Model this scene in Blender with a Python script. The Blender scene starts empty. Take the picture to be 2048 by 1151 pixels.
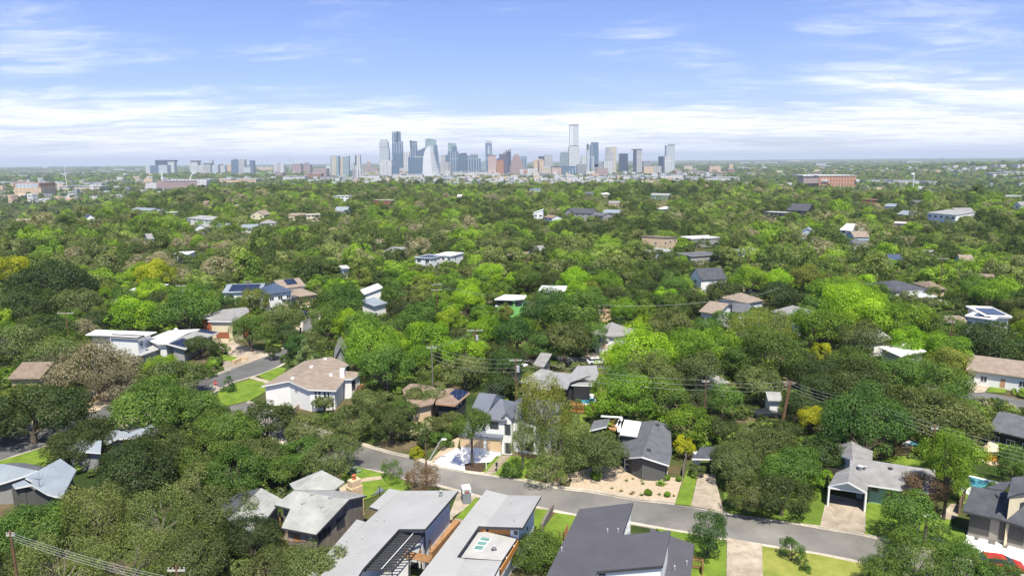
import bpy, math, random
import numpy as np
from mathutils import Vector
rnd = random.Random(11)
scene = bpy.context.scene
COL = scene.collection

# ------------------------------------------------------------------ camera
CAM_H = 46.0
F = 1384.0                       # focal length in pixels of a 2048 wide picture
PITCH = math.atan((575.5 - 321.0) / F)
ROLL = math.radians(0.55)
cam = bpy.data.cameras.new("camera"); camo = bpy.data.objects.new("camera", cam)
COL.objects.link(camo)
cam.sensor_width = 36.0; cam.lens = 36.0 * F / 2048.0
cam.clip_start = 1.0; cam.clip_end = 90000.0
camo.location = (0, 0, CAM_H)
from mathutils import Matrix
_R = Matrix.Rotation(math.pi / 2 - PITCH, 3, 'X') @ Matrix.Rotation(-ROLL, 3, 'Z')
camo.rotation_euler = _R.to_euler()
scene.camera = camo
scene.render.resolution_x, scene.render.resolution_y = 1024, 575

# ------------------------------------------------------------------ light, sky
SUN_EL = math.radians(64.0)
SUN_AZ = math.radians(170.0)      # clockwise from +Y (the view direction)
sd = Vector((math.sin(SUN_AZ) * math.cos(SUN_EL), math.cos(SUN_AZ) * math.cos(SUN_EL), math.sin(SUN_EL)))
sl = bpy.data.lights.new("sun", 'SUN'); sl.energy = 5.0; sl.angle = math.radians(0.5); sl.color = (1.0, 0.94, 0.80)
so = bpy.data.objects.new("sun", sl); COL.objects.link(so)
so.rotation_euler = (-sd).to_track_quat('-Z', 'Y').to_euler()

world = bpy.data.worlds.new("World"); scene.world = world; world.use_nodes = True
def build_world():
    nt = world.node_tree; nt.nodes.clear(); L = nt.links.new
    N = nt.nodes.new
    out = N('ShaderNodeOutputWorld'); bg = N('ShaderNodeBackground'); L(bg.outputs[0], out.inputs[0])
    sky = N('ShaderNodeTexSky'); sky.sky_type = 'NISHITA'; sky.sun_disc = False
    sky.sun_elevation = SUN_EL; sky.sun_rotation = SUN_AZ
    sky.altitude = 200; sky.air_density = 1.0; sky.dust_density = 0.6; sky.ozone_density = 2.2
    tint = N('ShaderNodeMix'); tint.data_type = 'RGBA'; tint.blend_type = 'MULTIPLY'; tint.inputs[0].default_value = 1
    tint.inputs[7].default_value = (1.14, 1.17, 1.64, 1)
    L(sky.outputs[0], tint.inputs[6])
    tc = N('ShaderNodeTexCoord')
    sx = N('ShaderNodeSeparateXYZ'); L(tc.outputs['Generated'], sx.inputs[0])
    def M(op, a, b=None, c=None):
        n = N('ShaderNodeMath'); n.operation = op
        for i, v in enumerate((a, b, c)):
            if v is None: continue
            if isinstance(v, (int, float)): n.inputs[i].default_value = v
            else: L(v, n.inputs[i])
        return n.outputs[0]
    den = M('ADD', M('MAXIMUM', sx.outputs[2], 0.0), 0.055)
    u = M('DIVIDE', sx.outputs[0], den); v = M('DIVIDE', sx.outputs[1], den)
    cb = N('ShaderNodeCombineXYZ'); L(M('MULTIPLY', u, 0.75), cb.inputs[0]); L(M('MULTIPLY', v, 1.35), cb.inputs[1]); cb.inputs[2].default_value = 3.7
    def noise(scale, det, rough, dist, w=0.0):
        n = N('ShaderNodeTexNoise'); n.inputs['Scale'].default_value = scale; n.inputs['Detail'].default_value = det
        n.inputs['Roughness'].default_value = rough; n.inputs['Distortion'].default_value = dist
        mp = N('ShaderNodeMapping'); mp.inputs['Location'].default_value = (w, w * 0.7, w * 1.3); mp.inputs['Rotation'].default_value = (0, 0, 0.12)
        L(cb.outputs[0], mp.inputs[0]); L(mp.outputs[0], n.inputs['Vector']); return n.outputs[0]
    n1 = noise(0.30, 9, 0.60, 0.5, 2.6)       # patches of cloud
    n2 = noise(1.5, 8, 0.68, 0.7, 9.1)       # wisps
    n3 = noise(0.13, 3, 0.5, 0.0, 5.2)
    s = M('ADD', M('MULTIPLY', n1, 0.60), M('MULTIPLY', n2, 0.34))
    s = M('ADD', s, M('MULTIPLY', n3, 0.22))
    # more cloud towards the horizon
    el = sx.outputs[2]
    lowband = N('ShaderNodeMapRange'); L(el, lowband.inputs[0])
    lowband.inputs[1].default_value = 0.0; lowband.inputs[2].default_value = 0.125
    lowband.inputs[3].default_value = 0.255; lowband.inputs[4].default_value = 0.0
    lowband.interpolation_type = 'SMOOTHSTEP'
    s = M('ADD', s, lowband.outputs[0])
    # cloud fields seen at the upper right and the upper left
    for (bx, by, amt, r0_, r1_) in ((1900, 40, 0.09, 0.965, 0.999), (270, 150, 0.06, 0.988, 0.999), (20, 25, 0.09, 0.990, 0.999), (1290, 235, 0.06, 0.985, 0.998), (700, 190, 0.07, 0.985, 0.998)):
        a_ = (bx - 1024) / F; b_ = (321 - by) / F; v_ = Vector((a_, 1, b_)).normalized()
        dt = N('ShaderNodeVectorMath'); dt.operation = 'DOT_PRODUCT'; L(tc.outputs['Generated'], dt.inputs[0]); dt.inputs[1].default_value = v_
        q_ = N('ShaderNodeMapRange'); q_.interpolation_type = 'SMOOTHSTEP'; L(dt.outputs['Value'], q_.inputs[0]); q_.inputs[1].default_value = r0_; q_.inputs[2].default_value = r1_; q_.inputs[4].default_value = amt
        s = M('ADD', s, q_.outputs[0])
    mr = N('ShaderNodeMapRange'); L(s, mr.inputs[0]); mr.interpolation_type = 'SMOOTHSTEP'
    mr.inputs[1].default_value = 0.655; mr.inputs[2].default_value = 0.93
    cl = mr.outputs[0]
    clc = N('ShaderNodeMix'); clc.data_type = 'RGBA'
    clc.inputs[6].default_value = (10.2, 10.5, 12.0, 1); clc.inputs[7].default_value = (13.5, 13.5, 13.9, 1)
    shade = N('ShaderNodeMapRange'); L(n2, shade.inputs[0]); shade.inputs[1].default_value = 0.38; shade.inputs[2].default_value = 0.55
    L(shade.outputs[0], clc.inputs[0])
    mx = N('ShaderNodeMix'); mx.data_type = 'RGBA'
    L(M('MULTIPLY', cl, 0.92), mx.inputs[0]); L(tint.outputs[2], mx.inputs[6]); L(clc.outputs[2], mx.inputs[7])
    L(mx.outputs[2], bg.inputs[0]); bg.inputs[1].default_value = 0.068
build_world()
scene.view_settings.view_transform = 'Standard'; scene.view_settings.look = 'None'
scene.view_settings.exposure = 0.64; scene.view_settings.gamma = 1.0
scene.cycles.max_bounces = 5; scene.cycles.diffuse_bounces = 3; scene.cycles.glossy_bounces = 2
scene.cycles.transmission_bounces = 3; scene.cycles.volume_bounces = 0; scene.cycles.transparent_max_bounces = 8
scene.cycles.sample_clamp_indirect = 4.0
scene.cycles.caustics_reflective = False; scene.cycles.caustics_refractive = False

# ------------------------------------------------------------------ terrain and projection
_az = [-60, -36.5, -33.7, -30.8, -27.6, -24.3, -13, 0, 15, 20, 26, 36.5, 60]
_rc = [430, 465, 545, 690, 930, 1150, 1170, 1110, 1110, 980, 840, 820, 800]
def ground(x, y):
    x = np.asarray(x, float); y = np.asarray(y, float)
    r = np.hypot(x, y); az = np.degrees(np.arctan2(x, y))
    rc = np.interp(az, _az, _rc)
    und = (np.sin(x * 0.011 + 1.3) * np.cos(y * 0.009) + 0.6 * np.sin(x * 0.023 + y * 0.017)) * 2.0
    und = und * np.clip((r - 260) / 250, 0, 1)
    t = np.clip((r - rc) / 200, 0, 1); t = t * t * (3 - 2 * t)
    z = und * (1 - t) - 22.0 * t + 3.5 * np.exp(-((r - rc) / 150) ** 2)
    # a wooded hill on the right, some way off, and low ridges near the skyline
    z = z + 34 * np.exp(-(((az - 38) / 9) ** 2) - ((r - 3900) / 900) ** 2)
    z = z + 26 * np.exp(-((az + 33) / 14) ** 2 - ((r - 12500) / 2500) ** 2)
    z = z + 16 * np.exp(-((az - 10) / 30) ** 2 - ((r - 15500) / 2500) ** 2)
    return z
def gz(x, y): return float(ground(x, y))
_Rn = np.array(_R)
def ray(px, py):
    d = _Rn @ np.array([(px - 1024.0) / F, -(py - 575.5) / F, -1.0])
    return d / d[1]                                   # per metre of forward distance
def P(px, py, h=0.0):
    """world point seen at a pixel of the photograph, h metres above the ground"""
    d = ray(px, py); z = h
    for _ in range(12):
        if d[2] > -1e-3: Y = 4000.0
        else: Y = (z - CAM_H) / d[2]
        Y = min(Y, 4000.0)
        z = gz(d[0] * Y, Y) + h
    return Vector((d[0] * Y, Y, z))
def PY(px, py, Y):
    d = ray(px, py); return Vector((d[0] * Y, Y, CAM_H + d[2] * Y))
def proj(p):
    v = _Rn.T @ (np.array(p) - np.array([0, 0, CAM_H]))
    return 1024 + F * v[0] / -v[2], 575.5 - F * v[1] / -v[2], -v[2]

# ------------------------------------------------------------------ helpers
def tag(o, label=None, cat=None, group=None, kind=None):
    if label: o['label'] = label
    if cat: o['category'] = cat
    if group: o['group'] = group
    if kind: o['kind'] = kind
    return o
def link(o, parent=None):
    COL.objects.link(o)
    if parent is not None: o.parent = parent
    return o
def empty(name, loc=(0, 0, 0), rz=0.0):
    o = bpy.data.objects.new(name, None); o.location = loc; o.rotation_euler = (0, 0, rz)
    o.empty_display_size = 0.5
    return link(o)

class MB:
    """collects polygons with material slots, becomes ONE mesh object"""
    def __init__(s): s.v = []; s.f = []; s.m = []
    def poly(s, pts, m=0):
        b = len(s.v); s.v += [tuple(p) for p in pts]; s.f.append(list(range(b, b + len(pts)))); s.m.append(m)
    def prism(s, bot, top, m=0, mt=None, mb=None):
        n = len(bot); b = len(s.v); s.v += [tuple(p) for p in bot] + [tuple(p) for p in top]
        s.f.append(list(range(b + n - 1, b - 1, -1))); s.m.append(m if mb is None else mb)
        s.f.append(list(range(b + n, b + 2 * n))); s.m.append(m if mt is None else mt)
        for i in range(n):
            j = (i + 1) % n
            s.f.append([b + i, b + j, b + n + j, b + n + i]); s.m.append(m)
    def box(s, c, sz, rz=0.0, m=0, mt=None):
        cx, cy, cz = c; hx, hy = sz[0] / 2, sz[1] / 2; ca, sa = math.cos(rz), math.sin(rz)
        q = [(-hx, -hy), (hx, -hy), (hx, hy), (-hx, hy)]
        q = [(cx + a * ca - b * sa, cy + a * sa + b * ca) for a, b in q]
        s.prism([(a, b, cz) for a, b in q], [(a, b, cz + sz[2]) for a, b in q], m, mt)
    def beam(s, a, b, w, h, m=0):
        a, b = Vector(a), Vector(b); d = (b - a)
        if d.length < 1e-6: return
        d.normalize(); up = Vector((0, 0, 1)) if abs(d.z) < 0.95 else Vector((1, 0, 0))
        r = d.cross(up).normalized(); u = r.cross(d).normalized()
        o = [(-w / 2, -h / 2), (w / 2, -h / 2), (w / 2, h / 2), (-w / 2, h / 2)]
        s.prism([a + r * x + u * y for x, y in o], [b + r * x + u * y for x, y in o], m)
    def tube(s, pts, rad, n=6, m=0):
        pts = [Vector(p) for p in pts]
        if isinstance(rad, (int, float)): rad = [rad] * len(pts)
        base = len(s.v); k = len(pts)
        for i, p in enumerate(pts):
            d = (pts[min(i + 1, k - 1)] - pts[max(i - 1, 0)]).normalized()
            up = Vector((0, 0, 1)) if abs(d.z) < 0.9 else Vector((1, 0, 0))
            r = d.cross(up).normalized(); u = r.cross(d)
            for j in range(n):
                a = 2 * math.pi * j / n
                s.v.append(tuple(p + (r * math.cos(a) + u * math.sin(a)) * rad[i]))
        for i in range(k - 1):
            for j in range(n):
                j2 = (j + 1) % n
                s.f.append([base + i * n + j, base + i * n + j2, base + (i + 1) * n + j2, base + (i + 1) * n + j]); s.m.append(m)
        s.f.append([base + (k - 1) * n + j for j in range(n)]); s.m.append(m)
    def mesh(s, name, mats, loc=None):
        me = bpy.data.meshes.new(name)
        vv = s.v if loc is None else [(a - loc[0], b - loc[1], c - loc[2]) for a, b, c in s.v]
        me.from_pydata(vv, [], s.f)
        for m in mats: me.materials.append(m)
        me.polygons.foreach_set('material_index', s.m); me.update()
        return me
    def build(s, name, mats, parent=None, loc=None):
        """vertices are world coordinates; loc (or the parent's location) becomes the origin"""
        if not isinstance(mats, (list, tuple)): mats = [mats]
        if parent is not None:
            pl = parent.matrix_basis.translation if parent.parent is None else parent.parent.matrix_basis.translation + parent.matrix_basis.translation
            me = s.mesh(name, mats, pl); o = bpy.data.objects.new(name, me); return link(o, parent)
        me = s.mesh(name, mats, loc); o = bpy.data.objects.new(name, me)
        if loc is not None: o.location = loc
        return link(o)

# ------------------------------------------------------------------ materials
_mc = {}
def newmat(name):
    m = bpy.data.materials.new(name); m.use_nodes = True; nt = m.node_tree
    b = nt.nodes.get('Principled BSDF'); return m, nt, b
def lnk(nt, a, b): nt.links.new(a, b)
def mat(name, col, rough=0.8, var=0.12, scale=0.6, metal=0.0, bump=0.0, bscale=6.0, spec=0.3, col2=None, stretch=(1, 1, 1), detail=4.0):
    """a painted / mineral surface: base colour with uneven weathering"""
    if name in _mc: return _mc[name]
    m, nt, b = newmat(name); N = nt.nodes.new
    tc = N('ShaderNodeTexCoord'); mp = N('ShaderNodeMapping'); mp.inputs['Scale'].default_value = stretch
    lnk(nt, tc.outputs['Object'], mp.inputs[0])
    n = N('ShaderNodeTexNoise'); n.inputs['Scale'].default_value = scale; n.inputs['Detail'].default_value = detail; n.inputs['Roughness'].default_value = 0.65
    lnk(nt, mp.outputs[0], n.inputs['Vector'])
    r = N('ShaderNodeValToRGB')
    c = np.array(col[:3], float)
    lo = c * (1 - var * 1.6) if col2 is None else np.array(col2[:3], float)
    r.color_ramp.elements[0].position = 0.30; r.color_ramp.elements[1].position = 0.70
    r.color_ramp.elements[0].color = (*lo, 1); r.color_ramp.elements[1].color = (*np.minimum(c * (1 + var), 0.92), 1)
    lnk(nt, n.outputs[0], r.inputs[0]); lnk(nt, r.outputs[0], b.inputs['Base Color'])
    b.inputs['Roughness'].default_value = rough; b.inputs['Metallic'].default_value = metal
    b.inputs['Specular IOR Level'].default_value = spec
    if bump:
        n2 = N('ShaderNodeTexNoise'); n2.inputs['Scale'].default_value = bscale; n2.inputs['Detail'].default_value = 3
        lnk(nt, tc.outputs['Object'], n2.inputs['Vector'])
        bp = N('ShaderNodeBump'); bp.inputs['Strength'].default_value = bump; bp.inputs['Distance'].default_value = 0.05
        lnk(nt, n2.outputs[0], bp.inputs['Height']); lnk(nt, bp.outputs[0], b.inputs['Normal'])
    _mc[name] = m; return m
def foliage_material(name, mode):
    m, nt, b = newmat(name); N = nt.nodes.new
    at = N('ShaderNodeAttribute'); at.attribute_type = 'GEOMETRY'; at.attribute_name = 'tint'
    oi = N('ShaderNodeObjectInfo')
    if mode == 'object':
        base = oi.outputs['Color']
    else:
        # patches of one kind of tree, and every tree a little different
        nz = N('ShaderNodeTexNoise'); nz.inputs['Scale'].default_value = 0.0085; nz.inputs['Detail'].default_value = 4; nz.inputs['Roughness'].default_value = 0.7
        lnk(nt, oi.outputs['Location'], nz.inputs['Vector'])
        ma = N('ShaderNodeMath'); ma.operation = 'MULTIPLY_ADD'; lnk(nt, oi.outputs['Random'], ma.inputs[0]); ma.inputs[1].default_value = 0.50
        mb = N('ShaderNodeMath'); mb.operation = 'MULTIPLY'; lnk(nt, nz.outputs[0], mb.inputs[0]); mb.inputs[1].default_value = 1.0
        lnk(nt, mb.outputs[0], ma.inputs[2])
        rp = N('ShaderNodeValToRGB'); lnk(nt, ma.outputs[0], rp.inputs[0])
        E = rp.color_ramp.elements
        stops = [(0.38, (0.049, 0.079, 0.018)), (0.55, (0.077, 0.12, 0.026)), (0.67, (0.118, 0.172, 0.038)), (0.76, (0.205, 0.225, 0.09)), (0.86, (0.166, 0.262, 0.033)), (0.95, (0.256, 0.403, 0.032)), (1.0, (0.32, 0.294, 0.186))]
        while len(E) < len(stops): E.new(0.5)
        for e, (p, c) in zip(E, stops): e.position = p; e.color = (*c, 1)
        base = rp.outputs[0]
    mr = N('ShaderNodeMapRange'); lnk(nt, at.outputs['Fac'], mr.inputs[0])
    mr.inputs[3].default_value = 0.66; mr.inputs[4].default_value = 1.42
    mx = N('ShaderNodeVectorMath'); mx.operation = 'SCALE'; lnk(nt, base, mx.inputs[0]); lnk(nt, mr.outputs[0], mx.inputs['Scale'])
    hs = N('ShaderNodeHueSaturation'); lnk(nt, mx.outputs[0], hs.inputs['Color'])
    hr = N('ShaderNodeMapRange'); lnk(nt, at.outputs['Fac'], hr.inputs[0]); hr.inputs[3].default_value = 0.515; hr.inputs[4].default_value = 0.485
    lnk(nt, hr.outputs[0], hs.inputs['Hue'])
    df = N('ShaderNodeBsdfDiffuse'); tr = N('ShaderNodeBsdfTranslucent'); gl = N('ShaderNodeBsdfGlossy'); gl.inputs['Roughness'].default_value = 0.55
    lnk(nt, hs.outputs[0], df.inputs[0])
    tcx = N('ShaderNodeMix'); tcx.data_type = 'RGBA'; tcx.blend_type = 'MULTIPLY'; tcx.inputs[0].default_value = 1; tcx.inputs[7].default_value = (1.25, 1.35, 0.4, 1)
    lnk(nt, hs.outputs[0], tcx.inputs[6]); lnk(nt, tcx.outputs[2], tr.inputs[0])
    a1 = N('ShaderNodeMixShader'); a1.inputs[0].default_value = 0.42; lnk(nt, df.outputs[0], a1.inputs[1]); lnk(nt, tr.outputs[0], a1.inputs[2])
    a2 = N('ShaderNodeMixShader'); a2.inputs[0].default_value = 0.018; lnk(nt, a1.outputs[0], a2.inputs[1]); lnk(nt, gl.outputs[0], a2.inputs[2])
    gl.inputs[0].default_value = (0.8, 0.85, 0.8, 1)
    out = [n for n in nt.nodes if n.type == 'OUTPUT_MATERIAL'][0]; nt.nodes.remove(b)
    lnk(nt, a2.outputs[0], out.inputs[0]); return m
M_LEAF = foliage_material('leaves', 'object')
M_WOOD = foliage_material('woodland leaves', 'random')
M_BARK = mat('bark', (0.11, 0.09, 0.07), 0.9, 0.3, 3.0)
M_BARKG = mat('grey bark', (0.20, 0.175, 0.14), 0.9, 0.3, 3.0)

# ------------------------------------------------------------------ tree meshes
def leaf_mesh(name, C, Nn, size, tint, matl, aspect=0.55):
    """C centres, Nn normals, size half lengths -> mesh of leaf sprays (folded diamonds)"""
    n = len(C); r = np.random.RandomState(n)
    t = r.normal(size=(n, 3)); t -= Nn * (t * Nn).sum(1)[:, None]; t /= np.linalg.norm(t, axis=1)[:, None] + 1e-9
    b = np.cross(Nn, t); s = size[:, None]
    V = np.empty((n, 4, 3)); V[:, 0] = C - t * s; V[:, 1] = C - b * s * aspect + t * s * 0.1; V[:, 2] = C + t * s; V[:, 3] = C + b * s * aspect + t * s * 0.1
    V[:, 1] += Nn * s * 0.15; V[:, 3] += Nn * s * 0.15
    me = bpy.data.meshes.new(name)
    me.vertices.add(4 * n); me.vertices.foreach_set('co', V.reshape(-1))
    me.loops.add(4 * n); me.loops.foreach_set('vertex_index', np.arange(4 * n, dtype=np.int32))
    me.polygons.add(n); me.polygons.foreach_set('loop_start', np.arange(n, dtype=np.int32) * 4)
    a = me.attributes.new('tint', 'FLOAT', 'FACE'); a.data.foreach_set('value', tint.astype(np.float32))
    me.materials.append(matl); me.update(calc_edges=True); return me
def clump_crown(seed, nclump, nleaf, ls, shape='oak', matl=None, name='crown', core=True):
    """crown of unit radius, its base near z=0; shape sets outline"""
    r = np.random.RandomState(seed); cl = []
    for i in range(nclump):
        for _ in range(40):
            d = r.normal(size=3); d /= np.linalg.norm(d)
            if shape == 'cone':
                h = r.rand() ** 1.3; a = r.rand() * 6.283; R = (1 - h) * 0.85
                c = np.array([math.cos(a) * R * (0.55 + 0.4 * r.rand()), math.sin(a) * R * (0.55 + 0.4 * r.rand()), h * 2.2]); rad = 0.16 + 0.22 * (1 - h)
                break
            if d[2] < -0.35: continue
            rr = 0.50 + 0.40 * r.rand() ** 0.7
            if shape == 'oak': c = np.array([d[0] * rr, d[1] * rr, d[2] * rr * 0.62 + 0.42]); rad = 0.15 + 0.24 * r.rand() ** 1.6
            elif shape == 'elm': c = np.array([d[0] * rr * 0.92, d[1] * rr * 0.92, d[2] * rr * 0.92 + 0.68]); rad = 0.13 + 0.24 * r.rand() ** 1.5
            elif shape == 'wispy':
                c = np.array([d[0] * rr * 1.0, d[1] * rr, d[2] * rr * 0.75 + 0.55 - 0.25 * (d[0] ** 2 + d[1] ** 2) * r.rand()]); rad = 0.13 + 0.18 * r.rand()
            elif shape == 'bush': c = np.array([d[0] * rr * 0.8, d[1] * rr * 0.8, max(0.12, d[2] * rr * 0.75 + 0.42)]); rad = 0.22 + 0.12 * r.rand()
            elif shape == 'ball': c = np.array([0, 0, 0.8]) + d * 0.25; rad = 0.68
            else: c = d * rr + [0, 0, 0.6]; rad = 0.25
            break
        cl.append((c, rad, r.rand()))
    # lopsided outline
    skew = 1 + 0.18 * np.sin(np.arange(3) * 2.1 + seed)
    C = []; Nn = []; S = []; T = []
    per = max(4, nleaf // nclump)
    mid = np.mean([c for c, _, _ in cl], axis=0)
    for c, rad, t in cl:
        k = int(per * (rad / 0.28) ** 2) + 2
        d = r.normal(size=(k, 3)); d /= np.linalg.norm(d, axis=1)[:, None]
        out = (c - mid) / (np.linalg.norm(c - mid) + 1e-6)
        keep = (d @ out > -0.45) & (d[:, 2] > -0.75); d = d[keep]; k = len(d)
        q = 1.0 - 0.32 * r.rand(k) ** 1.5
        q += 0.22 * (r.rand(k) > 0.93)
        flat = 0.72 if shape in ('oak',) else 0.85
        p = c + d * (rad * q)[:, None] * np.array([1, 1, flat])
        if shape == 'wispy':
            hang = r.rand(k) < 0.4; p[hang, 2] -= r.rand(hang.sum()) * 0.22
        n = d * 0.62 + out * 0.25 + np.array([0, 0, 0.38]) + r.normal(size=(k, 3)) * 0.42
        if shape == 'wispy': n = d * 0.5 + r.normal(size=(k, 3)) * 0.55
        n /= np.linalg.norm(n, axis=1)[:, None]
        C.append(p); Nn.append(n); S.append(ls * (0.6 + 0.8 * r.rand(k)))
        T.append(np.clip(0.5 + (t - 0.5) * 0.75 + (r.rand(k) - 0.5) * 0.6, 0, 1))
    C = np.concatenate(C); Nn = np.concatenate(Nn); S = np.concatenate(S); T = np.concatenate(T)
    if shape not in ('cone', 'ball'): C[:, :2] *= skew[:2]
    return leaf_mesh(name, C, Nn, S, T, matl or M_LEAF, 0.34 if shape == 'wispy' else 0.6), cl, skew
def trunk_mesh(cl, skew, seed, name='trunk', h0=-0.9, thick=0.075, matl=None, lean=0.0, nl=12):
    r = random.Random(seed); mb = MB()
    fork = Vector((lean * 0.5, 0, 0.02))
    mb.tube([(0, 0, h0), (lean * 0.2, 0.02, h0 * 0.5), tuple(fork)], [thick * 1.25, thick, thick * 0.85], 7)
    for c, rad, t in r.sample(cl, min(nl, len(cl))):
        e = Vector((c[0] * skew[0], c[1] * skew[1], c[2])); e = fork + (e - fork) * 0.88
        m1 = fork.lerp(e, 0.5) + Vector((r.uniform(-.07, .07), r.uniform(-.07, .07), r.uniform(-0.02, .1)))
        mb.tube([tuple(fork - Vector((0, 0, .03))), tuple(m1), tuple(e)], [thick * 0.45, thick * 0.22, thick * 0.06], 5)
        for q in range(2):
            e2 = e + Vector((r.uniform(-.2, .2), r.uniform(-.2, .2), r.uniform(.0, .2)))
            mb.tube([tuple(m1), tuple(e2)], [thick * 0.13, thick * 0.04], 4)
    return mb.mesh(name, [matl or M_BARK])
# ------------------------------------------------------------------ crops of the photograph used while measuring: local -> full pixels
def crop(x0, y0, s): return lambda *p: [(x0 + a / s, y0 + b / s) + tuple(r) for a, b, *r in p]
K = 4.971
cB = crop(450, 920, K); cC = crop(640, 920, K); cD = crop(830, 920, K); cE = crop(1050, 920, K); cI = crop(1636, 920, K)
cG = crop(1040, 730, K); cF = crop(800, 730, K); cJ = crop(480, 640, K); cA = crop(0, 820, K); cK = crop(140, 600, K)
cR = crop(1380, 560, K); cS = crop(1636, 560, K); cL = crop(380, 520, K); cT = crop(1636, 740, K); cM = crop(900, 560, K)
cZ = crop(1500, 780, 3.102)

# ------------------------------------------------------------------ ground
def ground_material():
    m, nt, b = newmat('ground soil and grass'); N = nt.nodes.new
    tc = N('ShaderNodeTexCoord')
    def nz(s, d=5):
        n = N('ShaderNodeTexNoise'); n.inputs['Scale'].default_value = s; n.inputs['Detail'].default_value = d; lnk(nt, tc.outputs['Object'], n.inputs['Vector']); return n.outputs[0]
    r = N('ShaderNodeValToRGB'); lnk(nt, nz(0.09), r.inputs[0]); E = r.color_ramp.elements
    E[0].position = 0.36; E[0].color = (0.030, 0.050, 0.014, 1); E[1].position = 0.68; E[1].color = (0.16, 0.125, 0.075, 1)
    e = E.new(0.5); e.color = (0.060, 0.085, 0.022, 1); e = E.new(0.58); e.color = (0.10, 0.085, 0.045, 1)
    # fine variation
    r2 = N('ShaderNodeValToRGB'); lnk(nt, nz(1.7, 6), r2.inputs[0]); r2.color_ramp.elements[0].color = (0.55, 0.55, 0.55, 1); r2.color_ramp.elements[1].color = (1.35, 1.35, 1.35, 1)
    mx = N('ShaderNodeMix'); mx.data_type = 'RGBA'; mx.blend_type = 'MULTIPLY'; mx.inputs[0].default_value = 1
    lnk(nt, r.outputs[0], mx.inputs[6]); lnk(nt, r2.outputs[0], mx.inputs[7])
    # far country: woods, fields and roofs seen as streaks
    r3 = N('ShaderNodeValToRGB'); lnk(nt, nz(0.0022, 8), r3.inputs[0]); E = r3.color_ramp.elements
    E[0].position = 0.35; E[0].color = (0.022, 0.046, 0.016, 1); E[1].position = 0.72; E[1].color = (0.17, 0.18, 0.12, 1)
    e = E.new(0.52); e.color = (0.036, 0.066, 0.022, 1); e = E.new(0.62); e.color = (0.060, 0.095, 0.030, 1)
    ln = N('ShaderNodeVectorMath'); ln.operation = 'LENGTH'; lnk(nt, tc.outputs['Object'], ln.inputs[0])
    far = N('ShaderNodeMapRange'); lnk(nt, ln.outputs['Value'], far.inputs[0]); far.inputs[1].default_value = 1200; far.inputs[2].default_value = 1800
    m2 = N('ShaderNodeMix'); m2.data_type = 'RGBA'; lnk(nt, far.outputs[0], m2.inputs[0]); lnk(nt, mx.outputs[2], m2.inputs[6]); lnk(nt, r3.outputs[0], m2.inputs[7])
    lnk(nt, m2.outputs[2], b.inputs['Base Color']); b.inputs['Roughness'].default_value = 1.0; b.inputs['Specular IOR Level'].default_value = 0.05
    return m
def build_ground():
    rings = [0.0] + [20 * i for i in range(1, 14)]
    r = 260.0
    while r < 42000: rings.append(r + 0); r *= 1.035
    rings = sorted(set(rings))
    na = 180; V = [(0, 0, 0)]; Fs = []
    for i, R in enumerate(rings[1:]):
        a = np.linspace(0, 2 * math.pi, na, endpoint=False)
        x = R * np.sin(a); y = R * np.cos(a)
        z = np.where(y > 0, ground(x, np.abs(y)), 0.0)
        z = np.where(y > 0, z, ground(x, np.abs(y)))
        V += list(zip(x, y, z))
    for j in range(na): Fs.append((0, 1 + (j + 1) % na, 1 + j))
    for i in range(len(rings) - 2):
        b0 = 1 + i * na; b1 = b0 + na
        for j in range(na):
            k = (j + 1) % na; Fs.append((b0 + j, b0 + k, b1 + k, b1 + j))
    me = bpy.data.meshes.new('ground'); me.from_pydata(V, [], Fs)
    me.materials.append(ground_material()); me.update()
    for p in me.polygons: p.use_smooth = True
    o = bpy.data.objects.new('ground', me); link(o); tag(o, kind='structure')
    # normals up
    import bmesh
    bm = bmesh.new(); bm.from_mesh(me); bmesh.ops.recalc_face_normals(bm, faces=bm.faces)
    if bm.faces[5].normal.z < 0: bmesh.ops.reverse_faces(bm, faces=bm.faces)
    bm.to_mesh(me); bm.free()
build_ground()

def tri_poly(mb, pts, m=0):
    """a possibly concave outline -> triangles"""
    from mathutils.geometry import tessellate_polygon
    pts = [Vector(p) for p in pts]
    for t in tessellate_polygon([pts]):
        q = [pts[i] for i in t]
        if (q[1] - q[0]).cross(q[2] - q[0]).z < 0: q.reverse()
        mb.poly(q, m)
def smooth_line(pts, n=4):
    """Catmull-Rom through points"""
    pts = [Vector(p) for p in pts]; out = []
    for i in range(len(pts) - 1):
        p0 = pts[max(i - 1, 0)]; p1 = pts[i]; p2 = pts[i + 1]; p3 = pts[min(i + 2, len(pts) - 1)]
        for k in range(n):
            t = k / n
            out.append(0.5 * ((2 * p1) + (-p0 + p2) * t + (2 * p0 - 5 * p1 + 4 * p2 - p3) * t * t + (-p0 + 3 * p1 - 3 * p2 + p3) * t ** 3))
    out.append(pts[-1]); return out
def G(pts, h=0.0): return [P(a, b, h) for a, b in pts]
PAVE = []
def sheet(name, px, h, material, label=None, cat=None, kind='structure', group=None):
    w = G(px, h); PAVE.append(np.array([(p.x, p.y) for p in w])); mb = MB(); tri_poly(mb, w); o = mb.build(name, material); tag(o, label, cat, group, kind); return o
def slab(name, px, h0, h1, material, label=None, cat=None, kind=None, group=None):
    w = G(px, 0.0); mb = MB()
    top = [Vector((p.x, p.y, p.z + h1)) for p in w]
    tri_poly(mb, top)
    n = len(w)
    for i in range(n):
        j = (i + 1) % n
        mb.poly([Vector((w[i].x, w[i].y, w[i].z + h0)), Vector((w[j].x, w[j].y, w[j].z + h0)), top[j], top[i]])
    o = mb.build(name, material); tag(o, label, cat, group, kind); return o

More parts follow.
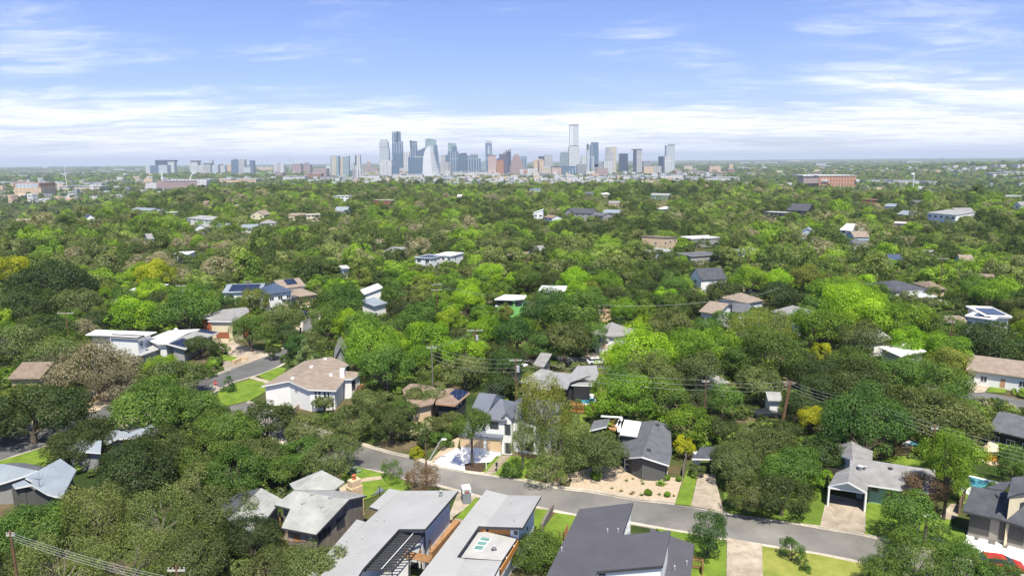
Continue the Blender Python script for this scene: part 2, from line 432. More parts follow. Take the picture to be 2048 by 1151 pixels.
M_ASPH = mat('asphalt', (0.135, 0.135, 0.130), 0.92, 0.10, 0.22, col2=(0.100, 0.100, 0.098), bump=0.2)
M_ASPH2 = mat('weathered asphalt', (0.185, 0.175, 0.155), 0.92, 0.10, 0.16, col2=(0.130, 0.126, 0.116), bump=0.2)
def cracks(m, scale, amount):
    nt = m.node_tree; N = nt.nodes.new; b = nt.nodes['Principled BSDF']; src = b.inputs['Base Color'].links[0].from_socket
    tc = N('ShaderNodeTexCoord'); n = N('ShaderNodeTexNoise'); n.inputs['Scale'].default_value = 0.8; n.inputs['Detail'].default_value = 3; lnk(nt, tc.outputs['Object'], n.inputs['Vector'])
    ad = N('ShaderNodeVectorMath'); ad.operation = 'ADD'; lnk(nt, tc.outputs['Object'], ad.inputs[0]); lnk(nt, n.outputs['Color'], ad.inputs[1])
    v = N('ShaderNodeTexVoronoi'); v.feature = 'DISTANCE_TO_EDGE'; v.inputs['Scale'].default_value = scale; lnk(nt, ad.outputs[0], v.inputs['Vector'])
    r = N('ShaderNodeMapRange'); lnk(nt, v.outputs['Distance'], r.inputs[0]); r.inputs[1].default_value = 0.0; r.inputs[2].default_value = 0.022; r.inputs[3].default_value = 1 - amount; r.inputs[4].default_value = 1.0
    # broad worn patches and tyre darkened areas
    n2 = N('ShaderNodeTexNoise'); n2.inputs['Scale'].default_value = 0.07; n2.inputs['Detail'].default_value = 6; lnk(nt, tc.outputs['Object'], n2.inputs['Vector'])
    r2 = N('ShaderNodeMapRange'); lnk(nt, n2.outputs[0], r2.inputs[0]); r2.inputs[1].default_value = 0.35; r2.inputs[2].default_value = 0.65; r2.inputs[3].default_value = 0.78; r2.inputs[4].default_value = 1.22
    m1 = N('ShaderNodeMath'); m1.operation = 'MULTIPLY'; lnk(nt, r.outputs[0], m1.inputs[0]); lnk(nt, r2.outputs[0], m1.inputs[1])
    sc = N('ShaderNodeVectorMath'); sc.operation = 'SCALE'; lnk(nt, src, sc.inputs[0]); lnk(nt, m1.outputs[0], sc.inputs['Scale']); lnk(nt, sc.outputs[0], b.inputs['Base Color'])
cracks(M_ASPH, 0.45, 0.12); cracks(M_ASPH2, 0.55, 0.14)
M_CONC = mat('concrete', (0.40, 0.345, 0.27), 0.9, 0.12, 0.5, col2=(0.25, 0.205, 0.15), bump=0.1)
M_CONCW = mat('pale concrete', (0.80, 0.79, 0.76), 0.85, 0.04, 0.7)
M_KERB = mat('kerb concrete', (0.47, 0.42, 0.34), 0.9, 0.2, 0.4)
M_GRAV = mat('gravel', (0.44, 0.355, 0.255), 0.95, 0.12, 2.5, col2=(0.33, 0.26, 0.185), bump=0.3)
M_LAWN = mat('lawn', (0.150, 0.215, 0.030), 0.95, 0.15, 0.5, col2=(0.085, 0.145, 0.020), spec=0.05, bump=0.3, bscale=14)
M_LAWND = mat('dry lawn', (0.25, 0.255, 0.060), 0.95, 0.12, 0.35, col2=(0.150, 0.185, 0.035), spec=0.05, bump=0.3, bscale=14)
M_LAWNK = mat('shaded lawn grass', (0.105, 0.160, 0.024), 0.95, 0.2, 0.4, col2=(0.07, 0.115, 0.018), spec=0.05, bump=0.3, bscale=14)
M_MULCH = mat('mulch', (0.075, 0.048, 0.030), 0.97, 0.35, 2.0)
cracks(M_CONC, 0.30, 0.25); cracks(M_KERB, 0.5, 0.3)
M_WATER = None
def water_material():
    m, nt, b = newmat('pool water'); N = nt.nodes.new
    tc = N('ShaderNodeTexCoord'); n = N('ShaderNodeTexNoise'); n.inputs['Scale'].default_value = 0.9; n.inputs['Detail'].default_value = 4
    lnk(nt, tc.outputs['Object'], n.inputs['Vector']); r = N('ShaderNodeValToRGB'); lnk(nt, n.outputs[0], r.inputs[0])
    r.color_ramp.elements[0].position = 0.35; r.color_ramp.elements[1].position = 0.7
    r.color_ramp.elements[0].color = (0.045, 0.20, 0.27, 1); r.color_ramp.elements[1].color = (0.10, 0.31, 0.37, 1)
    lnk(nt, r.outputs[0], b.inputs['Base Color']); b.inputs['Roughness'].default_value = 0.08
    bp = N('ShaderNodeBump'); bp.inputs['Strength'].default_value = 0.2; n2 = N('ShaderNodeTexNoise'); n2.inputs['Scale'].default_value = 4
    lnk(nt, tc.outputs['Object'], n2.inputs['Vector']); lnk(nt, n2.outputs[0], bp.inputs['Height']); lnk(nt, bp.outputs[0], b.inputs['Normal'])
    return m
M_WATER = water_material()

# streets, near and far kerb lines in photograph pixels
far_k = [(420, 770), (540, 822), (677, 872), (771, 902.5), (826, 915), (878, 932), (930, 942), (971, 948), (1051, 960), (1112, 974), (1192, 984), (1271, 998), (1350, 1006.5), (1392, 1013.5), (1462, 1026.6), (1577, 1043), (1639, 1054), (1726, 1068.5), (1774, 1080), (1900, 1112), (2150, 1175)]
near_k = [(400, 800), (520, 862), (655, 925), (745, 940), (797, 954), (887, 973), (959, 992), (1078, 1014.5), (1152, 1029.6), (1261, 1045), (1311, 1054), (1372, 1064), (1524, 1089.5), (1629, 1105.6), (1738, 1128), (1850, 1158), (2100, 1240)]
sheet('road', far_k + near_k[::-1], 0.012, M_ASPH2)
lup = [(-80, 900), (0, 878), (28, 868), (97, 848), (141, 836), (214, 810), (320, 783), (408, 757), (448, 743), (482, 731), (518, 717), (557, 700), (585, 687), (600, 671), (603, 657), (607, 633), (627, 620)]
llo = [(-80, 950), (0, 921), (86, 893), (200, 860), (300, 828), (400, 798), (436, 779), (470, 763), (511, 751), (561, 731), (600, 700), (619, 666), (631, 651), (641, 633), (638, 620)]
sheet('side_road', lup + llo[::-1], 0.008, M_ASPH)
sheet('back_road', [(930, 700), (1000, 703), (1060, 708), (1180, 716), (1290, 722), (1420, 726), (1420, 748), (1290, 742), (1180, 735), (1060, 722), (930, 716)], 0.008, M_ASPH)
sheet('right_road', [(1850, 762), (1900, 770), (1960, 781), (2048, 800), (2150, 822), (2150, 846), (2040, 822), (1950, 800), (1850, 782)], 0.008, M_ASPH)
def kerb(name, pts, side):
    w = smooth_line(G(pts), 3); mb = MB()
    for i in range(len(w) - 1):
        a, b = w[i], w[i + 1]; d = (b - a).normalized(); n = Vector((-d.y, d.x, 0)) * side
        for (o0, o1, z0, z1) in ((0, 0.45, 0.0, 0.13),):
            q = [a + n * o0, b + n * o0, b + n * o1, a + n * o1]
            mb.prism([Vector((p.x, p.y, z0)) for p in q], [Vector((p.x, p.y, z1)) for p in q])
        q = [a - n * 0.35, b - n * 0.35, b, a]
        mb.poly([Vector((p.x, p.y, 0.020)) for p in q])
    return tag(mb.build(name, M_KERB), kind='structure')
kerb('kerb', far_k, 1); kerb('kerb', near_k, -1); kerb('kerb', lup, 1); kerb('kerb', llo, -1)
def apron(name, px, material, h=0.145, **k): return sheet(name, px, h, material, **k)

# yards, drives and paths
gravel = cE((470, 180), (1040, 110), (1350, 160), (1570, 175), (1492, 422), (1100, 386), (700, 312), (440, 268))
sheet('gravel_yard', gravel, 0.10, M_GRAV)
sheet('gravel_path', cF((290, 960), (480, 760), (600, 700), (570, 820), (345, 955)), 0.10, M_GRAV)
sheet('lawn_strip', cE((1490, 432), (1600, 120), (1715, 150), (1650, 450)), 0.145, M_LAWN)
sheet('paved_drive', cE((1722, 140), (1880, 130), (1975, 505), (1650, 452)), 0.141, M_CONC)
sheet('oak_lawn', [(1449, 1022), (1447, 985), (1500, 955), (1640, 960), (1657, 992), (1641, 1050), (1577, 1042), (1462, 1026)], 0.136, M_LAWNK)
sheet('garage_drive', cZ((480, 640), (718, 690), (716, 878), (560, 862), (436, 836)), 0.148, M_CONC)
sheet('front_lawn', cZ((716, 700), (800, 690), (1010, 760), (1250, 800), (1260, 960), (1000, 920), (850, 915), (708, 886)), 0.136, M_LAWN)
sheet('side_lawn', cI((1180, 580), (1450, 700), (1500, 850), (1590, 900), (1560, 980), (1300, 940), (1050, 830), (900, 780)), 0.140, M_LAWN)
sheet('dry_lawn', [(1524, 1090.5), (1629, 1106.6), (1738, 1129), (1860, 1162), (1860, 1200), (1527, 1200)], 0.138, M_LAWND)
sheet('corner_lawn', [(1311, 1055), (1372, 1065), (1448, 1079), (1453, 1086), (1452, 1200), (1372, 1200), (1380, 1113)], 0.138, M_LAWN)
sheet('wide_drive', [(1454, 1074), (1524, 1088), (1527, 1200), (1452, 1200)], 0.150, M_CONC)
sheet('between_lawn', cD((1200, 478), (1370, 493), (1275, 665), (1160, 700)), 0.140, M_LAWN)
sheet('side_yard_lawn', cD((1280, 668), (1402, 518), (1612, 550), (1540, 760), (1420, 860), (1300, 760)), 0.142, M_LAWN)
sheet('entry_path', cD((430, 308), (560, 342), (640, 362), (560, 440), (380, 560), (350, 640), (300, 640)), 0.146, M_CONC)
sheet('entry_lawn', cD((405, 568), (600, 372), (640, 368), (560, 520), (480, 590)), 0.150, M_LAWN)
sheet('entry_slab', cD((355, 640), (400, 570), (480, 590), (440, 650), (380, 700), (350, 700)), 0.128, M_CONC)
sheet('white_drive', cF((340, 965), (420, 900), (560, 822), (985, 872), (900, 960), (650, 975), (640, 1052), (500, 1025), (420, 1010)), 0.152, M_CONCW)
sheet('mulch_bed', cF((640, 985), (700, 965), (830, 970), (845, 1040), (800, 1060), (650, 1040)), 0.156, M_MULCH)
sheet('villa_lawn', cF((825, 1060), (850, 1010), (930, 930), (1010, 890), (1400, 930), (1500, 1000), (1480, 1140), (1200, 1125), (980, 1095)), 0.135, M_LAWN)
sheet('mulch_patch', cF((1230, 1110), (1290, 1040), (1420, 1010), (1560, 1050), (1580, 1148), (1400, 1160)), 0.141, M_MULCH)
sheet('oak_gravel', cE((180, 200), (420, 130), (700, 60), (1040, 60), (1040, 112), (470, 182), (300, 250)), 0.095, M_GRAV)
sheet('garden_lawn', cB((1100, 290), (1180, 110), (1190, 70), (1320, 66), (1500, 110), (1700, 160), (1840, 230), (1850, 300), (1620, 300), (1420, 380), (1340, 400), (1200, 320)), 0.134, M_LAWN)
pp = smooth_line(G(cB((1150, 320), (1200, 270), (1270, 235), (1370, 205), (1500, 185), (1560, 180))), 4); mb = MB()
for i in range(len(pp) - 1):
    d = (pp[i + 1] - pp[i]).normalized(); n = Vector((-d.y, d.x, 0)) * 0.6
    mb.poly([Vector((q.x, q.y, 0.150)) for q in (pp[i] - n, pp[i + 1] - n, pp[i + 1] + n, pp[i] + n)])
tag(mb.build('garden_path', M_GRAV), kind='structure')
sheet('hill_lawn', [(438, 781), (470, 766), (511, 754), (533, 758), (545, 775), (500, 800), (450, 812), (425, 802)], 0.140, M_LAWN)
sheet('corner_grass', [(515, 750), (558, 733), (574, 737), (560, 755), (538, 763)], 0.145, M_LAWN)
sheet('front_walk', cJ((75, 570), (140, 560), (300, 605), (260, 625)), 0.149, M_CONC)
sheet('house_lawn', cL((740, 895), (760, 820), (800, 755), (960, 800), (880, 892)), 0.140, M_LAWN)
sheet('kerb_lawn', cL((300, 925), (480, 968), (425, 1006), (315, 990)), 0.141, M_LAWN)
sheet('tan_drive', cK((1450, 400), (1560, 380), (1700, 450), (1990, 520), (1880, 580), (1700, 650), (1540, 700), (1510, 620), (1640, 570), (1490, 500)), 0.128, M_CONC)
sheet('lane_verge', cL((960, 660), (1110, 670), (1100, 740), (980, 720)), 0.13, M_CONC)
sheet('culdesac_lawn', cL((1080, 470), (1230, 460), (1210, 495), (1100, 490)), 0.13, M_LAWN)
sheet('white_apron', cL((1010, 450), (1160, 425), (1240, 435), (1220, 465), (1060, 470)), 0.14, M_CONCW)
sheet('verge_gravel', cA((0, 285), (140, 235), (480, 130), (700, 70), (1000, -5), (1020, -60), (620, -10), (400, 60), (100, 200)), 0.13, M_GRAV)
sheet('verge_bed', cK((60, 1000), (140, 900), (420, 870), (640, 930), (600, 985), (370, 1042), (20, 1138)), 0.12, M_GRAV)
sheet('sunny_verge', cA((0, 500), (430, 372), (600, 420), (380, 540), (190, 530), (-60, 545)), 0.13, M_LAWN)
sheet('tiled_court', cA((1100, 130), (1300, 90), (1500, 120), (1470, 145), (1300, 180), (1150, 175)), 0.14, M_CONC)
sheet('street_drive', cM((1280, 770), (1500, 690), (1540, 790), (1400, 800)), 0.13, M_CONC)
sheet('back_verge', cM((800, 725), (960, 735), (960, 750), (800, 745)), 0.13, M_GRAV)
sheet('ranch_drive', cS((1380, 990), (1470, 970), (1730, 1025), (1660, 1110), (1560, 1120)), 0.13, M_CONC)
sheet('ranch_lawn', cS((1740, 1030), (1890, 1050), (1860, 1120), (1670, 1112)), 0.135, M_LAWN)
sheet('lower_yard_lawn', cT((640, 900), (800, 820), (1000, 900), (1160, 960), (1160, 990), (850, 945)), 0.10, M_LAWN)
sheet('pool_lawn', cI((1400, 250), (1480, 120), (1700, 150), (1860, 220), (1800, 330), (1480, 440), (1400, 420)), 0.10, M_LAWN)
sheet('white_forecourt', cI((1490, 690), (1600, 700), (2100, 850), (2150, 1200), (2030, 1180), (1990, 1110), (1600, 1000), (1565, 970), (1592, 890), (1450, 820)), 0.150, M_CONCW)
for q in (((1570, 705), (1620, 712), (1590, 795), (1548, 785)), ((1705, 740), (1780, 755), (1758, 840), (1685, 822)), ((1850, 775), (1905, 790), (1880, 878), (1832, 862))):
    sheet('paving_strip', cI(*q), 0.156, mat('dark pebble strip', (0.14, 0.135, 0.13), 0.95, 0.2, 3))
sheet('terrace', cI((1190, 580), (1320, 430), (1420, 430), (1390, 560), (1290, 600)), 0.12, M_CONC)
sheet('patio', cT((1600, 860), (1700, 850), (1800, 930), (1760, 960), (1600, 890)), 0.12, M_GRAV)
sheet('long_house_drive', cR((960, 470), (1100, 480), (1110, 560), (1010, 540)), 0.12, M_CONC)
sheet('dirt_lot', cM((1460, 290), (1600, 260), (1600, 400), (1480, 420)), 0.12, mat('bare dirt', (0.46, 0.31, 0.20), 0.95, 0.2, 1.0))
sheet('back_lawn', cG((590, 490), (680, 480), (640, 570), (600, 560)), 0.12, M_LAWN)
sheet('yard_lawn', cG((1800, 1000), (1660, 1040), (1640, 1100), (1760, 1100)), 0.1, M_LAWN)
sheet('gate_lawn', cZ((-20, 195), (0, 190), (180, 200), (170, 222), (-10, 220)), 0.1, M_LAWN)
sheet('far_lane', [(936, 560), (944, 530), (952, 530), (955, 560)], 0.1, M_CONC)
# ------------------------------------------------------------------ houses
FOOT = []; HOUSES = []; CITYFOOT = []
def stripes(name, col, axis_scale=3.0, var=0.1, rough=0.9, bump=0.25, col2=None, metal=0.0, spec=0.3):
    return mat(name, col, rough, var, axis_scale, metal, bump, 5.0, spec, col2)
R_ = {
 'metal': mat('grey standing seam metal', (0.35, 0.35, 0.335), 0.55, 0.04, 0.18, 0.0, col2=(0.30, 0.30, 0.288), spec=0.5),
 'metalw': mat('weathered galvanised metal', (0.34, 0.345, 0.32), 0.55, 0.07, 0.35, 0.0, col2=(0.22, 0.22, 0.20), spec=0.5),
 'metalb': mat('blue grey metal', (0.25, 0.285, 0.31), 0.5, 0.05, 0.3, 0.0, col2=(0.20, 0.23, 0.26), spec=0.5),
 'metald': mat('charcoal metal', (0.088, 0.085, 0.090), 0.5, 0.06, 0.25, 0.0, col2=(0.072, 0.070, 0.075), spec=0.5),
 'metaln': mat('slate blue metal', (0.130, 0.145, 0.170), 0.5, 0.06, 0.25, 0.0, spec=0.5),
 'shg': mat('grey shingles', (0.25, 0.245, 0.24), 0.95, 0.10, 0.8, col2=(0.185, 0.18, 0.175), bump=0.5, bscale=9),
 'shd': mat('slate shingles', (0.115, 0.120, 0.130), 0.95, 0.12, 0.8, col2=(0.085, 0.088, 0.098), bump=0.5, bscale=9),
 'shk': mat('charcoal shingles', (0.075, 0.080, 0.092), 0.95, 0.15, 0.8, col2=(0.05, 0.053, 0.062), bump=0.5, bscale=9),
 'sht': mat('tan shingles', (0.27, 0.22, 0.175), 0.95, 0.10, 0.8, col2=(0.20, 0.16, 0.125), bump=0.5, bscale=9),
 'shr': mat('rosy brown shingles', (0.25, 0.185, 0.14), 0.95, 0.10, 0.8, col2=(0.17, 0.125, 0.09), bump=0.5, bscale=9),
 'shw': mat('brown shingles', (0.22, 0.17, 0.13), 0.95, 0.12, 0.8, col2=(0.16, 0.12, 0.09), bump=0.5, bscale=9),
 'white': mat('white roof membrane', (0.80, 0.80, 0.79), 0.7, 0.03, 0.4, col2=(0.70, 0.69, 0.67)),
 'flat': mat('pale grey roof membrane', (0.40, 0.40, 0.385), 0.7, 0.04, 0.5, col2=(0.32, 0.315, 0.30)),
 'navy': mat('dark blue roof', (0.060, 0.085, 0.135), 0.5, 0.08, 0.6),
 'green': mat('green roof', (0.16, 0.33, 0.27), 0.6, 0.08, 0.6),
}
W_ = {
 'white': mat('white wall paint', (0.78, 0.78, 0.76), 0.8, 0.03, 0.5), 'whiteb': mat('cool white stucco', (0.70, 0.73, 0.76), 0.85, 0.05, 0.9, bump=0.1),
 'grey': mat('grey wall paint', (0.30, 0.30, 0.30), 0.85, 0.06, 0.5), 'dark': mat('dark grey brick', (0.105, 0.105, 0.102), 0.9, 0.10, 4, bump=0.3),
 'black': mat('black siding', (0.030, 0.032, 0.036), 0.8, 0.1, 1), 'cream': mat('cream wall paint', (0.66, 0.58, 0.40), 0.85, 0.05, 0.5),
 'tan': mat('tan stucco', (0.60, 0.45, 0.30), 0.9, 0.07, 0.5), 'red': mat('rust red siding', (0.42, 0.13, 0.055), 0.85, 0.12, 1),
 'wood': mat('orange cedar boards', (0.52, 0.235, 0.065), 0.6, 0.14, 0.8, stretch=(1, 1, 9), col2=(0.40, 0.17, 0.045)), 'woodg': mat('grey weathered boards', (0.20, 0.175, 0.15), 0.9, 0.2, 1.2, stretch=(1, 1, 0.2)),
 'stone': mat('limestone', (0.62, 0.47, 0.29), 0.95, 0.14, 2.2, col2=(0.45, 0.33, 0.20), bump=0.5, bscale=4), 'green': mat('green sheathing', (0.20, 0.50, 0.14), 0.8, 0.06, 0.6),
 'teal': mat('pale teal paint', (0.30, 0.42, 0.40), 0.85, 0.06, 0.6), 'blue': mat('pale blue siding', (0.42, 0.52, 0.60), 0.85, 0.05, 0.6), 'brick': mat('red brick', (0.33, 0.12, 0.06), 0.95, 0.15, 3, bump=0.3),
 'fence': mat('new cedar fence', (0.70, 0.33, 0.10), 0.8, 0.12, 0.9, stretch=(3, 3, 0.3)), 'fenceo': mat('old fence boards', (0.21, 0.15, 0.105), 0.9, 0.2, 1.2, stretch=(3, 3, 0.3)),
 'timber': mat('brown deck timber', (0.34, 0.185, 0.085), 0.8, 0.2, 1.5), 'trim': mat('white trim', (0.80, 0.80, 0.79), 0.6, 0.02, 1), 'dtrim': mat('dark trim', (0.060, 0.062, 0.068), 0.6, 0.08, 1),
 'gdoor': mat('light wood garage door', (0.62, 0.46, 0.28), 0.7, 0.08, 1.0, stretch=(1, 1, 5)), 'dgdoor': mat('graphite garage door', (0.085, 0.082, 0.078), 0.7, 0.05, 1.0),
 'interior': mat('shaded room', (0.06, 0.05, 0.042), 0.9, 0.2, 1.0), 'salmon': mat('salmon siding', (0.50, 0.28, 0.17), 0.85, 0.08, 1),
}
def glass_mat(name, col, rough=0.12):
    m, nt, b = newmat(name); b.inputs['Base Color'].default_value = (*col, 1); b.inputs['Roughness'].default_value = rough; b.inputs['Specular IOR Level'].default_value = 0.9
    n = nt.nodes.new('ShaderNodeTexNoise'); n.inputs['Scale'].default_value = 0.8; r = nt.nodes.new('ShaderNodeValToRGB'); tc = nt.nodes.new('ShaderNodeTexCoord')
    lnk(nt, tc.outputs['Object'], n.inputs['Vector']); lnk(nt, n.outputs[0], r.inputs[0]); r.color_ramp.elements[0].color = (*[c * 0.7 for c in col], 1); r.color_ramp.elements[1].color = (*[c * 1.4 for c in col], 1)
    lnk(nt, r.outputs[0], b.inputs['Base Color']); return m
M_VENT = mat('grey vent metal', (0.45, 0.45, 0.44), .6, .1, 1)
GL = glass_mat('window glass', (0.035, 0.045, 0.055)); GLS = glass_mat('skylight glass', (0.13, 0.26, 0.21), 0.2)
def solar_mat():
    m, nt, b = newmat('solar cells'); N = nt.nodes.new; tc = N('ShaderNodeTexCoord'); br = N('ShaderNodeTexBrick'); lnk(nt, tc.outputs['Object'], br.inputs['Vector'])
    br.offset = 0.0; br.inputs['Color1'].default_value = (0.010, 0.018, 0.045, 1); br.inputs['Color2'].default_value = (0.013, 0.022, 0.055, 1); br.inputs['Mortar'].default_value = (0.08, 0.09, 0.11, 1)
    br.inputs['Scale'].default_value = 1.0; br.inputs['Mortar Size'].default_value = 0.03; br.inputs['Brick Width'].default_value = 1.0; br.inputs['Row Height'].default_value = 1.7
    lnk(nt, br.outputs[0], b.inputs['Base Color']); b.inputs['Roughness'].default_value = 0.18; return m
M_SOLAR = solar_mat()
CAMV = Vector((0, 0, CAM_H))
def rayv(px, py): return Vector(ray(px, py))
class House:
    def __init__(s, label, px, py, cat='house', name='house', foot=7.0, group=None, clear=None):
        s.base = P(px, py, 0); s.root = empty(name, s.base); tag(s.root, label, cat, group)
        s.rmb = {}; s.wmb = {}; s.walls = []; s.g = s.base.z; s.parts = {}
        if foot: FOOT.append((s.base.x, s.base.y, foot))
    def hit(s, px, py, pl):
        d = rayv(px, py); n, c = pl; t = (c - CAMV).dot(n) / d.dot(n); return CAMV + d * t
    def plane(s, refs):
        w = [P3(s, *q) for q in refs[:3]]
        if len(w) < 3: w.append(w[0] + Vector((w[0].y - w[1].y, w[1].x - w[0].x, 0)))
        a, b, c = w; n = (b - a).cross(c - a).normalized()
        return (n if n.z > 0 else -n, a)
    def mb(s, key, m, new=False):
        k = (key, m.name) if not new else (key, 'ring %d' % len(s.parts))
        if k not in s.parts: s.parts[k] = (MB(), m)
        return s.parts[k][0]
    def roof(s, pts, mt, refs=None, thick=0.24, seam=None, sp=0.62, wall=None, inset=0.5, keep=(), fascia=None, wbase=None, ribh=0.013):
        refs = refs or [p for p in pts if len(p) == 3]
        pl = s.plane(refs); w = [s.hit(p[0], p[1], pl) for p in pts]
        s.roofw(w, pl, mt, thick, None if not seam else (s.hit(*seam[1], pl) - s.hit(*seam[0], pl)).normalized(), sp, wall, inset, keep, fascia, ribh)
        return pl, w
    def roofw(s, w, pl, mt, thick=0.24, sdir=None, sp=0.62, wall=None, inset=0.5, keep=(), fascia=None, ribh=0.013):
        n, c0 = pl
        area = sum(w[i].x * w[(i + 1) % len(w)].y - w[(i + 1) % len(w)].x * w[i].y for i in range(len(w)))
        if area < 0:
            N_ = len(w); w = w[::-1]; keep = [(N_ - 2 - k) % N_ for k in keep]
        mb = s.mb('roof', mt); dz = Vector((0, 0, thick))
        tri_poly(mb, w)
        low = [p - dz for p in w]; k0 = len(mb.f); tri_poly(mb, low)
        for f in mb.f[k0:]: f.reverse()
        fm = s.mb('fascia', fascia) if fascia else mb
        for i in range(len(w)):
            j = (i + 1) % len(w); q = [low[i], low[j], w[j], w[i]]
            fm.poly(q)
        if sdir is not None:
            u = sdir; v = n.cross(u).normalized(); o = w[0]
            q = [((p - o).dot(u), (p - o).dot(v)) for p in w]
            v0, v1 = min(b for a, b in q), max(b for a, b in q); k = math.ceil(v0 / sp)
            while k * sp < v1:
                vv = k * sp + 0.013; xs = []
                for i in range(len(q)):
                    (a0, b0), (a1, b1) = q[i], q[(i + 1) % len(q)]
                    if (b0 - vv) * (b1 - vv) < 0: xs.append(a0 + (a1 - a0) * (vv - b0) / (b1 - b0))
                xs.sort()
                for i in range(0, len(xs) - 1, 2):
                    if xs[i + 1] - xs[i] > 0.3:
                        A = o + u * (xs[i] + 0.04) + v * vv + n * (ribh * 0.42); B = o + u * (xs[i + 1] - 0.04) + v * vv + n * (ribh * 0.42); mb.beam(A, B, 0.035, ribh)
                k += 1
        if wall is not None:
            P2 = inset_poly([(p.x, p.y) for p in w], inset, keep); top = []
            for (x, y) in P2: top.append(Vector((x, y, c0.z - (n.x * (x - c0.x) + n.y * (y - c0.y)) / n.z - thick - 0.012)))
            s.wallring(top, wall)
    def wallring(s, top, wall, zb=None, cap=False):
        mb = s.mb('wall', wall, True); zb = (s.g - 0.4) if zb is None else zb; n = len(top)
        for i in range(n):
            a, b = top[i], top[(i + 1) % n]
            q = [Vector((a.x, a.y, zb)), Vector((b.x, b.y, zb)), b, a]
            mb.poly(q); s.walls.append(q)
        if cap: tri_poly(mb, top)
    def box_px(s, pts, h, wall, top=None, thick=0.15):
        """flat topped block whose top outline is seen at pixels pts, h above ground"""
        w = [s.at(a, b, h) for a, b in pts]
        area = sum(w[i].x * w[(i + 1) % len(w)].y - w[(i + 1) % len(w)].x * w[i].y for i in range(len(w)))
        if area < 0: w = w[::-1]
        s.wallring(w, wall, cap=top is None)
        if top is not None: tri_poly(s.mb('roof', top), [p + Vector((0, 0, .004)) for p in w])
    def at(s, px, py, h):
        d = rayv(px, py); t = (s.g + h - CAM_H) / d.z; return CAMV + d * t
    def find(s, px, py):
        d = rayv(px, py); best = None
        for q in s.walls:
            n = (q[1] - q[0]).cross(q[3] - q[0])
            if n.length < 1e-6: n = (q[1] - q[0]).cross(q[2] - q[0])
            if n.length < 1e-6: continue
            n.normalize(); dn = d.dot(n)
            if abs(dn) < 1e-5: continue
            t = (q[0] - CAMV).dot(n) / dn; p = CAMV + d * t
            u = (q[1] - q[0]); L = u.length; u = u / L; a = (p - q[0]).dot(u)
            if -0.05 <= a <= L + 0.05:
                f = min(max(a / L, 0), 1); zt = q[3].z * (1 - f) + q[2].z * f
                if q[0].z - 0.5 <= p.z <= zt + 0.3 and (best is None or t < best[0]):
                    if n.dot(d) > 0: n = -n
                    best = (t, n, u, p)
        return best
    def win(s, x0, y0, x1, y1, name='window', frame=None, glass=None, nx=2, ny=1, fw=0.08, proud=0.05):
        h = s.find((x0 + x1) / 2, (y0 + y1) / 2)
        if h is None: return None
        t, n, u, p = h; pl = (n, p)
        a = s.hit(x0, (y0 + y1) / 2, pl); b = s.hit(x1, (y0 + y1) / 2, pl); zt = s.hit((x0 + x1) / 2, y0, pl).z; zb = s.hit((x0 + x1) / 2, y1, pl).z
        return s.winw(a, b, zb, zt, n, name, frame, glass, nx, ny, fw, proud)
    def winw(s, a, b, zb, zt, n, name='window', frame=None, glass=None, nx=2, ny=1, fw=0.08, proud=0.05):
        n = Vector((n.x, n.y, 0)).normalized(); frame = frame or W_['trim']; glass = glass or GL
        a = Vector((a.x, a.y, 0)); b = Vector((b.x, b.y, 0)); u = (b - a).normalized(); L = (b - a).length; o = n * 0.03
        mb = MB(); q = lambda f, z, d: a + u * (f * L) + n * d + Vector((0, 0, z))
        def bar(f0, f1, z0, z1, d):
            mb.prism([q(f0, z0, 0.0), q(f1, z0, 0.0), q(f1, z0, d), q(f0, z0, d)], [q(f0, z1, 0.0), q(f1, z1, 0.0), q(f1, z1, d), q(f0, z1, d)])
        e = fw / max(L, .2); ez = fw
        bar(0, 1, zb, zb + ez, proud); bar(0, 1, zt - ez, zt, proud); bar(0, e, zb + ez, zt - ez, proud); bar(1 - e, 1, zb + ez, zt - ez, proud)
        for i in range(1, nx): bar(i / nx - e * .4, i / nx + e * .4, zb + ez, zt - ez, proud - 0.008)
        for i in range(1, ny):
            z = zb + (zt - zb) * i / ny; bar(e, 1 - e, z - ez * .4, z + ez * .4, proud - 0.012)
        f = mb.build(name, frame, s.root)
        m2 = MB(); m2.prism([q(e, zb + ez, 0.0), q(1 - e, zb + ez, 0.0), q(1 - e, zb + ez, .02), q(e, zb + ez, .02)], [q(e, zt - ez, 0.0), q(1 - e, zt - ez, 0.0), q(1 - e, zt - ez, .02), q(e, zt - ez, .02)])
        me = m2.mesh('pane', [glass], s.base); o2 = bpy.data.objects.new('pane', me); COL.objects.link(o2); o2.parent = f
        return f
    def door(s, x0, y0, x1, y1, m, name='garage_door', rows=4):
        return s.win(x0, y0, x1, y1, name, m, m, 1, rows, 0.07, 0.045)
    def quad(s, name, pts, pl, m, up=0.06, thick=0.05, frame=None):
        w = [s.hit(a, b, pl) for a, b in pts]; n = pl[0]; mb = MB()
        mb.prism([p + n * 0.01 for p in w], [p + n * up for p in w]); return mb.build(name, m, s.root)
    def post(s, name, px, py, h0, h1, w, m):
        p = s.at(px, py, h0); mb = MB(); mb.box((p.x, p.y, s.g + h0), (w, w, h1 - h0)); return mb.build(name, m, s.root)
    def vent(s, px, py, pl, m=None, r=0.06, h=0.36, name='vent_pipe'):
        p = s.hit(px, py, pl); mb = MB(); mb.tube([p, p + Vector((0, 0, h))], r, 7); mb.tube([p + Vector((0, 0, h)), p + Vector((0, 0, h + .10))], r * 1.5, 7); return mb.build(name, m or M_VENT, s.root)
    def boxon(s, name, px, py, pl, sz, m, rz=0):
        p = s.hit(px, py, pl); mb = MB(); mb.box((p.x, p.y, p.z - 0.3), (sz[0], sz[1], sz[2] + 0.3), rz); return mb.build(name, m, s.root)
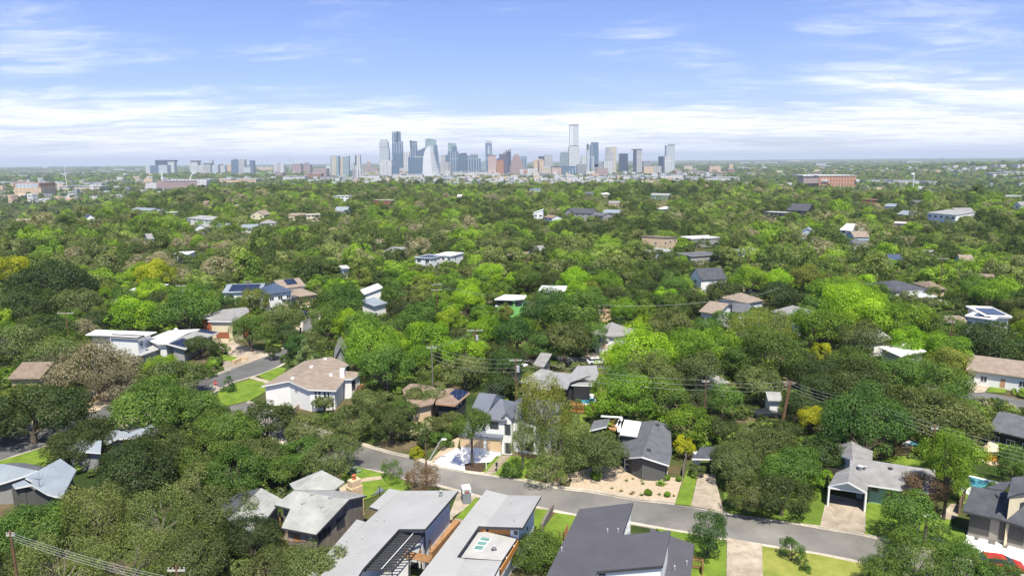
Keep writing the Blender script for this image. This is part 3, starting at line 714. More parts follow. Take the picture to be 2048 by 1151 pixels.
    def done(s):
        for (key, mn), (mb, m) in s.parts.items():
            if mb.f: mb.build(key, m, s.root)
        return s.root
def P3(s, px, py, h):
    d = rayv(px, py); t = (s.g + h - CAM_H) / d.z; return CAMV + d * t
def inset_poly(pts, ins, keep=()):
    """offset a CCW outline inwards; edges in keep stay"""
    n = len(pts); L = []
    for i in range(n):
        (x0, y0), (x1, y1) = pts[i], pts[(i + 1) % n]; dx, dy = x1 - x0, y1 - y0; l = math.hypot(dx, dy) or 1e-6
        o = 0.0 if i in keep else ins; nx, ny = -dy / l, dx / l; L.append((x0 + nx * o, y0 + ny * o, dx / l, dy / l))
    out = []
    for i in range(n):
        x0, y0, dx0, dy0 = L[i - 1]; x1, y1, dx1, dy1 = L[i]; den = dx0 * dy1 - dy0 * dx1
        if abs(den) < 0.05: out.append((x1, y1)); continue
        t = ((x1 - x0) * dy1 - (y1 - y0) * dx1) / den; out.append((x0 + dx0 * t, y0 + dy0 * t))
    return out

def blk(label, x0, y0, x1, y1, he, depth, roof='gable', rise=1.6, rc='shg', wc='white', nw=3, st=None, cat='house', name='house', group=None, ov=0.5, hh=None, door=None, solar=None, chim=None, house=None, seam=False, clear=True, fas=None, back=False, wsz=(1.5, 1.2)):
    """rectangular house from its front eave line seen at two pixels; depth away from the camera"""
    mid = P((x0 + x1) / 2, (y0 + y1) / 2, he)
    H = house
    if H is None:
        H = House(label, 1024, 900, cat, name, foot=0, group=group)
        H.g = gz(mid.x, mid.y); H.base = Vector((mid.x, mid.y, H.g)); H.root.location = H.base
    g = H.g
    d0, d1 = rayv(x0, y0), rayv(x1, y1)
    a = CAMV + d0 * ((g + he - CAM_H) / d0.z); b = CAMV + d1 * ((g + he - CAM_H) / d1.z)
    u = Vector((b.x - a.x, b.y - a.y, 0)); L = u.length; u.normalize(); v = Vector((-u.y, u.x, 0))
    if v.y < 0: v = -v
    pt = lambda s_, t_, z_: Vector((a.x, a.y, 0)) + u * (s_ * L) + v * t_ + Vector((0, 0, g + z_))
    rm = R_[rc]; wm = W_[wc]; fas = W_[fas] if fas else None
    sd = lambda k: (v if k else u)
    def pl(p, q, r):
        n = (q - p).cross(r - p).normalized(); return (n if n.z > 0 else -n, p)
    A, B, C, D = pt(0, 0, he), pt(1, 0, he), pt(1, depth, he), pt(0, depth, he)
    sm = dict(ribh=0.013, sp=0.6)
    if roof == 'flat':
        top = [p + Vector((0, 0, 0.35)) for p in (A, B, C, D)]; H.roofw([p + Vector((0, 0, .0)) for p in (A, B, C, D)], pl(A, B, C), rm, 0.3, wall=wm, inset=ov, fascia=fas)
        m = H.mb('parapet', fas or wm)
        for p, q in ((A, B), (B, C), (C, D), (D, A)): m.beam(p.lerp(q, 0.004) + Vector((0, 0, .1)), p.lerp(q, 0.996) + Vector((0, 0, .1)), 0.16, 0.22)
    elif roof == 'gable':
        r0, r1 = pt(0, depth / 2, he + rise), pt(1, depth / 2, he + rise)
        H.roofw([A, B, r1, r0], pl(A, B, r1), rm, 0.2, v if seam else None, wall=wm, inset=ov, keep=(2,), fascia=fas, **sm); H.roofw([r0, r1, C, D], pl(r0, r1, C), rm, 0.2, v if seam else None, wall=wm, inset=ov, keep=(0,), fascia=fas, **sm)
    elif roof == 'gablef':
        r0, r1 = pt(0.5, 0, he + rise), pt(0.5, depth, he + rise)
        H.roofw([A, r0, r1, D], pl(A, r0, r1), rm, 0.2, u if seam else None, wall=wm, inset=ov, keep=(1,), fascia=fas, **sm); H.roofw([r0, B, C, r1], pl(r0, B, C), rm, 0.2, u if seam else None, wall=wm, inset=ov, keep=(3,), fascia=fas, **sm)
    elif roof == 'hip':
        k = min(0.45, depth / 2 / L); r0, r1 = pt(k, depth / 2, he + rise), pt(1 - k, depth / 2, he + rise)
        for q in ([A, B, r1, r0], [B, C, r1], [C, D, r0, r1], [D, A, r0]): H.roofw(q, pl(*q[:3]), rm, 0.16, fascia=fas)
        Pw = inset_poly([(A.x, A.y), (B.x, B.y), (C.x, C.y), (D.x, D.y)], ov); H.wallring([Vector((x, y, g + he - 0.1)) for x, y in Pw], wm)
    elif roof in ('shed', 'shedl', 'shedr', 'shedf'):
        z = {'shed': (0, 0, rise, rise), 'shedf': (rise, rise, 0, 0), 'shedl': (rise, 0, 0, rise), 'shedr': (0, rise, rise, 0)}[roof]
        q = [p + Vector((0, 0, k)) for p, k in zip((A, B, C, D), z)]
        H.roofw(q, pl(*q[:3]), rm, 0.25, (v if roof in ('shed', 'shedf') else u) if seam else None, wall=wm, inset=ov, fascia=fas, **sm)
    # windows on the walls that can be seen
    st = st or (2 if he > 4.6 else 1); nrm = -v; w_, hgt = wsz
    if nw:
        for k in range(st):
            zb = g + 0.95 + k * (he / st); n_ = nw + (1 if k else 0)
            for i in range(nw):
                f = (i + 0.5) / nw
                if door and k == 0 and abs(f - door) < 0.5 / nw: continue
                c = pt(f, ov + 0.0, 0); ww = min(w_, L / nw * 0.55)
                H.winw(c - u * ww / 2, c + u * ww / 2, zb, min(zb + hgt, g + he - 0.45), nrm)
        # on the end wall that faces the camera
        side = 0 if mid.x > 0 else 1
        e = pt(side, 0, 0); en = -u if side == 0 else u
        if depth > 5 and (CAMV - e).dot(en) > 0:
            for k in range(st):
                zb = g + 0.95 + k * (he / st); c = pt(0 if side == 0 else 1, depth * 0.35, 0) - en * ov
                H.winw(c - v * 0.6, c + v * 0.6, zb, min(zb + hgt, g + he - 0.45), en)
    if door:
        c = pt(door, ov, 0); H.winw(c - u * 0.5, c + u * 0.5, g + 0.1, g + 2.2, nrm, 'door', W_['trim'], W_['salmon'], 1, 1)
    if solar:
        f0, f1, t0, t1 = solar; q = []
        for f_, t_ in ((f0, t0), (f1, t0), (f1, t1), (f0, t1)):
            zz = {'flat': 0.05, 'gable': rise * t_ * 2, 'hip': rise * t_ * 2, 'shed': rise * t_, 'shedf': rise * (1 - t_), 'shedl': rise * (1 - f_), 'shedr': rise * f_, 'gablef': rise * (1 - abs(f_ - .5) * 2)}[roof]
            q.append(pt(f_, t_ * depth, he + zz + 0.10))
        mb = MB(); mb.prism(q, [p + Vector((0, 0, .06)) for p in q]); mb.build('solar_panel', M_SOLAR, H.root)
    if chim:
        f, t, zt = chim; c = pt(f, t * depth, 0); mb = MB(); mb.box((c.x, c.y, g), (0.9, 0.9, zt), math.atan2(u.y, u.x)); mb.box((c.x, c.y, g + zt), (1.05, 1.05, 0.12), math.atan2(u.y, u.x)); mb.build('chimney', W_['brick'] if wc != 'white' else W_['trim'], H.root)
    FOOT.append(((a.x + b.x) / 2 + v.x * depth / 2, (a.y + b.y) / 2 + v.y * depth / 2, max(L, depth) * 0.5))
    if clear:
        cx, cy = (a.x + b.x) / 2 + v.x * depth / 2, (a.y + b.y) / 2 + v.y * depth / 2
        gy = proj((mid.x, mid.y, g))[1]; yt = min(y0, y1) - 3
        HOUSES.append((cx, cy, max(L, depth) * 0.42, (x0 + x1) / 2, abs(x1 - x0) / 2, yt - 3, max(y0, y1) + (gy - max(y0, y1)) * (0.10 if he > 5.5 else 0.0)))
    if house is None: H.done()
    return H

# ---------------- the near houses, measured roof plane by roof plane
def house_B():
    H = House('weathered metal roofed house with a tall limestone chimney and dark window wall', 640, 1060, foot=9)
    m = R_['metalw']; w = W_['woodg']
    r = cB((680, 300), (1235, 385)); e = cB((905, 735), (560, 668), (650, 480), (490, 440))
    pl, _ = H.roof([(*r[0], 5.6), (*r[1], 5.6), (*e[0], 3.7), e[1], e[2], e[3]], m, seam=(r[1], e[0]), wall=w, inset=0.55, keep=(0,), fascia=W_['dtrim'])
    b = cB((1410, 348), (1240, 310), (1000, 292)); H.roof([(*r[0], 5.6), (*r[1], 5.6), (*b[0], 4.5), b[1], b[2]], m, seam=(r[1], b[0]), wall=w, inset=0.4, keep=(0,), fascia=W_['dtrim'])
    q = cB((960, 95), (1190, 210), (1085, 292), (690, 292)); H.roof([(*q[0], 4.3), (*q[1], 3.5), q[2], (*q[3], 3.3)], m, seam=(q[0], q[3]), wall=w, inset=0.5, keep=(3,))
    q = cB((960, 95), (690, 292), (640, 230), (830, 150)); H.roof([(*q[0], 4.3), (*q[1], 3.3), (*q[2], 3.3), q[3]], m, wall=w, inset=0.5, keep=(0,))
    q = cB((360, 272), (565, 382), (300, 720), (30, 590)); H.roof([(*q[0], 4.4), (*q[1], 3.6), q[2], (*q[3], 4.2)], m, seam=(q[0], q[3]), wall=w, inset=0.5, keep=(3,))
    q = cB((360, 272), (30, 590), (-60, 450), (115, 335)); H.roof([(*q[0], 4.4), (*q[1], 4.2), (*q[2], 3.4), q[3]], R_['shk'], wall=w, inset=0.5, keep=(0,))
    for px, py in cB((775, 428), (965, 460), (865, 340), (1050, 370)): H.boxon('roof_vent', px, py, pl, (0.5, 0.35, 0.14), W_['grey'], 0.4)
    p = H.at(*cB((1292, 575))[0], 0); mb = MB()
    a = math.atan2(*(H.at(*cB((1340, 560))[0], 0) - H.at(*cB((1250, 600))[0], 0)).xy.yx)
    mb.box((p.x, p.y + 0.7, H.g), (1.75, 1.25, 4.2), a); mb.box((p.x, p.y + 0.7, H.g + 4.2), (1.45, 1.0, .95), a); c = mb.build('chimney', W_['stone'], H.root)
    m2 = MB(); m2.tube([(p.x, p.y + 0.7, H.g + 5.1), (p.x, p.y + 0.7, H.g + 5.65)], 0.24, 10); m2.tube([(p.x, p.y + 0.7, H.g + 5.65), (p.x, p.y + 0.7, H.g + 5.75)], 0.31, 10)
    me = m2.mesh('chimney_pot', [W_['red']], H.base); o = bpy.data.objects.new('chimney_pot', me); COL.objects.link(o); o.parent = c
    for (x0, y0, x1, y1, k) in ((1105, 560, 1190, 670, 3),): (a0, b0), (a1, b1) = cB((x0, y0), (x1, y1)); H.win(a0, b0, a1, b1, nx=k, frame=W_['dtrim'])
    for x0, x1 in ((925, 965), (972, 1010), (1015, 1050)): (a0, b0), (a1, b1) = cB((x0, 700 - (x0 - 925) * .55), (x1, 790 - (x0 - 925) * .55)); H.win(a0, b0, a1, b1, nx=1, frame=W_['dtrim'])
    for x0, x1 in ((590, 625), (632, 680), (750, 812), (820, 872)): (a0, b0), (a1, b1) = cB((x0, 728), (x1, 800)); H.win(a0, b0, a1, b1, nx=1, frame=W_['salmon'], glass=mat('curtain', (0.33, 0.36, 0.33), 0.9, 0.2, 1))
    (a0, b0), (a1, b1) = cB((685, 730), (745, 805)); H.door(a0, b0, a1, b1, W_['timber'], 'door', 1)
    for q in ((885, 850), (562, 760)): H.post('porch_post', *cB(q)[0], 0, 3.4, 0.2, W_['timber'])
    # awning strut frame on the end wall
    a, b = H.at(*cB((1082, 605))[0], 3.2), H.at(*cB((1225, 385))[0], 5.2); mb = MB(); mb.beam(a, b, .09, .09); mb.beam(H.at(*cB((1095, 590))[0], 3.1), H.at(*cB((1205, 495))[0], 3.3), .06, .06); mb.build('awning_bar', W_['trim'], H.root)
    H.done()
house_B()
def house_C():
    H = House('grey standing seam butterfly roofed house with black slatted pergola', 800, 1040, foot=9)
    m = R_['metal']; w = W_['whiteb']; d = W_['dtrim']
    sm = (cC((785, 680))[0], cC((1045, 680))[0])
    pts = cC((800, 300, 4.3), (1375, 298, 5.7), (1045, 680), (785, 680), (425, 1075), (330, 1230), (-60, 1230), (235, 840, 4.3), (455, 610), (585, 490))
    pl, W1 = H.roof(pts, m, seam=sm, wall=w, inset=0.85, fascia=d, thick=0.34)
    q = cC((690, 278, 4.9), (800, 300, 4.3), (585, 490, 4.3), (490, 460)); H.roof(q, m, seam=(cC((690, 278))[0], cC((800, 300))[0]), wall=W_['wood'], inset=0.7, keep=(1,), fascia=d, thick=0.3)
    q = cC((365, 585, 4.9), (455, 610, 4.3), (235, 840, 4.3), (-60, 1230), (-160, 1190)); H.roof(q, m, seam=(cC((365, 585))[0], cC((455, 610))[0]), wall=W_['woodg'], inset=0.6, keep=(1, 2), fascia=d, thick=0.3)
    for a in ((562, 620), (640, 615), (420, 795), (265, 820)): H.vent(*cC(a)[0], pl)
    H.vent(*cC((1203, 360))[0], pl, W_['grey'], 0.18, 0.7, 'flue')
    # pergola
    L0 = [cC((790, 705))[0], cC((455, 1075))[0]]; ends = [(1040, 708), (1018, 732), (997, 757), (975, 781), (953, 805), (932, 830), (910, 856), (885, 882), (860, 908), (838, 935), (815, 962), (792, 990), (766, 1020), (740, 1050), (715, 1082)]
    hz = 4.55; mb = MB(); n = len(ends)
    lw = [H.at(*cC((790 - (790 - 440) * i / (n - 1), 700 + (1080 - 700) * i / (n - 1)))[0], hz) for i in range(n)]; rw = [H.at(*cC(e)[0], hz) for e in ends]
    for i in range(n): mb.beam(lw[i], rw[i], 0.07, 0.26)
    mb.build('pergola_slat_set', d, H.root)
    mb = MB(); mb.beam(rw[0] + Vector((0, 0, -.2)), rw[-1] + Vector((0, 0, -.2)), 0.12, 0.25); mb.beam(lw[0] + Vector((0, 0, -.2)), lw[-1] + Vector((0, 0, -.2)), .1, .25); mb.build('pergola_beam', d, H.root)
    mb = MB(); mb.tube([H.at(*cC((955, 690))[0], 4.8), H.at(*cC((610, 1078))[0], 4.8)], 0.035, 6); mb.build('cable_rod', W_['trim'], H.root)
    for i in (0, 7, 14): mb = MB(); mb.box((rw[i].x, rw[i].y, H.g), (0.14, 0.14, hz - .3)); mb.build('pergola_post', d, H.root)
    H.box_px(cC((600, 1140), (740, 1062), (800, 985), (878, 990), (875, 1240), (560, 1260)), 2.7, w, R_['flat'])
    mb = H.mb('deck', mat('dark stained deck', (0.035, 0.032, 0.030), 0.8, 0.3, 1.5)); tri_poly(mb, [H.at(a, b, 0.35) for a, b in cC((780, 700), (1048, 690), (1050, 840), (1150, 870), (1345, 680), (1385, 705), (1080, 1020), (800, 1010))])
    # timber trellis with crossing slats
    tr = cC((858, 898), (1112, 952), (1082, 1010), (800, 956)); w4 = [H.at(a, b, 2.75) for a, b in tr]; mb = MB()
    for i in range(15):
        t = i / 14; mb.beam(w4[0].lerp(w4[3], t), w4[1].lerp(w4[2], t), 0.10, 0.05)
    for i in range(6):
        t = i / 5; mb.beam(w4[0].lerp(w4[1], t) - Vector((0, 0, .1)), w4[3].lerp(w4[2], t) - Vector((0, 0, .1)), 0.08, 0.14)
    mb.build('trellis', W_['timber'], H.root)
    for a, b in ((1100, 1000), (805, 975), (1010, 1100)):
        H.post('trellis_post', *cC((a, b))[0], 0, 2.7, 0.16, W_['timber'])
    mb = MB(); fp = [H.at(*cC(q)[0], 0.0) for q in ((1365, 690), (1240, 830), (1085, 1010))]
    for i in range(2): mb.beam(fp[i] + Vector((0, 0, .75)), fp[i + 1] + Vector((0, 0, .75)), .9, 1.3)
    mb.build('screen_wall', W_['timber'], H.root)
    (a0, b0), (a1, b1) = cC((905, 1010), (985, 1130)); H.win(a0, b0, a1, b1, nx=3, ny=3, frame=d)
    (a0, b0), (a1, b1) = cC((1200, 725), (1232, 790)); H.win(a0, b0, a1, b1, nx=1, frame=W_['grey'], glass=w)
    H.done()
house_C()
def house_D():
    H = House('grey seamed roof house with three green skylights on a pale flat section', 960, 1080, foot=9)
    m = R_['metal']; w = W_['whiteb']; d = W_['dtrim']
    pl, _ = H.roof(cD((710, 292, 5.2), (925, 345, 4.5), (700, 655), (632, 650), (415, 960), (500, 975), (370, 1230), (-20, 1230, 5.2)), m, seam=(cD((710, 292))[0], cD((925, 345))[0]), wall=w, inset=0.6, keep=(1, 5), fascia=d, thick=0.34)
    pl2, _ = H.roof(cD((925, 345, 4.5), (1255, 350, 5.7), (1070, 665), (700, 655, 4.5)), m, seam=(cD((925, 345))[0], cD((1255, 350))[0]), wall=w, inset=0.75, keep=(3,), fascia=d, thick=0.34)
    pl3, _ = H.roof(cD((500, 978, 4.5), (866, 996, 5.1), (740, 1235), (365, 1235, 4.5)), m, seam=(cD((500, 978))[0], cD((866, 996))[0]), wall=w, inset=0.6, keep=(3,), fascia=d, thick=0.3)
    pf, _ = H.roof(cD((632, 690, 3.75), (1032, 745, 3.75), (866, 992), (440, 962, 3.75)), R_['flat'], wall=w, inset=0.35, fascia=d, thick=0.3)
    for q in (((655, 765), (757, 785), (735, 818), (633, 800)), ((626, 806), (727, 822), (705, 858), (606, 846)), ((598, 848), (700, 860), (672, 904), (575, 893))):
        f = H.quad('skylight', cD(*q), pf, W_['trim'], 0.12); c = [sum(x) / 4 for x in zip(*q)]
        q2 = [(c[0] + (a - c[0]) * .86, c[1] + (b - c[1]) * .82) for a, b in q]; w_ = [H.hit(a, b, pf) for a, b in cD(*q2)]
        mb = MB(); mb.prism([p + Vector((0, 0, .125)) for p in w_], [p + Vector((0, 0, .15)) for p in w_]); me = mb.mesh('pane', [GLS], H.base); o = bpy.data.objects.new('pane', me); COL.objects.link(o); o.parent = f
    H.vent(*cD((788, 880))[0], pf, None, 0.14, 0.35); mb = H.mb('vent_base', d); p = H.hit(*cD((785, 886))[0], pf); mb.box((p.x, p.y, p.z), (.6, .45, .05), .3)
    for a in ((955, 435), (988, 608)): H.vent(*cD(a)[0], pl2)
    # cedar clerestory panels above the flat roof
    for (x0, y0, x1, y1, h1) in ((640, 700, 705, 708, 0.75), (735, 712, 975, 748, 1.05)):
        a, b = H.at(*cD((x0, y0))[0], 3.78), H.at(*cD((x1, y1))[0], 3.78); n = Vector((b.y - a.y, a.x - b.x, 0)).normalized() * 0.06; u = Vector((0, 0, h1)); mb = MB()
        mb.prism([a, b, b + n, a + n], [a + u * .7, b + u, b + u + n, a + n + u * .7]); mb.build('cedar_panel', W_['wood'], H.root)
    a, b = H.at(*cD((1040, 770))[0], 3.6), H.at(*cD((842, 1090))[0], 3.6); mb = MB(); mb.beam(a + Vector((0, 0, -.35)), b + Vector((0, 0, -.35)), 0.10, 0.75); mb.build('cedar_fascia', W_['wood'], H.root)
    for q in ((978, 855), (905, 972)): p = H.at(*cD(q)[0], 3.4); mb = MB(); mb.box((p.x + .1, p.y - .1, p.z), (.16, .16, .2)); mb.build('wall_light', W_['trim'], H.root)
    for q in ((905, 1148), (1000, 900)): H.post('porch_post', *cD(q)[0], 0, 3.3, 0.16, d)
    (a0, b0), (a1, b1) = cD((1186, 520), (1214, 640)); H.door(a0, b0, a1, b1, W_['timber'], 'door', 1)
    (a0, b0), (a1, b1) = cD((1112, 660), (1122, 690)); H.win(a0, b0, a1, b1, nx=1, frame=d)
    (a0, b0), (a1, b1) = cD((985, 700), (1020, 735)); H.win(a0, b0, a1, b1, nx=1, frame=d)
    H.done()
house_D()
def house_E():
    H = House('charcoal seamed metal roofed house with white walls beside the street', 1240, 1110, foot=10)
    m = R_['metald']; w = W_['white']; d = W_['dtrim']
    sm = (cE((300, 850))[0], cE((1440, 720))[0])
    pl, _ = H.roof(cE((540, 482, 5.9), (1078, 418, 6.7), (970, 738), (1450, 695), (1372, 1042), (712, 1100), (690, 1240), (165, 1240, 5.9)), m, seam=sm, wall=w, inset=0.22, fascia=d, thick=0.3, sp=0.5)
    pl2, _ = H.roof(cE((1240, 672, 4.1), (1320, 700), (1682, 832, 3.6), (1640, 1240, 3.6), (1330, 1240)), m, seam=(cE((1500, 900))[0], cE((1660, 880))[0]), wall=w, inset=0.5, fascia=W_['grey'], thick=0.25, sp=0.5)
    for a in ((820, 718), (925, 712), (365, 900)): H.vent(*cE(a)[0], pl)
    for a in ((1607, 1035), (1487, 1085)): H.vent(*cE(a)[0], pl2)
    for i in range(3):
        (a0, b0), (a1, b1) = cE((1000 + i * 16, 650 - i * 16), (1010 + i * 16, 720 - i * 16)); H.win(a0, b0, a1, b1, nx=1, ny=2)
    pf, _ = H.roof(cE((820, 1122, 4.6), (1352, 1082, 4.6), (1340, 1240, 4.6), (760, 1240)), R_['white'], wall=w, inset=0.3, fascia=d, thick=0.2)
    (a0, b0), (a1, b1) = cE((730, 1112), (800, 1140)); H.win(a0, b0, a1, b1, nx=2, frame=d)
    H.done()
house_E()
def house_A():
    H = House('pale blue grey metal roofed house with white gable edges by the left frame', 60, 1000, foot=8)
    m = R_['metalb']; w = W_['grey']; t = W_['trim']
    q = cA((-120, 540, 4.5), (30, 530), (375, 598, 4.5), (240, 650), (10, 722, 3.4), (-120, 745)); H.roof(q, m, seam=(cA((30, 530))[0], cA((-40, 700))[0]), wall=w, inset=0.6, keep=(0, 1), fascia=t)
    q = cA((30, 530, 4.5), (375, 598, 4.5), (420, 560), (240, 520, 3.5), (120, 522)); H.roof(q, R_['shd'], wall=w, inset=0.5, keep=(0,))
    q = cA((375, 598, 4.4), (600, 478, 4.6), (760, 590), (620, 860), (540, 850, 3.4), (460, 825), (310, 735), (330, 708), (250, 668)); H.roof(q, m, seam=(cA((560, 520))[0], cA((450, 800))[0]), wall=W_['dark'], inset=0.5, fascia=t, keep=())
    q = cA((310, 736, 3.9), (150, 768, 3.3), (120, 735), (240, 690, 3.7)); H.roof(q, m, fascia=t, wall=W_['dark'], inset=0.4)
    H.box_px(cA((115, 775), (350, 800), (460, 835), (420, 760), (200, 740)), 2.8, W_['dark'])
    p = [H.at(*cA(q)[0], 0.0) for q in ((-30, 890), (110, 850))]; mb = MB()
    for z in (0.35, 0.95, 1.5): mb.beam(p[0] + Vector((0, 0, z)), p[1] + Vector((0, 0, z)), 0.06, 0.2)
    for k in range(2): mb.beam(p[k], p[k] + Vector((0, 0, 1.9)), .15, .15)
    mb.build('railing', t, H.root)
    p = H.at(*cA((395, 760))[0], 3.9); mb = MB(); mb.tube([p, p + Vector((0, 0, 1.1))], .03, 5)
    for k in range(6): a = k; mb.tube([p + Vector((0, 0, 1)), p + Vector((math.cos(a) * .7, math.sin(a) * .7, 1.3 + .2 * (k % 3)))], .02, 4)
    mb.build('antenna', W_['dtrim'], H.root)
    H.done()
    H = House('light metal roofs showing between the dark trees beside the left street', 250, 880, foot=7)
    q = cA((1140, 190, 4.2), (1270, 215), (1160, 280), (1060, 330, 3.2), (960, 240)); H.roof(q, m, wall=W_['grey'], inset=.5, seam=(cA((1200, 205))[0], cA((1080, 300))[0]), fascia=t)
    q = cA((1300, 215, 4.0), (1510, 140, 4.0), (1580, 190), (1500, 260, 3.2), (1180, 280)); H.roof(q, m, wall=W_['grey'], inset=.5, seam=(cA((1400, 190))[0], cA((1350, 270))[0]), fascia=t)
    q = cA((1160, 178, 3.8), (1320, 182, 3.8), (1510, 130), (1300, 215, 3.9)); H.roof(q, R_['shd'])
    q = cA((600, 372, 3.4), (760, 402, 3.4), (1000, 420), (1010, 300, 4.4), (850, 290), (700, 340)); H.roof(q, m, wall=W_['grey'], inset=.5, fascia=t)
    H.done()
house_A()
def house_G():
    H = House('slate shingle gabled house with dark brick end wall facing the gravel yard', 1290, 940, foot=8)
    m = R_['shd']; w = W_['dark']; t = W_['trim']
    plr, _ = H.roof(cG((1345, 545, 4.0), (1500, 600), (1508, 860), (1482, 992, 2.9), (1210, 905, 4.0)), m, wall=w, inset=.55, keep=(4,), fascia=t)
    pll, _ = H.roof(cG((1345, 545, 4.0), (1210, 905, 4.0), (1085, 915, 2.95), (880, 800), (980, 682), (1165, 718), (1210, 560)), m, wall=w, inset=.55, keep=(0,), fascia=t)
    pf, _ = H.roof(cG((1040, 538, 3.3), (1207, 560, 3.3), (1165, 702, 3.3), (993, 680)), R_['white'], wall=w, inset=.4, fascia=t)
    H.roof(cG((735, 548, 3.5), (890, 530, 3.5), (862, 605, 3.1), (690, 645)), m, wall=w, inset=.4, fascia=t)
    mb = H.mb('deck', W_['timber']); tri_poly(mb, [H.at(a, b, 1.2) for a, b in cG((865, 600), (892, 525), (1012, 545), (985, 665), (900, 640))])
    for q in (((805, 505), (1018, 518)), ((1012, 530), (962, 610)), ((990, 545), (985, 660))):
        mb = MB(); mb.beam(H.at(*cG(q[0])[0], 3.3), H.at(*cG(q[1])[0], 3.3), .5, .12); mb.build('pergola_beam', t, H.root)
    for q in ((1366, 598), (1280, 848)): H.boxon('roof_vent', *cG(q)[0], plr, (.55, .5, .3), W_['dtrim'])
    H.boxon('roof_vent', *cG((1085, 695))[0], pll, (.55, .5, .3), W_['dtrim'])
    mb = MB(); a, b = H.at(*cG((1040, 1038))[0], 0), H.at(*cG((1097, 1044))[0], 0)
    for z in (.1, .95, 1.75): mb.beam(a + Vector((0, 0, z)), b + Vector((0, 0, z)), .12, .12)
    for p in (a, b): mb.beam(p, p + Vector((0, 0, 1.85)), .12, .12)
    mb.build('garden_screen', t, H.root)
    H.box_px(cG((1400, 1045), (1470, 1052), (1465, 1090), (1398, 1085)), .9, W_['grey'])
    H.done()
    H = House('small dark roofed carport with a white post beside the paved drive', 1425, 935, 'carport', 'carport', foot=5)
    H.roof(cG((1800, 810, 3.3), (2040, 800, 3.3), (2048, 930), (1710, 925, 2.8)), R_['shk'], wall=W_['dark'], inset=1.6, fascia=t); mb = MB(); p = H.at(*cG((1752, 1030))[0], 0); mb.box((p.x, p.y, H.g), (.9, .9, 2.6)); mb.build('pier', t, H.root); H.done()
house_G()
def house_F():
    H = House('white two storey villa with slate blue metal roofs and wooden garage doors', 990, 905, foot=9)
    f = lambda x0, y0, x1, y1, *a, **k: blk('', *cF((x0, y0))[0], *cF((x1, y1))[0], *a, house=H, clear=False, seam=True, nw=0, **k)
    f(690, 468, 865, 488, 6.0, 9, 'gable', 1.9, 'metaln', 'white', ov=.35)
    f(822, 532, 1060, 552, 5.8, 8.5, 'hip', 2.0, 'metaln', 'white', ov=.35)
    f(1000, 510, 1480, 565, 5.8, 9, 'hip', 2.2, 'metaln', 'white', ov=.35)
    f(1005, 520, 1118, 530, 6.2, 4, 'gablef', .9, 'metaln', 'white', ov=.25)
    f(583, 690, 1012, 722, 3.2, 6.5, 'shed', 0.7, 'metaln', 'white', ov=.25)
    d = W_['dtrim']
    for q in (((600, 722), (834, 815)), ((862, 740), (1003, 850))): (a0, b0), (a1, b1) = cF(*q); H.door(a0, b0, a1, b1, W_['gdoor'])
    for q, nx, ny in ((((895, 560), (980, 630)), 2, 2), (((1040, 585), (1100, 690)), 2, 3), (((1040, 770), (1100, 870)), 2, 2), (((1235, 620), (1325, 680)), 2, 2), (((1240, 760), (1330, 850)), 2, 2), (((1385, 640), (1430, 700)), 1, 2)):
        (a0, b0), (a1, b1) = cF(*q); H.win(a0, b0, a1, b1, nx=nx, ny=ny, frame=d)
    H.done()
def house_J():
    H = House('white walled house with a broad tan shingle roof and french windows', 640, 800, foot=11)
    m = R_['sht']; w = W_['white']; t = W_['trim']
    pl, _ = H.roof(cJ((905, 360, 5.4), (640, 405), (560, 450), (212, 655, 4.0), (480, 602, 5.2)), m, wall=w, inset=.5, keep=(4,), fascia=t)
    pr, _ = H.roof(cJ((905, 360, 5.4), (480, 602, 5.2), (680, 688), (955, 698, 3.9), (1045, 582), (760, 548), (1000, 492), (1082, 437)), m, wall=w, inset=.45, keep=(0,), fascia=t)
    p3, _ = H.roof(cJ((735, 545, 4.9), (1010, 500, 4.9), (1222, 516), (1115, 582, 4.1), (1045, 584)), m, wall=w, inset=.4, fascia=t)
    for q, pp_ in (((712, 468), pr), ((525, 582), pr), ((905, 548), p3), ((850, 388), pr)): H.boxon('roof_vent', *cJ(q)[0], pp_, (.6, .6, .3), t)
    H.boxon('chimney', *cJ((1022, 560))[0], p3, (.9, .9, 1.6), t)
    for q, nx, ny in ((((738, 700), (768, 782)), 1, 2), (((775, 700), (806, 784)), 1, 2), (((828, 705), (858, 775)), 1, 1), (((866, 705), (892, 770)), 1, 1), (((545, 684), (578, 716)), 1, 2)):
        (a0, b0), (a1, b1) = cJ(*q); H.win(a0, b0, a1, b1, nx=nx, ny=ny)
    (a0, b0), (a1, b1) = cJ((1110, 600), (1145, 690)); H.win(a0, b0, a1, b1, nx=2, frame=W_['dtrim'])
    # outside stair with posts
    a, b = H.at(*cJ((1205, 640))[0], 2.9), H.at(*cJ((1155, 742))[0], 0.1); mb = MB()
    n = Vector((b.y - a.y, a.x - b.x, 0)).normalized() * .6
    for i in range(11): p = a.lerp(b, i / 10); mb.beam(p - n, p + n, .28, .06)
    mb.beam(a - n, b - n, .08, .25); mb.beam(a + n, b + n, .08, .25); mb.beam(a - n + Vector((0, 0, .9)), b - n + Vector((0, 0, .9)), .05, .06); mb.build('stair', W_['timber'], H.root)
    for q in ((1240, 690), (1205, 720)): H.post('stair_post', *cJ(q)[0], 0, 3.2, .14, W_['timber'])
    H.done()
house_J()
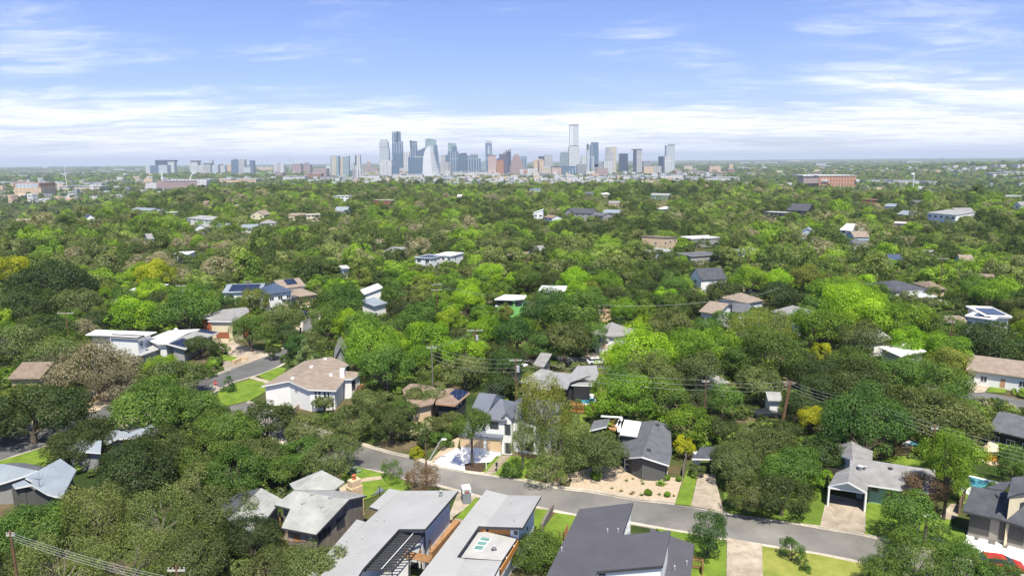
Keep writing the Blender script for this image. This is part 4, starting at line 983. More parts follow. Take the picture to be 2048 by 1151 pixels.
def house_H():
    H = House('low light grey shingle house with a wide open garage and white posts', 1760, 990, foot=9)
    m = R_['shg']; w = W_['teal']; t = W_['trim']
    H.roof(cI((300, 210, 4.3), (485, 316, 2.95), (500, 242), (480, 170), (320, 60, 4.3)), m, wall=None, fascia=t)
    H.roof(cI((300, 210, 4.3), (320, 60, 4.3), (180, 120), (105, 250, 2.95)), m, fascia=t)
    pl, _ = H.roof(cI((320, -10, 4.5), (540, 0), (1165, 95, 4.5), (1180, 330), (835, 290, 3.1), (500, 240), (310, 130)), m, wall=w, inset=1.1, fascia=t)
    H.roof(cI((335, -195, 4.6), (545, -95, 3.6), (540, 0, 3.6), (345, -5)), m, wall=W_['white'], inset=.4, keep=(3,), fascia=t)
    H.roof(cI((335, -195, 4.6), (345, -5, 4.6), (240, -40, 3.6), (190, -150)), m, wall=W_['white'], inset=.4, keep=(0,), fascia=t)
    for q, r in (((420, 90), .3), ((470, 95), .15)): H.vent(*cI(q)[0], pl, None, r, .45)
    H.boxon('roof_vent', *cI((718, 85))[0], pl, (.5, .4, .2), W_['dtrim'])
    # gable front, garage box open to the drive
    A = [H.at(*cI(q)[0], 2.85) for q in ((110, 262), (478, 318))]; up = H.at(*cI((300, 222))[0], 4.1); mb = MB(); mb.poly([A[0], A[1], up]); mb.poly([A[0] + Vector((0, .1, 0)), up + Vector((0, .1, 0)), A[1] + Vector((0, .1, 0))]); mb.build('gable', W_['blue'], H.root)
    u = (A[1] - A[0]).normalized(); v = Vector((-u.y, u.x, 0)); dz = Vector((0, 0, -2.9)); mb = MB()
    c = [A[0] + v * .1, A[0] + v * 6.2, A[1] + v * 6.2, A[1] + v * .1]
    for i in range(3): mb.prism([c[i] + dz, c[i + 1] + dz, c[i + 1] + dz + v * .1 + u * .05, c[i] + dz + v * .1 + u * .05], [c[i], c[i + 1], c[i + 1] + v * .1 + u * .05, c[i] + v * .1 + u * .05])
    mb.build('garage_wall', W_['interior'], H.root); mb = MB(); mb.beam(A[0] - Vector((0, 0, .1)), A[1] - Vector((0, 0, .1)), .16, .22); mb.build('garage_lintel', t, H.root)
    for k in (0, 1): mb = MB(); mb.box((A[k].x, A[k].y, H.g), (.22, .22, 2.8)); mb.build('garage_post', t, H.root)
    mb = MB(); p = c[2] + u * -1.0; mb.box((p.x, p.y, H.g), (1.2, .5, 2.2)); mb.build('store_door', W_['cream'], H.root)
    for q in ((650, 395), (500, 385)): H.post('porch_post', *cI(q)[0], 0, 3.0, .22, t)
    (a0, b0), (a1, b1) = cI((522, 258), (605, 312)); H.win(a0, b0, a1, b1, nx=1, frame=W_['salmon'])
    (a0, b0), (a1, b1) = cI((690, 290), (735, 380)); H.door(a0, b0, a1, b1, W_['timber'], 'door', 1)
    H.done()
house_H()
def house_I():
    H = House('charcoal shingle house with three graphite garage doors and cream dormer', 1990, 1040, foot=9)
    m = R_['shk']; t = W_['trim']; g = mat('taupe wall', (0.30, 0.275, 0.24), .85, .06, .6)
    pl, _ = H.roof(cI((1535, 255, 5.4), (1900, 318), (2200, 370), (2200, 700), (1790, 578), (1440, 500, 3.5), (1455, 440)), m, refs=cI((1535, 255, 5.4), (1440, 500, 3.5), (1790, 578, 3.5)), wall=g, inset=.7, fascia=W_['dtrim'])
    H.roof(cI((1670, 268, 5.2), (1850, 300, 5.2), (1920, 205, 4.6), (1820, 215)), m)
    H.roof(cI((1930, 165, 8.0), (2200, 140, 8.0), (2200, 270), (1882, 362, 6.6)), m, thick=.25, fascia=W_['dtrim'], wall=g, inset=.6)
    H.box_px(cI((1905, 375), (2200, 290), (2200, 240), (1960, 300)), 6.3, W_['cream'])
    for q, k in ((((1502, 560), (1708, 735)), 1), (((1795, 620), (2055, 815)), 1)): (a0, b0), (a1, b1) = cI(*q); H.door(a0, b0, a1, b1, W_['dgdoor'], rows=5)
    (a0, b0), (a1, b1) = cI((2005, 415), (2060, 490)); H.win(a0, b0, a1, b1, nx=2, ny=2, frame=W_['dtrim'])
    H.boxon('roof_vent', *cI((1795, 355))[0], pl, (.6, .5, .15), W_['dtrim'])
    H.done()
house_I()
def house_K():
    H = House('boxy white house with a long thin white canopy roof and dark trim', 270, 710, foot=10)
    w = W_['white']; d = W_['dtrim']
    H.roof(cK((260, 292, 6.0), (865, 315, 6.0), (740, 362), (150, 345, 5.8)), R_['white'], wall=w, inset=1.0, thick=.22, fascia=W_['grey'])
    H.box_px(cK((420, 338), (738, 350), (668, 378), (395, 362)), 7.0, w, R_['flat'])
    for a, b in (((395, 364), (668, 380)), ((668, 380), (740, 352)), ((740, 352), (420, 338))): mb = H.mb('parapet', d); mb.beam(H.at(*cK(a)[0], 7.05), H.at(*cK(b)[0], 7.05), .25, .22)
    (a0, b0), (a1, b1) = cK((700, 408), (722, 450)); H.win(a0, b0, a1, b1, nx=1, frame=d)
    H.roof(cK((850, 435, 3.4), (985, 442, 3.4), (870, 490), (700, 552, 3.1), (640, 530)), R_['flat'], wall=W_['grey'], inset=.8, thick=.2)
    mb = MB(); a, b = H.at(*cK((762, 475))[0], 1.5), H.at(*cK((885, 432))[0], 1.5); mb.beam(a + Vector((0, 0, .6)), b + Vector((0, 0, .6)), .12, 2.2); mb.build('screen_wall', mat('maroon panel', (0.16, 0.035, 0.03), .8), H.root)
    for q in ((988, 560), (940, 520)): H.post('canopy_post', *cK(q)[0], 0, 3.2, .15, w)
    H.done()
    H = House('white roofed ranch house with dark solar panels on two slopes', 400, 715, foot=10)
    H.roof(cK((985, 300, 4.8), (1290, 285, 4.8), (1180, 320), (960, 432, 4.2), (870, 432), (760, 390)), R_['white'], refs=cK((985, 300, 4.2), (1290, 285, 4.9), (960, 432, 4.9)), wall=w, inset=.6)
    p, _ = H.roof(cK((960, 432, 4.9), (1290, 285, 4.9), (1480, 320, 3.4), (1400, 350), (1150, 485, 3.3)), R_['metalw'], wall=W_['grey'], inset=.8, fascia=W_['trim'], refs=cK((960, 432, 4.9), (1290, 285, 4.9), (1150, 485, 3.3)))
    H.quad('solar_panel', cK((985, 432), (1120, 375), (1190, 400), (1140, 470)), p, M_SOLAR); H.quad('solar_panel', cK((1300, 285), (1470, 318), (1415, 335), (1270, 315)), p, M_SOLAR)
    mb = MB(); q_ = H.at(*cK((1055, 295))[0], 5.3); mb.tube([q_ - Vector((0, 0, .5)), q_], .05, 5); mb.tube([q_, q_ + Vector((0.05, -.35, .1))], [.5, .42], 10); mb.build('satellite_dish', W_['trim'], H.root)
    (a0, b0), (a1, b1) = cK((1410, 360), (1440, 395)); H.win(a0, b0, a1, b1, nx=1)
    H.done()
house_K()
def house_L():
    H = House('two storey cream house with a grey hip roof and red brick garage', 445, 690, foot=10)
    m = R_['shg']
    H.roof(cL((235, 500, 6.8), (560, 465, 7.2), (590, 500), (530, 545), (340, 540), (300, 580, 6.0), (85, 575)), m, refs=cL((235, 500, 7.0), (520, 500, 7.0), (85, 575, 6.0)), wall=W_['red'], inset=.6, fascia=W_['trim'])
    H.roof(cL((300, 540, 6.6), (545, 535, 6.6), (425, 608, 5.8), (175, 605)), m, refs=cL((300, 540, 6.6), (545, 535, 6.6), (425, 608, 5.8)), wall=W_['cream'], inset=.5, fascia=W_['trim'])
    (a0, b0), (a1, b1) = cL((262, 715), (390, 775)); H.door(a0, b0, a1, b1, W_['brick'])
    (a0, b0), (a1, b1) = cL((110, 600), (205, 630)); H.door(a0, b0, a1, b1, W_['red'], 'shutter_panel', 1)
    H.done()
house_L()
def house_M():
    H = House('brown shingle house with large dark solar panels and black walls', 880, 805, foot=9)
    m = R_['shr']
    p, _ = H.roof(cF((510, 225, 4.6), (695, 270, 4.4), (545, 400, 3.3), (350, 380), (380, 240)), m, refs=cF((510, 225, 4.9), (690, 270, 4.9), (545, 400, 3.4)), wall=W_['black'], inset=.5, fascia=W_['salmon'])
    H.quad('solar_panel', cF((550, 235), (595, 245), (540, 300), (490, 285)), p, M_SOLAR); H.quad('solar_panel', cF((600, 240), (685, 268), (585, 350), (530, 310)), p, M_SOLAR)
    H.roof(cF((100, 182, 4.4), (250, 190, 4.6), (400, 240), (330, 380, 3.4), (100, 430, 3.2), (20, 240)), m, refs=cF((100, 182, 4.6), (250, 190, 4.6), (100, 430, 3.2)), wall=W_['tan'], inset=.6)
    for q in (((562, 375), (580, 420)), ((595, 350), (612, 390))): (a0, b0), (a1, b1) = cF(*q); H.win(a0, b0, a1, b1, nx=1)
    H.done()
house_M()
def house_N():
    H = House('long grey roofed house behind the small turquoise pool', 1120, 775, foot=10)
    m = R_['shd']
    m = R_['shd']
    H.roof(cG((255, 62, 4.4), (510, 80, 4.4), (700, 100), (500, 170, 3.5), (470, 240), (140, 165)), mat('mid grey shingles', (0.235, 0.235, 0.24), .95, .1, .8, bump=.4), refs=cG((255, 62, 4.6), (510, 80, 4.6), (150, 160, 3.7)), wall=W_['black'], inset=.6, fascia=W_['dtrim'])
    H.roof(cG((570, 5, 4.6), (760, 0, 4.6), (800, 150), (690, 150), (510, 80, 3.8)), mat('mid grey shingles', (0, 0, 0)), wall=W_['black'], inset=.6)
    H.roof(cG((490, 170, 3.5), (720, 165, 3.5), (740, 200, 3.1), (490, 192)), mat('mid grey shingles', (0, 0, 0)), fascia=W_['trim'], wall=W_['black'], inset=.8)
    H.roof(cG((100, 165, 3.8), (300, 200), (310, 240, 3.3), (75, 235, 3.3)), mat('mid grey shingles', (0, 0, 0)), wall=W_['black'], inset=.6)
    H.done()
house_N()
def house_O():
    H = House('white house with an angular pale grey roof at the back street', 1225, 690, foot=9)
    m = R_['metalw']
    H.roof(cM((1610, 415, 5.4), (1740, 465), (1880, 485, 4.4), (1860, 540), (1620, 560), (1530, 548, 4.2)), R_['shg'], refs=cM((1610, 415, 5.4), (1880, 490, 4.2), (1530, 548, 4.2)), wall=W_['white'], inset=.5)
    H.roof(cM((1610, 415, 5.4), (1530, 548, 4.2), (1440, 585), (1400, 520, 3.6), (1490, 470)), R_['shg'], refs=cM((1610, 415, 5.4), (1530, 548, 4.6), (1400, 520, 3.6)), wall=W_['white'], inset=.5)
    H.roof(cM((1480, 590, 3.4), (1560, 570, 3.4), (1590, 600, 3.4), (1470, 610)), m, wall=W_['white'], inset=.3)
    (a0, b0), (a1, b1) = cM((1500, 620), (1560, 680)); H.door(a0, b0, a1, b1, W_['tan'])
    H.post('porch_post', *cM((1500, 690))[0], 0, 3.2, .3, W_['trim']); H.done()
house_O()
house_F()
# ---------------- simple houses of the middle distance: front eave line in photograph pixels
blk('cream tower like house half hidden left of centre', 684, 537, 699, 536, 6.2, 7, 'flat', 0, 'flat', 'white', 1)
H = blk('two storey white house with a dark blue hip roof on the lane', 535, 588, 586, 582, 6.4, 11, 'hip', 2.2, 'navy', 'white', 3); 
blk('long pale house covered with blue solar panels left of the lane', 444, 585, 522, 583, 4.6, 12, 'gable', 1.8, 'metalb', 'white', 4, solar=(0.15, 0.9, 0.06, 0.44))
blk('tan roofed gable house with dark solar panels beyond the lane', 560, 577, 612, 571, 5.2, 12, 'gable', 2.0, 'sht', 'white', 2, solar=(0.35, 0.75, 0.15, 0.46))
blk('tan low house with a dark gable at the end of the lane', 590, 594, 636, 588, 3.6, 12, 'hip', 1.6, 'sht', 'tan', 2)
blk('grey roofed side wing below the dark blue hip roof', 576, 600, 598, 592, 4.0, 7, 'shed', 0.8, 'shk', 'cream', 1, cat='house wing', name='annex')
blk('angular white modern house with tall slanted walls', 728, 588, 766, 585, 4.6, 8, 'shedr', 1.8, 'white', 'white', 0)
blk('small white shed roof below the slanted white walls', 720, 608, 748, 612, 3.4, 6, 'shedl', 1.2, 'metalb', 'white', 0, name='shed', cat='shed')
H = House('green sheathed unfinished house with white flat roofs', 1022, 622, foot=9)
H.roof(cM((545, 142, 6.9), (762, 150, 6.9), (740, 180), (632, 192, 6.7), (440, 188)), R_['white'], refs=cM((545, 142, 6.9), (762, 150, 6.9), (632, 190, 6.7)), wall=W_['green'], inset=.6, thick=.3, fascia=W_['trim'])
for q, nx in ((((648, 208), (715, 258)), 3), (((462, 205), (625, 252)), 4), (((515, 284), (583, 320)), 2)):
    (a0, b0), (a1, b1) = cM(*q); H.win(a0, b0, a1, b1, nx=nx, frame=W_['dtrim'])
H.roof(cM((455, 245, 3.6), (620, 258, 3.6), (625, 272), (448, 262, 3.6)), R_['flat'], thick=.15); H.done()
blk('white flat roofed building behind the green unfinished house', 1077, 583, 1130, 584, 5.4, 10, 'flat', 0, 'white', 'whiteb', 3)
blk('tan shingle hillside house with white gable end', 1397, 622, 1436, 628, 3.6, 13, 'gable', 2.0, 'sht', 'whiteb', 3)
blk('tan roofed house behind the round dark tree', 1494, 606, 1530, 600, 3.6, 12, 'hip', 1.8, 'sht', 'whiteb', 0)
blk('small slate roofed cottage beside the wood fence', 1464, 623, 1500, 625, 4.0, 9, 'gable', 1.6, 'shd', 'whiteb', 1)
H = blk('long white garage building with a barred window', 1540, 622, 1607, 640, 4.2, 8, 'shed', 1.0, 'shg', 'white', 0)
blk('pale shed under the spreading olive tree', 1430, 645, 1462, 656, 2.8, 7, 'shed', .5, 'flat', 'grey', 0, name='shed', cat='shed')
blk('white house with a wide charcoal hip roof on the right slope', 1783, 582, 1858, 578, 4.6, 14, 'hip', 2.0, 'shk', 'white', 4)
blk('white walled wing with flat white roof below the charcoal hip roof', 1830, 595, 1874, 593, 3.2, 6, 'flat', 0, 'white', 'white', 2, name='annex', cat='house wing')
blk('brown roofed house behind the charcoal hip roof', 1862, 578, 1894, 578, 4.2, 12, 'hip', 1.6, 'shw', 'tan', 1)
H = blk('white two level modern house with solar panels on flat roofs', 1930, 632, 1986, 640, 6.6, 10, 'flat', 0, 'white', 'white', 3, solar=(0.2, 0.8, 0.2, 0.8))
blk('upper white box of the modern house carrying dark solar panels', 1970, 632, 2024, 634, 6.9, 12, 'flat', 0, 'white', 'white', 2, solar=(0.2, 0.9, 0.15, 0.8), name='upper_house', cat='house wing')
blk('tan hip roofed house behind a thin brown pole', 1862, 640, 1936, 652, 3.2, 9, 'hip', 1.4, 'sht', 'tan', 3)
blk('pale grey gabled roof among the trees right of centre', 1750, 684, 1788, 678, 3.8, 9, 'gable', 1.6, 'metalw', 'white', 0)
blk('white sloped roof in front of the pale grey gable', 1758, 694, 1800, 712, 3.3, 6, 'shed', 1.0, 'white', 'white', 0, name='annex', cat='house wing')
blk('long low ranch house with a tan roof and dark windows', 1932, 739, 2060, 756, 3.1, 11, 'gable', 2.0, 'sht', 'white', 5, door=0.6)
blk('slate shingle house at the right edge above the yellow tent', 1975, 857, 2070, 880, 3.2, 11, 'gable', 1.6, 'shd', 'black', 3)
blk('brown tiled roof low among trees near the left edge', 14, 757, 80, 756, 3.6, 10, 'gable', 2.0, 'shw', 'tan', 2, seam=True)
blk('pale metal roof beside the oak by the wires', 1436, 768, 1460, 764, 3.4, 8, 'shed', .8, 'metalw', 'white', 0)
blk('white wall of a house squeezed behind the dark tree', 1536, 800, 1566, 801, 2.8, 4.5, 'gable', .9, 'metalw', 'white', 0)
blk('grey pointed roof right behind the tan roofed white house', 668, 718, 696, 716, 4.2, 9, 'gablef', 2.8, 'shg', 'grey', 0)
blk('little grey roof next to the tall wooden pole', 1064, 731, 1088, 733, 3.2, 7, 'shed', 1.0, 'shg', 'grey', 0, name='shed', cat='shed')
blk('small sunlit roof left of the tall wooden pole', 1038, 762, 1060, 768, 3.0, 7, 'shed', 1.0, 'metalw', 'white', 0, name='shed', cat='shed')
blk('small white roof glimpsed beside the lime shrubs', 1020, 740, 1032, 742, 3.0, 5, 'flat', 0, 'white', 'white', 0, name='shed', cat='shed')
MID = [
 ('tan gabled house with a dark wing far left', 31, 442, 60, 441, 4, 14, 'gable', 2.5, 'sht', 'tan', 2),
 ('blue roofed white house far left of the slope', 171, 436, 191, 435, 5, 12, 'gablef', 3, 'navy', 'white', 1),
 ('long white and grey house near the left brow', 259, 419, 300, 421, 5, 14, 'gable', 2, 'metalb', 'white', 3),
 ('flat pale roof beneath the left brow', 326, 425, 352, 425, 4, 10, 'flat', 0, 'flat', 'white', 0),
 ('rambling white roofed house left on the slope', 372, 436, 418, 440, 6, 16, 'hip', 2.5, 'metalw', 'white', 4),
 ('white gabled house below the rambling white roofs', 389, 456, 413, 456, 5, 12, 'gablef', 3, 'metalw', 'whiteb', 1),
 ('blue grey gabled house on the left slope', 425, 454, 453, 454, 4.5, 12, 'gable', 2.5, 'metalb', 'blue', 2),
 ('big cream house with a steep gable on the left slope', 500, 430, 528, 430, 7, 14, 'gablef', 4, 'sht', 'cream', 2),
 ('silver metal roofed house on the left slope', 482, 456, 516, 455, 4, 13, 'gable', 2.2, 'metalb', 'white', 3),
 ('two winged grey roofed house on the left slope', 519, 447, 552, 446, 6, 12, 'hip', 2.5, 'shg', 'whiteb', 3),
 ('small cream house left of the long flat cream one', 576, 431, 606, 431, 5, 12, 'gable', 2, 'sht', 'cream', 2),
 ('long flat roofed cream house on the left slope', 612, 430, 641, 429, 6.5, 12, 'flat', 0, 'flat', 'cream', 3),
 ('pointed blue grey roof left of centre on the slope', 668, 422, 694, 422, 5, 12, 'gable', 4, 'metalb', 'blue', 2),
 ('white modern house with black openings high on the slope', 666, 392, 697, 392, 7.5, 14, 'flat', 0, 'flat', 'white', 4),
 ('flat roofed white house beside the lime tree left', 345, 509, 379, 508, 4.6, 10, 'flat', 0, 'white', 'whiteb', 3),
 ('grey gable roof poking up left of the orange fence patch', 295, 478, 309, 477, 5, 10, 'gable', 3, 'shg', 'grey', 0),
 ('pale blue roof at the far left edge', 4, 447, 18, 447, 4.5, 9, 'gable', 2, 'metalb', 'white', 1),
 ('tiny orange roofed house under the left ridge', 404, 405, 416, 405, 5, 9, 'gable', 2, 'shr', 'tan', 1),
 ('small tan roof high on the left slope', 464, 412, 476, 412, 5, 9, 'hip', 2, 'sht', 'tan', 1),
 ('brick red flat roofed house left of centre near the ridge', 742, 400, 783, 401, 6, 14, 'flat', 0, 'flat', 'brick', 4),
 ('grey roof bearing dark solar panels in the centre slope', 763, 504, 797, 505, 3.8, 12, 'shed', 1.5, 'shg', 'grey', 2),
 ('tan shingle house among pale trees left of centre', 746, 487, 776, 485, 4, 12, 'gable', 2, 'sht', 'tan', 2),
 ('left block of the white modern pair in the centre', 829, 515, 862, 517, 7, 11, 'flat', 0, 'navy', 'white', 2),
 ('right block of the white modern pair with an open upper deck', 868, 510, 903, 512, 7.5, 11, 'flat', 0, 'white', 'white', 3),
 ('small white house below the skyline sail tower', 914, 392, 926, 392, 5, 9, 'gable', 2, 'white', 'white', 1),
 ('blue grey boxy house on the crest right of centre', 1059, 378, 1080, 378, 8, 12, 'flat', 0, 'metalb', 'blue', 2),
 ('white stepped modern house in the centre of the slope', 1066, 426, 1086, 426, 9, 11, 'shedr', 3, 'white', 'white', 2),
 ('white low wing right of the stepped modern house', 1087, 434, 1104, 436, 6, 9, 'gable', 2, 'shr', 'whiteb', 2),
 ('dark grey modern house left of its twin on the slope', 1128, 424, 1147, 425, 6, 12, 'gablef', 4, 'shk', 'grey', 1),
 ('wide dark grey house with big dormers on the slope', 1148, 426, 1184, 427, 7, 14, 'gable', 4, 'shk', 'grey', 3),
 ('low slate roof right of the wide dark grey house', 1184, 430, 1206, 432, 5, 11, 'gable', 2.5, 'shd', 'grey', 2),
 ('grey metal roof high on the slope right of centre', 1164, 387, 1183, 388, 5, 12, 'gable', 3, 'shd', 'grey', 1),
 ('bright white roof high on the slope right of centre', 1204, 389, 1221, 388, 4, 9, 'gable', 1.8, 'white', 'white', 1),
 ('tan grey roof beneath the bright white one', 1217, 406, 1240, 406, 5, 12, 'gable', 2, 'shg', 'tan', 2),
 ('silver gabled house right of the dark grey ones', 1204, 425, 1241, 426, 4, 13, 'gable', 2.6, 'metalb', 'grey', 2),
 ('green white house with pale roof near the right crest', 1300, 390, 1337, 391, 6, 12, 'gable', 2.5, 'metalw', 'teal', 3),
 ('little teal house with a white roof', 1315, 417, 1334, 418, 6, 10, 'hip', 2, 'white', 'teal', 2),
 ('low white metal roof beside the peach stucco house', 1277, 501, 1325, 505, 3.6, 12, 'hip', 1.8, 'metalw', 'white', 1),
 ('peach stucco house under construction', 1327, 481, 1356, 474, 8, 12, 'shedl', 2, 'sht', 'tan', 3),
 ('tan low roof in the centre of the slope', 1007, 511, 1046, 514, 3.6, 12, 'gable', 2, 'sht', 'tan', 2),
 ('grey green low roof right of the tan one in the centre', 1048, 502, 1094, 500, 3.6, 13, 'gable', 2, 'shg', 'grey', 0),
 ('dark modern house with a white flat roof line', 1526, 424, 1570, 426, 6, 14, 'flat', 0, 'flat', 'black', 5),
 ('steep black gabled house right of the white roof line', 1572, 420, 1616, 422, 6, 14, 'gable', 6, 'shk', 'black', 2),
 ('white gabled house with a cream roof on the right slope', 1679, 459, 1711, 462, 6.5, 12, 'gable', 4, 'white', 'white', 2),
 ('blue grey gabled house beside the white van street', 1599, 465, 1630, 466, 4.4, 12, 'gablef', 3, 'metalb', 'blue', 2),
 ('blue house with a tan roof right of the white gabled one', 1708, 474, 1740, 474, 5.5, 11, 'gable', 3, 'sht', 'blue', 2),
 ('low slate roof under the blue house', 1708, 487, 1738, 487, 4, 9, 'gable', 1.6, 'shd', 'whiteb', 1),
 ('brick flat roofed house below the right crest', 1724, 399, 1760, 400, 6, 14, 'flat', 0, 'shr', 'brick', 3),
 ('large white modern house on the right slope', 1854, 425, 1912, 430, 9, 16, 'shed', 2, 'metalw', 'white', 5),
 ('grey roofed house right of the large white modern one', 1912, 422, 1950, 422, 6, 14, 'gable', 2.5, 'shg', 'whiteb', 2),
 ('slate blue roof between pale trees on the right', 1768, 412, 1791, 413, 5, 12, 'gable', 2.5, 'metalb', 'blue', 1),
 ('grey roof among the pale gnarled trees right', 1793, 428, 1820, 430, 5, 12, 'gable', 3, 'metalb', 'grey', 1),
 ('white and brown bungalow with flat roof on the right', 1786, 446, 1810, 447, 4.2, 10, 'flat', 0, 'white', 'tan', 1),
 ('dark grey box house with a white roof and tan wing', 1383, 478, 1445, 475, 5.6, 13, 'flat', 0, 'white', 'grey', 3),
 ('long grey flat roofed house with narrow windows', 1381, 513, 1441, 509, 5.0, 11, 'flat', 0, 'shd', 'grey', 4),
 ('low grey roofs behind a utility pole right of centre', 1484, 508, 1523, 506, 3.4, 13, 'gable', 2, 'shg', 'whiteb', 2),
 ('white house with two dark gable roofs right of centre', 1377, 552, 1402, 560, 6.4, 10, 'gablef', 4, 'shk', 'white', 1),
 ('pale roof at the right edge near the crest', 2010, 393, 2050, 394, 5, 14, 'gable', 3, 'metalw', 'white', 2),
 ('small white gabled house at the right edge', 2025, 410, 2042, 411, 6.5, 9, 'gablef', 3.5, 'shg', 'white', 1),
 ('dark blue roof low on the right slope', 1778, 519, 1808, 520, 3.8, 12, 'gable', 2, 'navy', 'grey', 1),
 ('long slate roof beneath the right crest', 1818, 404, 1848, 405, 5, 12, 'gable', 2, 'shd', 'grey', 2),
 ('tan and blue roof at the far right slope', 1921, 520, 1950, 521, 3.8, 11, 'gable', 2, 'sht', 'blue', 1),
 ('small grey roof above the charcoal hip roof', 1846, 509, 1870, 510, 3.8, 10, 'gable', 2, 'shg', 'grey', 0),
 ('brown roof low under the dark oaks on the right', 1958, 560, 1990, 562, 3.4, 10, 'gable', 2, 'shw', 'tan', 1),
 ('white corner of a house between the lime trees left', 224, 612, 246, 610, 3.6, 9, 'gable', 2, 'metalw', 'white', 0),
 ('small pale roof left behind the yellow trees', 256, 580, 292, 584, 4.0, 9, 'shed', 1.5, 'white', 'white', 0),
 ('flat pale roof right behind the yellow trees', 338, 590, 366, 590, 3.6, 9, 'flat', 0, 'flat', 'tan', 0),
 ('pale roof in the left hollow beside the dirt road', 182, 500, 198, 500, 3.8, 9, 'hip', 1.8, 'shg', 'grey', 0),
]
for r in MID: r = r[:5] + (r[5] * .82,) + r[6:8] + (r[8] * .85,) + r[9:]; blk(*r, group='houses on the wooded slope', ov=0.3, wsz=(2.0, 1.5))

# ---------------- streets of the slope that show between the trees
for nm, px in (('slope_lane', [(232, 478), (246, 480), (252, 505), (240, 500)]), ('slope_lane', [(1620, 446), (1640, 440), (1625, 460), (1590, 458)]), ('slope_lane', [(924, 560), (944, 528), (955, 528), (948, 562)]), ('slope_lane', [(1455, 668), (1480, 560), (1490, 560), (1480, 668)])):
    sheet(nm, px, 0.15, M_CONC)

# ---------------- fences
def fence(label, px, h, m, cat='fence', name='fence', group=None, post=True):
    w = G(px); base = w[0]; r = empty(name, base); tag(r, label, cat, group); mb = MB(); pm = MB()
    for i in range(len(w) - 1):
        a, b = w[i], w[i + 1]; L = (b - a).length; n = max(1, int(L / 2.4)); u = (b - a).normalized()
        k = int(L / 0.16)
        for j in range(k):
            p = a + u * (j * 0.16); q = a + u * (j * 0.16 + 0.145); hh = h + 0.03 * math.sin(j * 1.7)
            mb.beam((p + q) / 2 + Vector((0, 0, 0.05)), (p + q) / 2 + Vector((0, 0, hh)), 0.145 if abs(u.x) > abs(u.y) else .03, 0.03 if abs(u.x) > abs(u.y) else .145)
        for j in range(n + 1):
            p = a.lerp(b, j / n); pm.box((p.x, p.y - .08, p.z), (.1, .1, h + .1))
        for z in (.35, h - .3): pm.beam(a + Vector((0, -.06, z)), b + Vector((0, -.06, z)), .05, .09)
    mb.build('boards', m, r); pm.build('posts_and_rails', m, r); return r
fence('bright orange cedar fence in front of the turquoise pool', cG((500, 465), (560, 470), (640, 482), (700, 490), (795, 480)), 2.0, W_['fence'])
fence('old brown board fence behind the small slate cottage', cR((240, 405), (330, 400), (415, 400)), 1.9, W_['fenceo'])
fence('long brown fence behind the right hand ranch house', cS((1490, 760), (1700, 775), (2040, 790)), 2.2, W_['fenceo'])
fence('dark fence along the green lower yard', cT((560, 890), (740, 860), (920, 850)), 1.8, W_['fenceo'])
fence('thin pale fence by the dark brick gabled house', cG((1650, 950), (1640, 1020), (1615, 1105)), 1.7, W_['woodg'])
fence('brown boundary fence right of the open garage house', cI((1450, 410), (1420, 470), (1390, 540)), 1.8, W_['fenceo'])
fence('low timber deck screen beside the charcoal roofed house', cE((1645, 1075), (1765, 1095), (1760, 1150)), 1.6, W_['timber'])
fence('timber garden rail between the lawn and the charcoal roof', cE((340, 800), (385, 805), (425, 720)), 1.2, W_['timber'])

# ---------------- pools
def pool(label, deck, water, name='swimming_pool', cop=None):
    w = G(deck); r = empty(name, w[0]); tag(r, label, 'pool')
    mb = MB(); tri_poly(mb, [p + Vector((0, 0, .165)) for p in w])
    for i in range(len(w)): a, b = w[i], w[(i + 1) % len(w)]; mb.poly([a - Vector((0, 0, .1)), b - Vector((0, 0, .1)), b + Vector((0, 0, .165)), a + Vector((0, 0, .165))])
    mb.build('deck', M_CONCW, r); mb = MB(); tri_poly(mb, [p + Vector((0, 0, .175)) for p in G(water)]); mb.build('water', M_WATER, r); return r
pool('rectangular blue pool with white coping beside the charcoal roof', cI((1480, 150), (1812, 226), (1790, 305), (1700, 300), (1500, 355), (1420, 300)), cI((1503, 168), (1772, 236), (1760, 272), (1640, 300), (1470, 262)))
pool('turquoise pool partly hidden behind the orange cedar fence', cG((530, 280), (600, 290), (740, 290), (760, 400), (560, 388), (590, 340)), cG((625, 330), (740, 335), (745, 392), (590, 385)))
pool('small green pool below the big olive tree on the right', cT((830, 740), (900, 700), (1100, 750), (1170, 775), (1150, 800), (900, 770)), cT((880, 745), (930, 715), (1080, 758), (1090, 780), (930, 765)))

# ---------------- retaining walls and steps
def lowwall(label, px, h, w, m, name='retaining_wall', cat='wall'):
    p = G(px); mb = MB()
    for i in range(len(p) - 1): mb.beam(p[i] + Vector((0, 0, h / 2 - .1)), p[i + 1] + Vector((0, 0, h / 2 - .1)), w, h + .2)
    o = mb.build(name, m, None, tuple(p[0])); return tag(o, label, cat)
lowwall('limestone retaining wall along the left street bed', cK((165, 1035), (300, 985), (420, 960), (520, 930)), 1.1, .5, W_['stone'])
lowwall('tan stone wall beside the kerb under the round tree', cK((1625, 640), (1700, 608), (1765, 600)), 1.0, .5, W_['stone'])
lowwall('pale garden wall running down from the tan roofed white house', cJ((475, 950), (560, 890), (650, 825)), .8, .35, M_CONC)
lowwall('low dark wall splitting the two small lawns', cD((1370, 495), (1290, 640), (1262, 700)), 1.0, .3, W_['woodg'])
def stepping():
    a, b = P(*cF((1045, 915))[0]), P(*cF((905, 1070))[0]); n = 9
    for i in range(n):
        p = a.lerp(b, i / (n - 1)); mb = MB(); mb.box((p.x, p.y, 0.10), (1.5, .75, .08), 0.1); o = mb.build('stepping_stone', M_CONC, None, tuple(p))
        tag(o, f'pale stepping stone on the villa lawn, {ORD0[i]} from the kerb', 'stepping stone', 'stepping stones to the white villa')
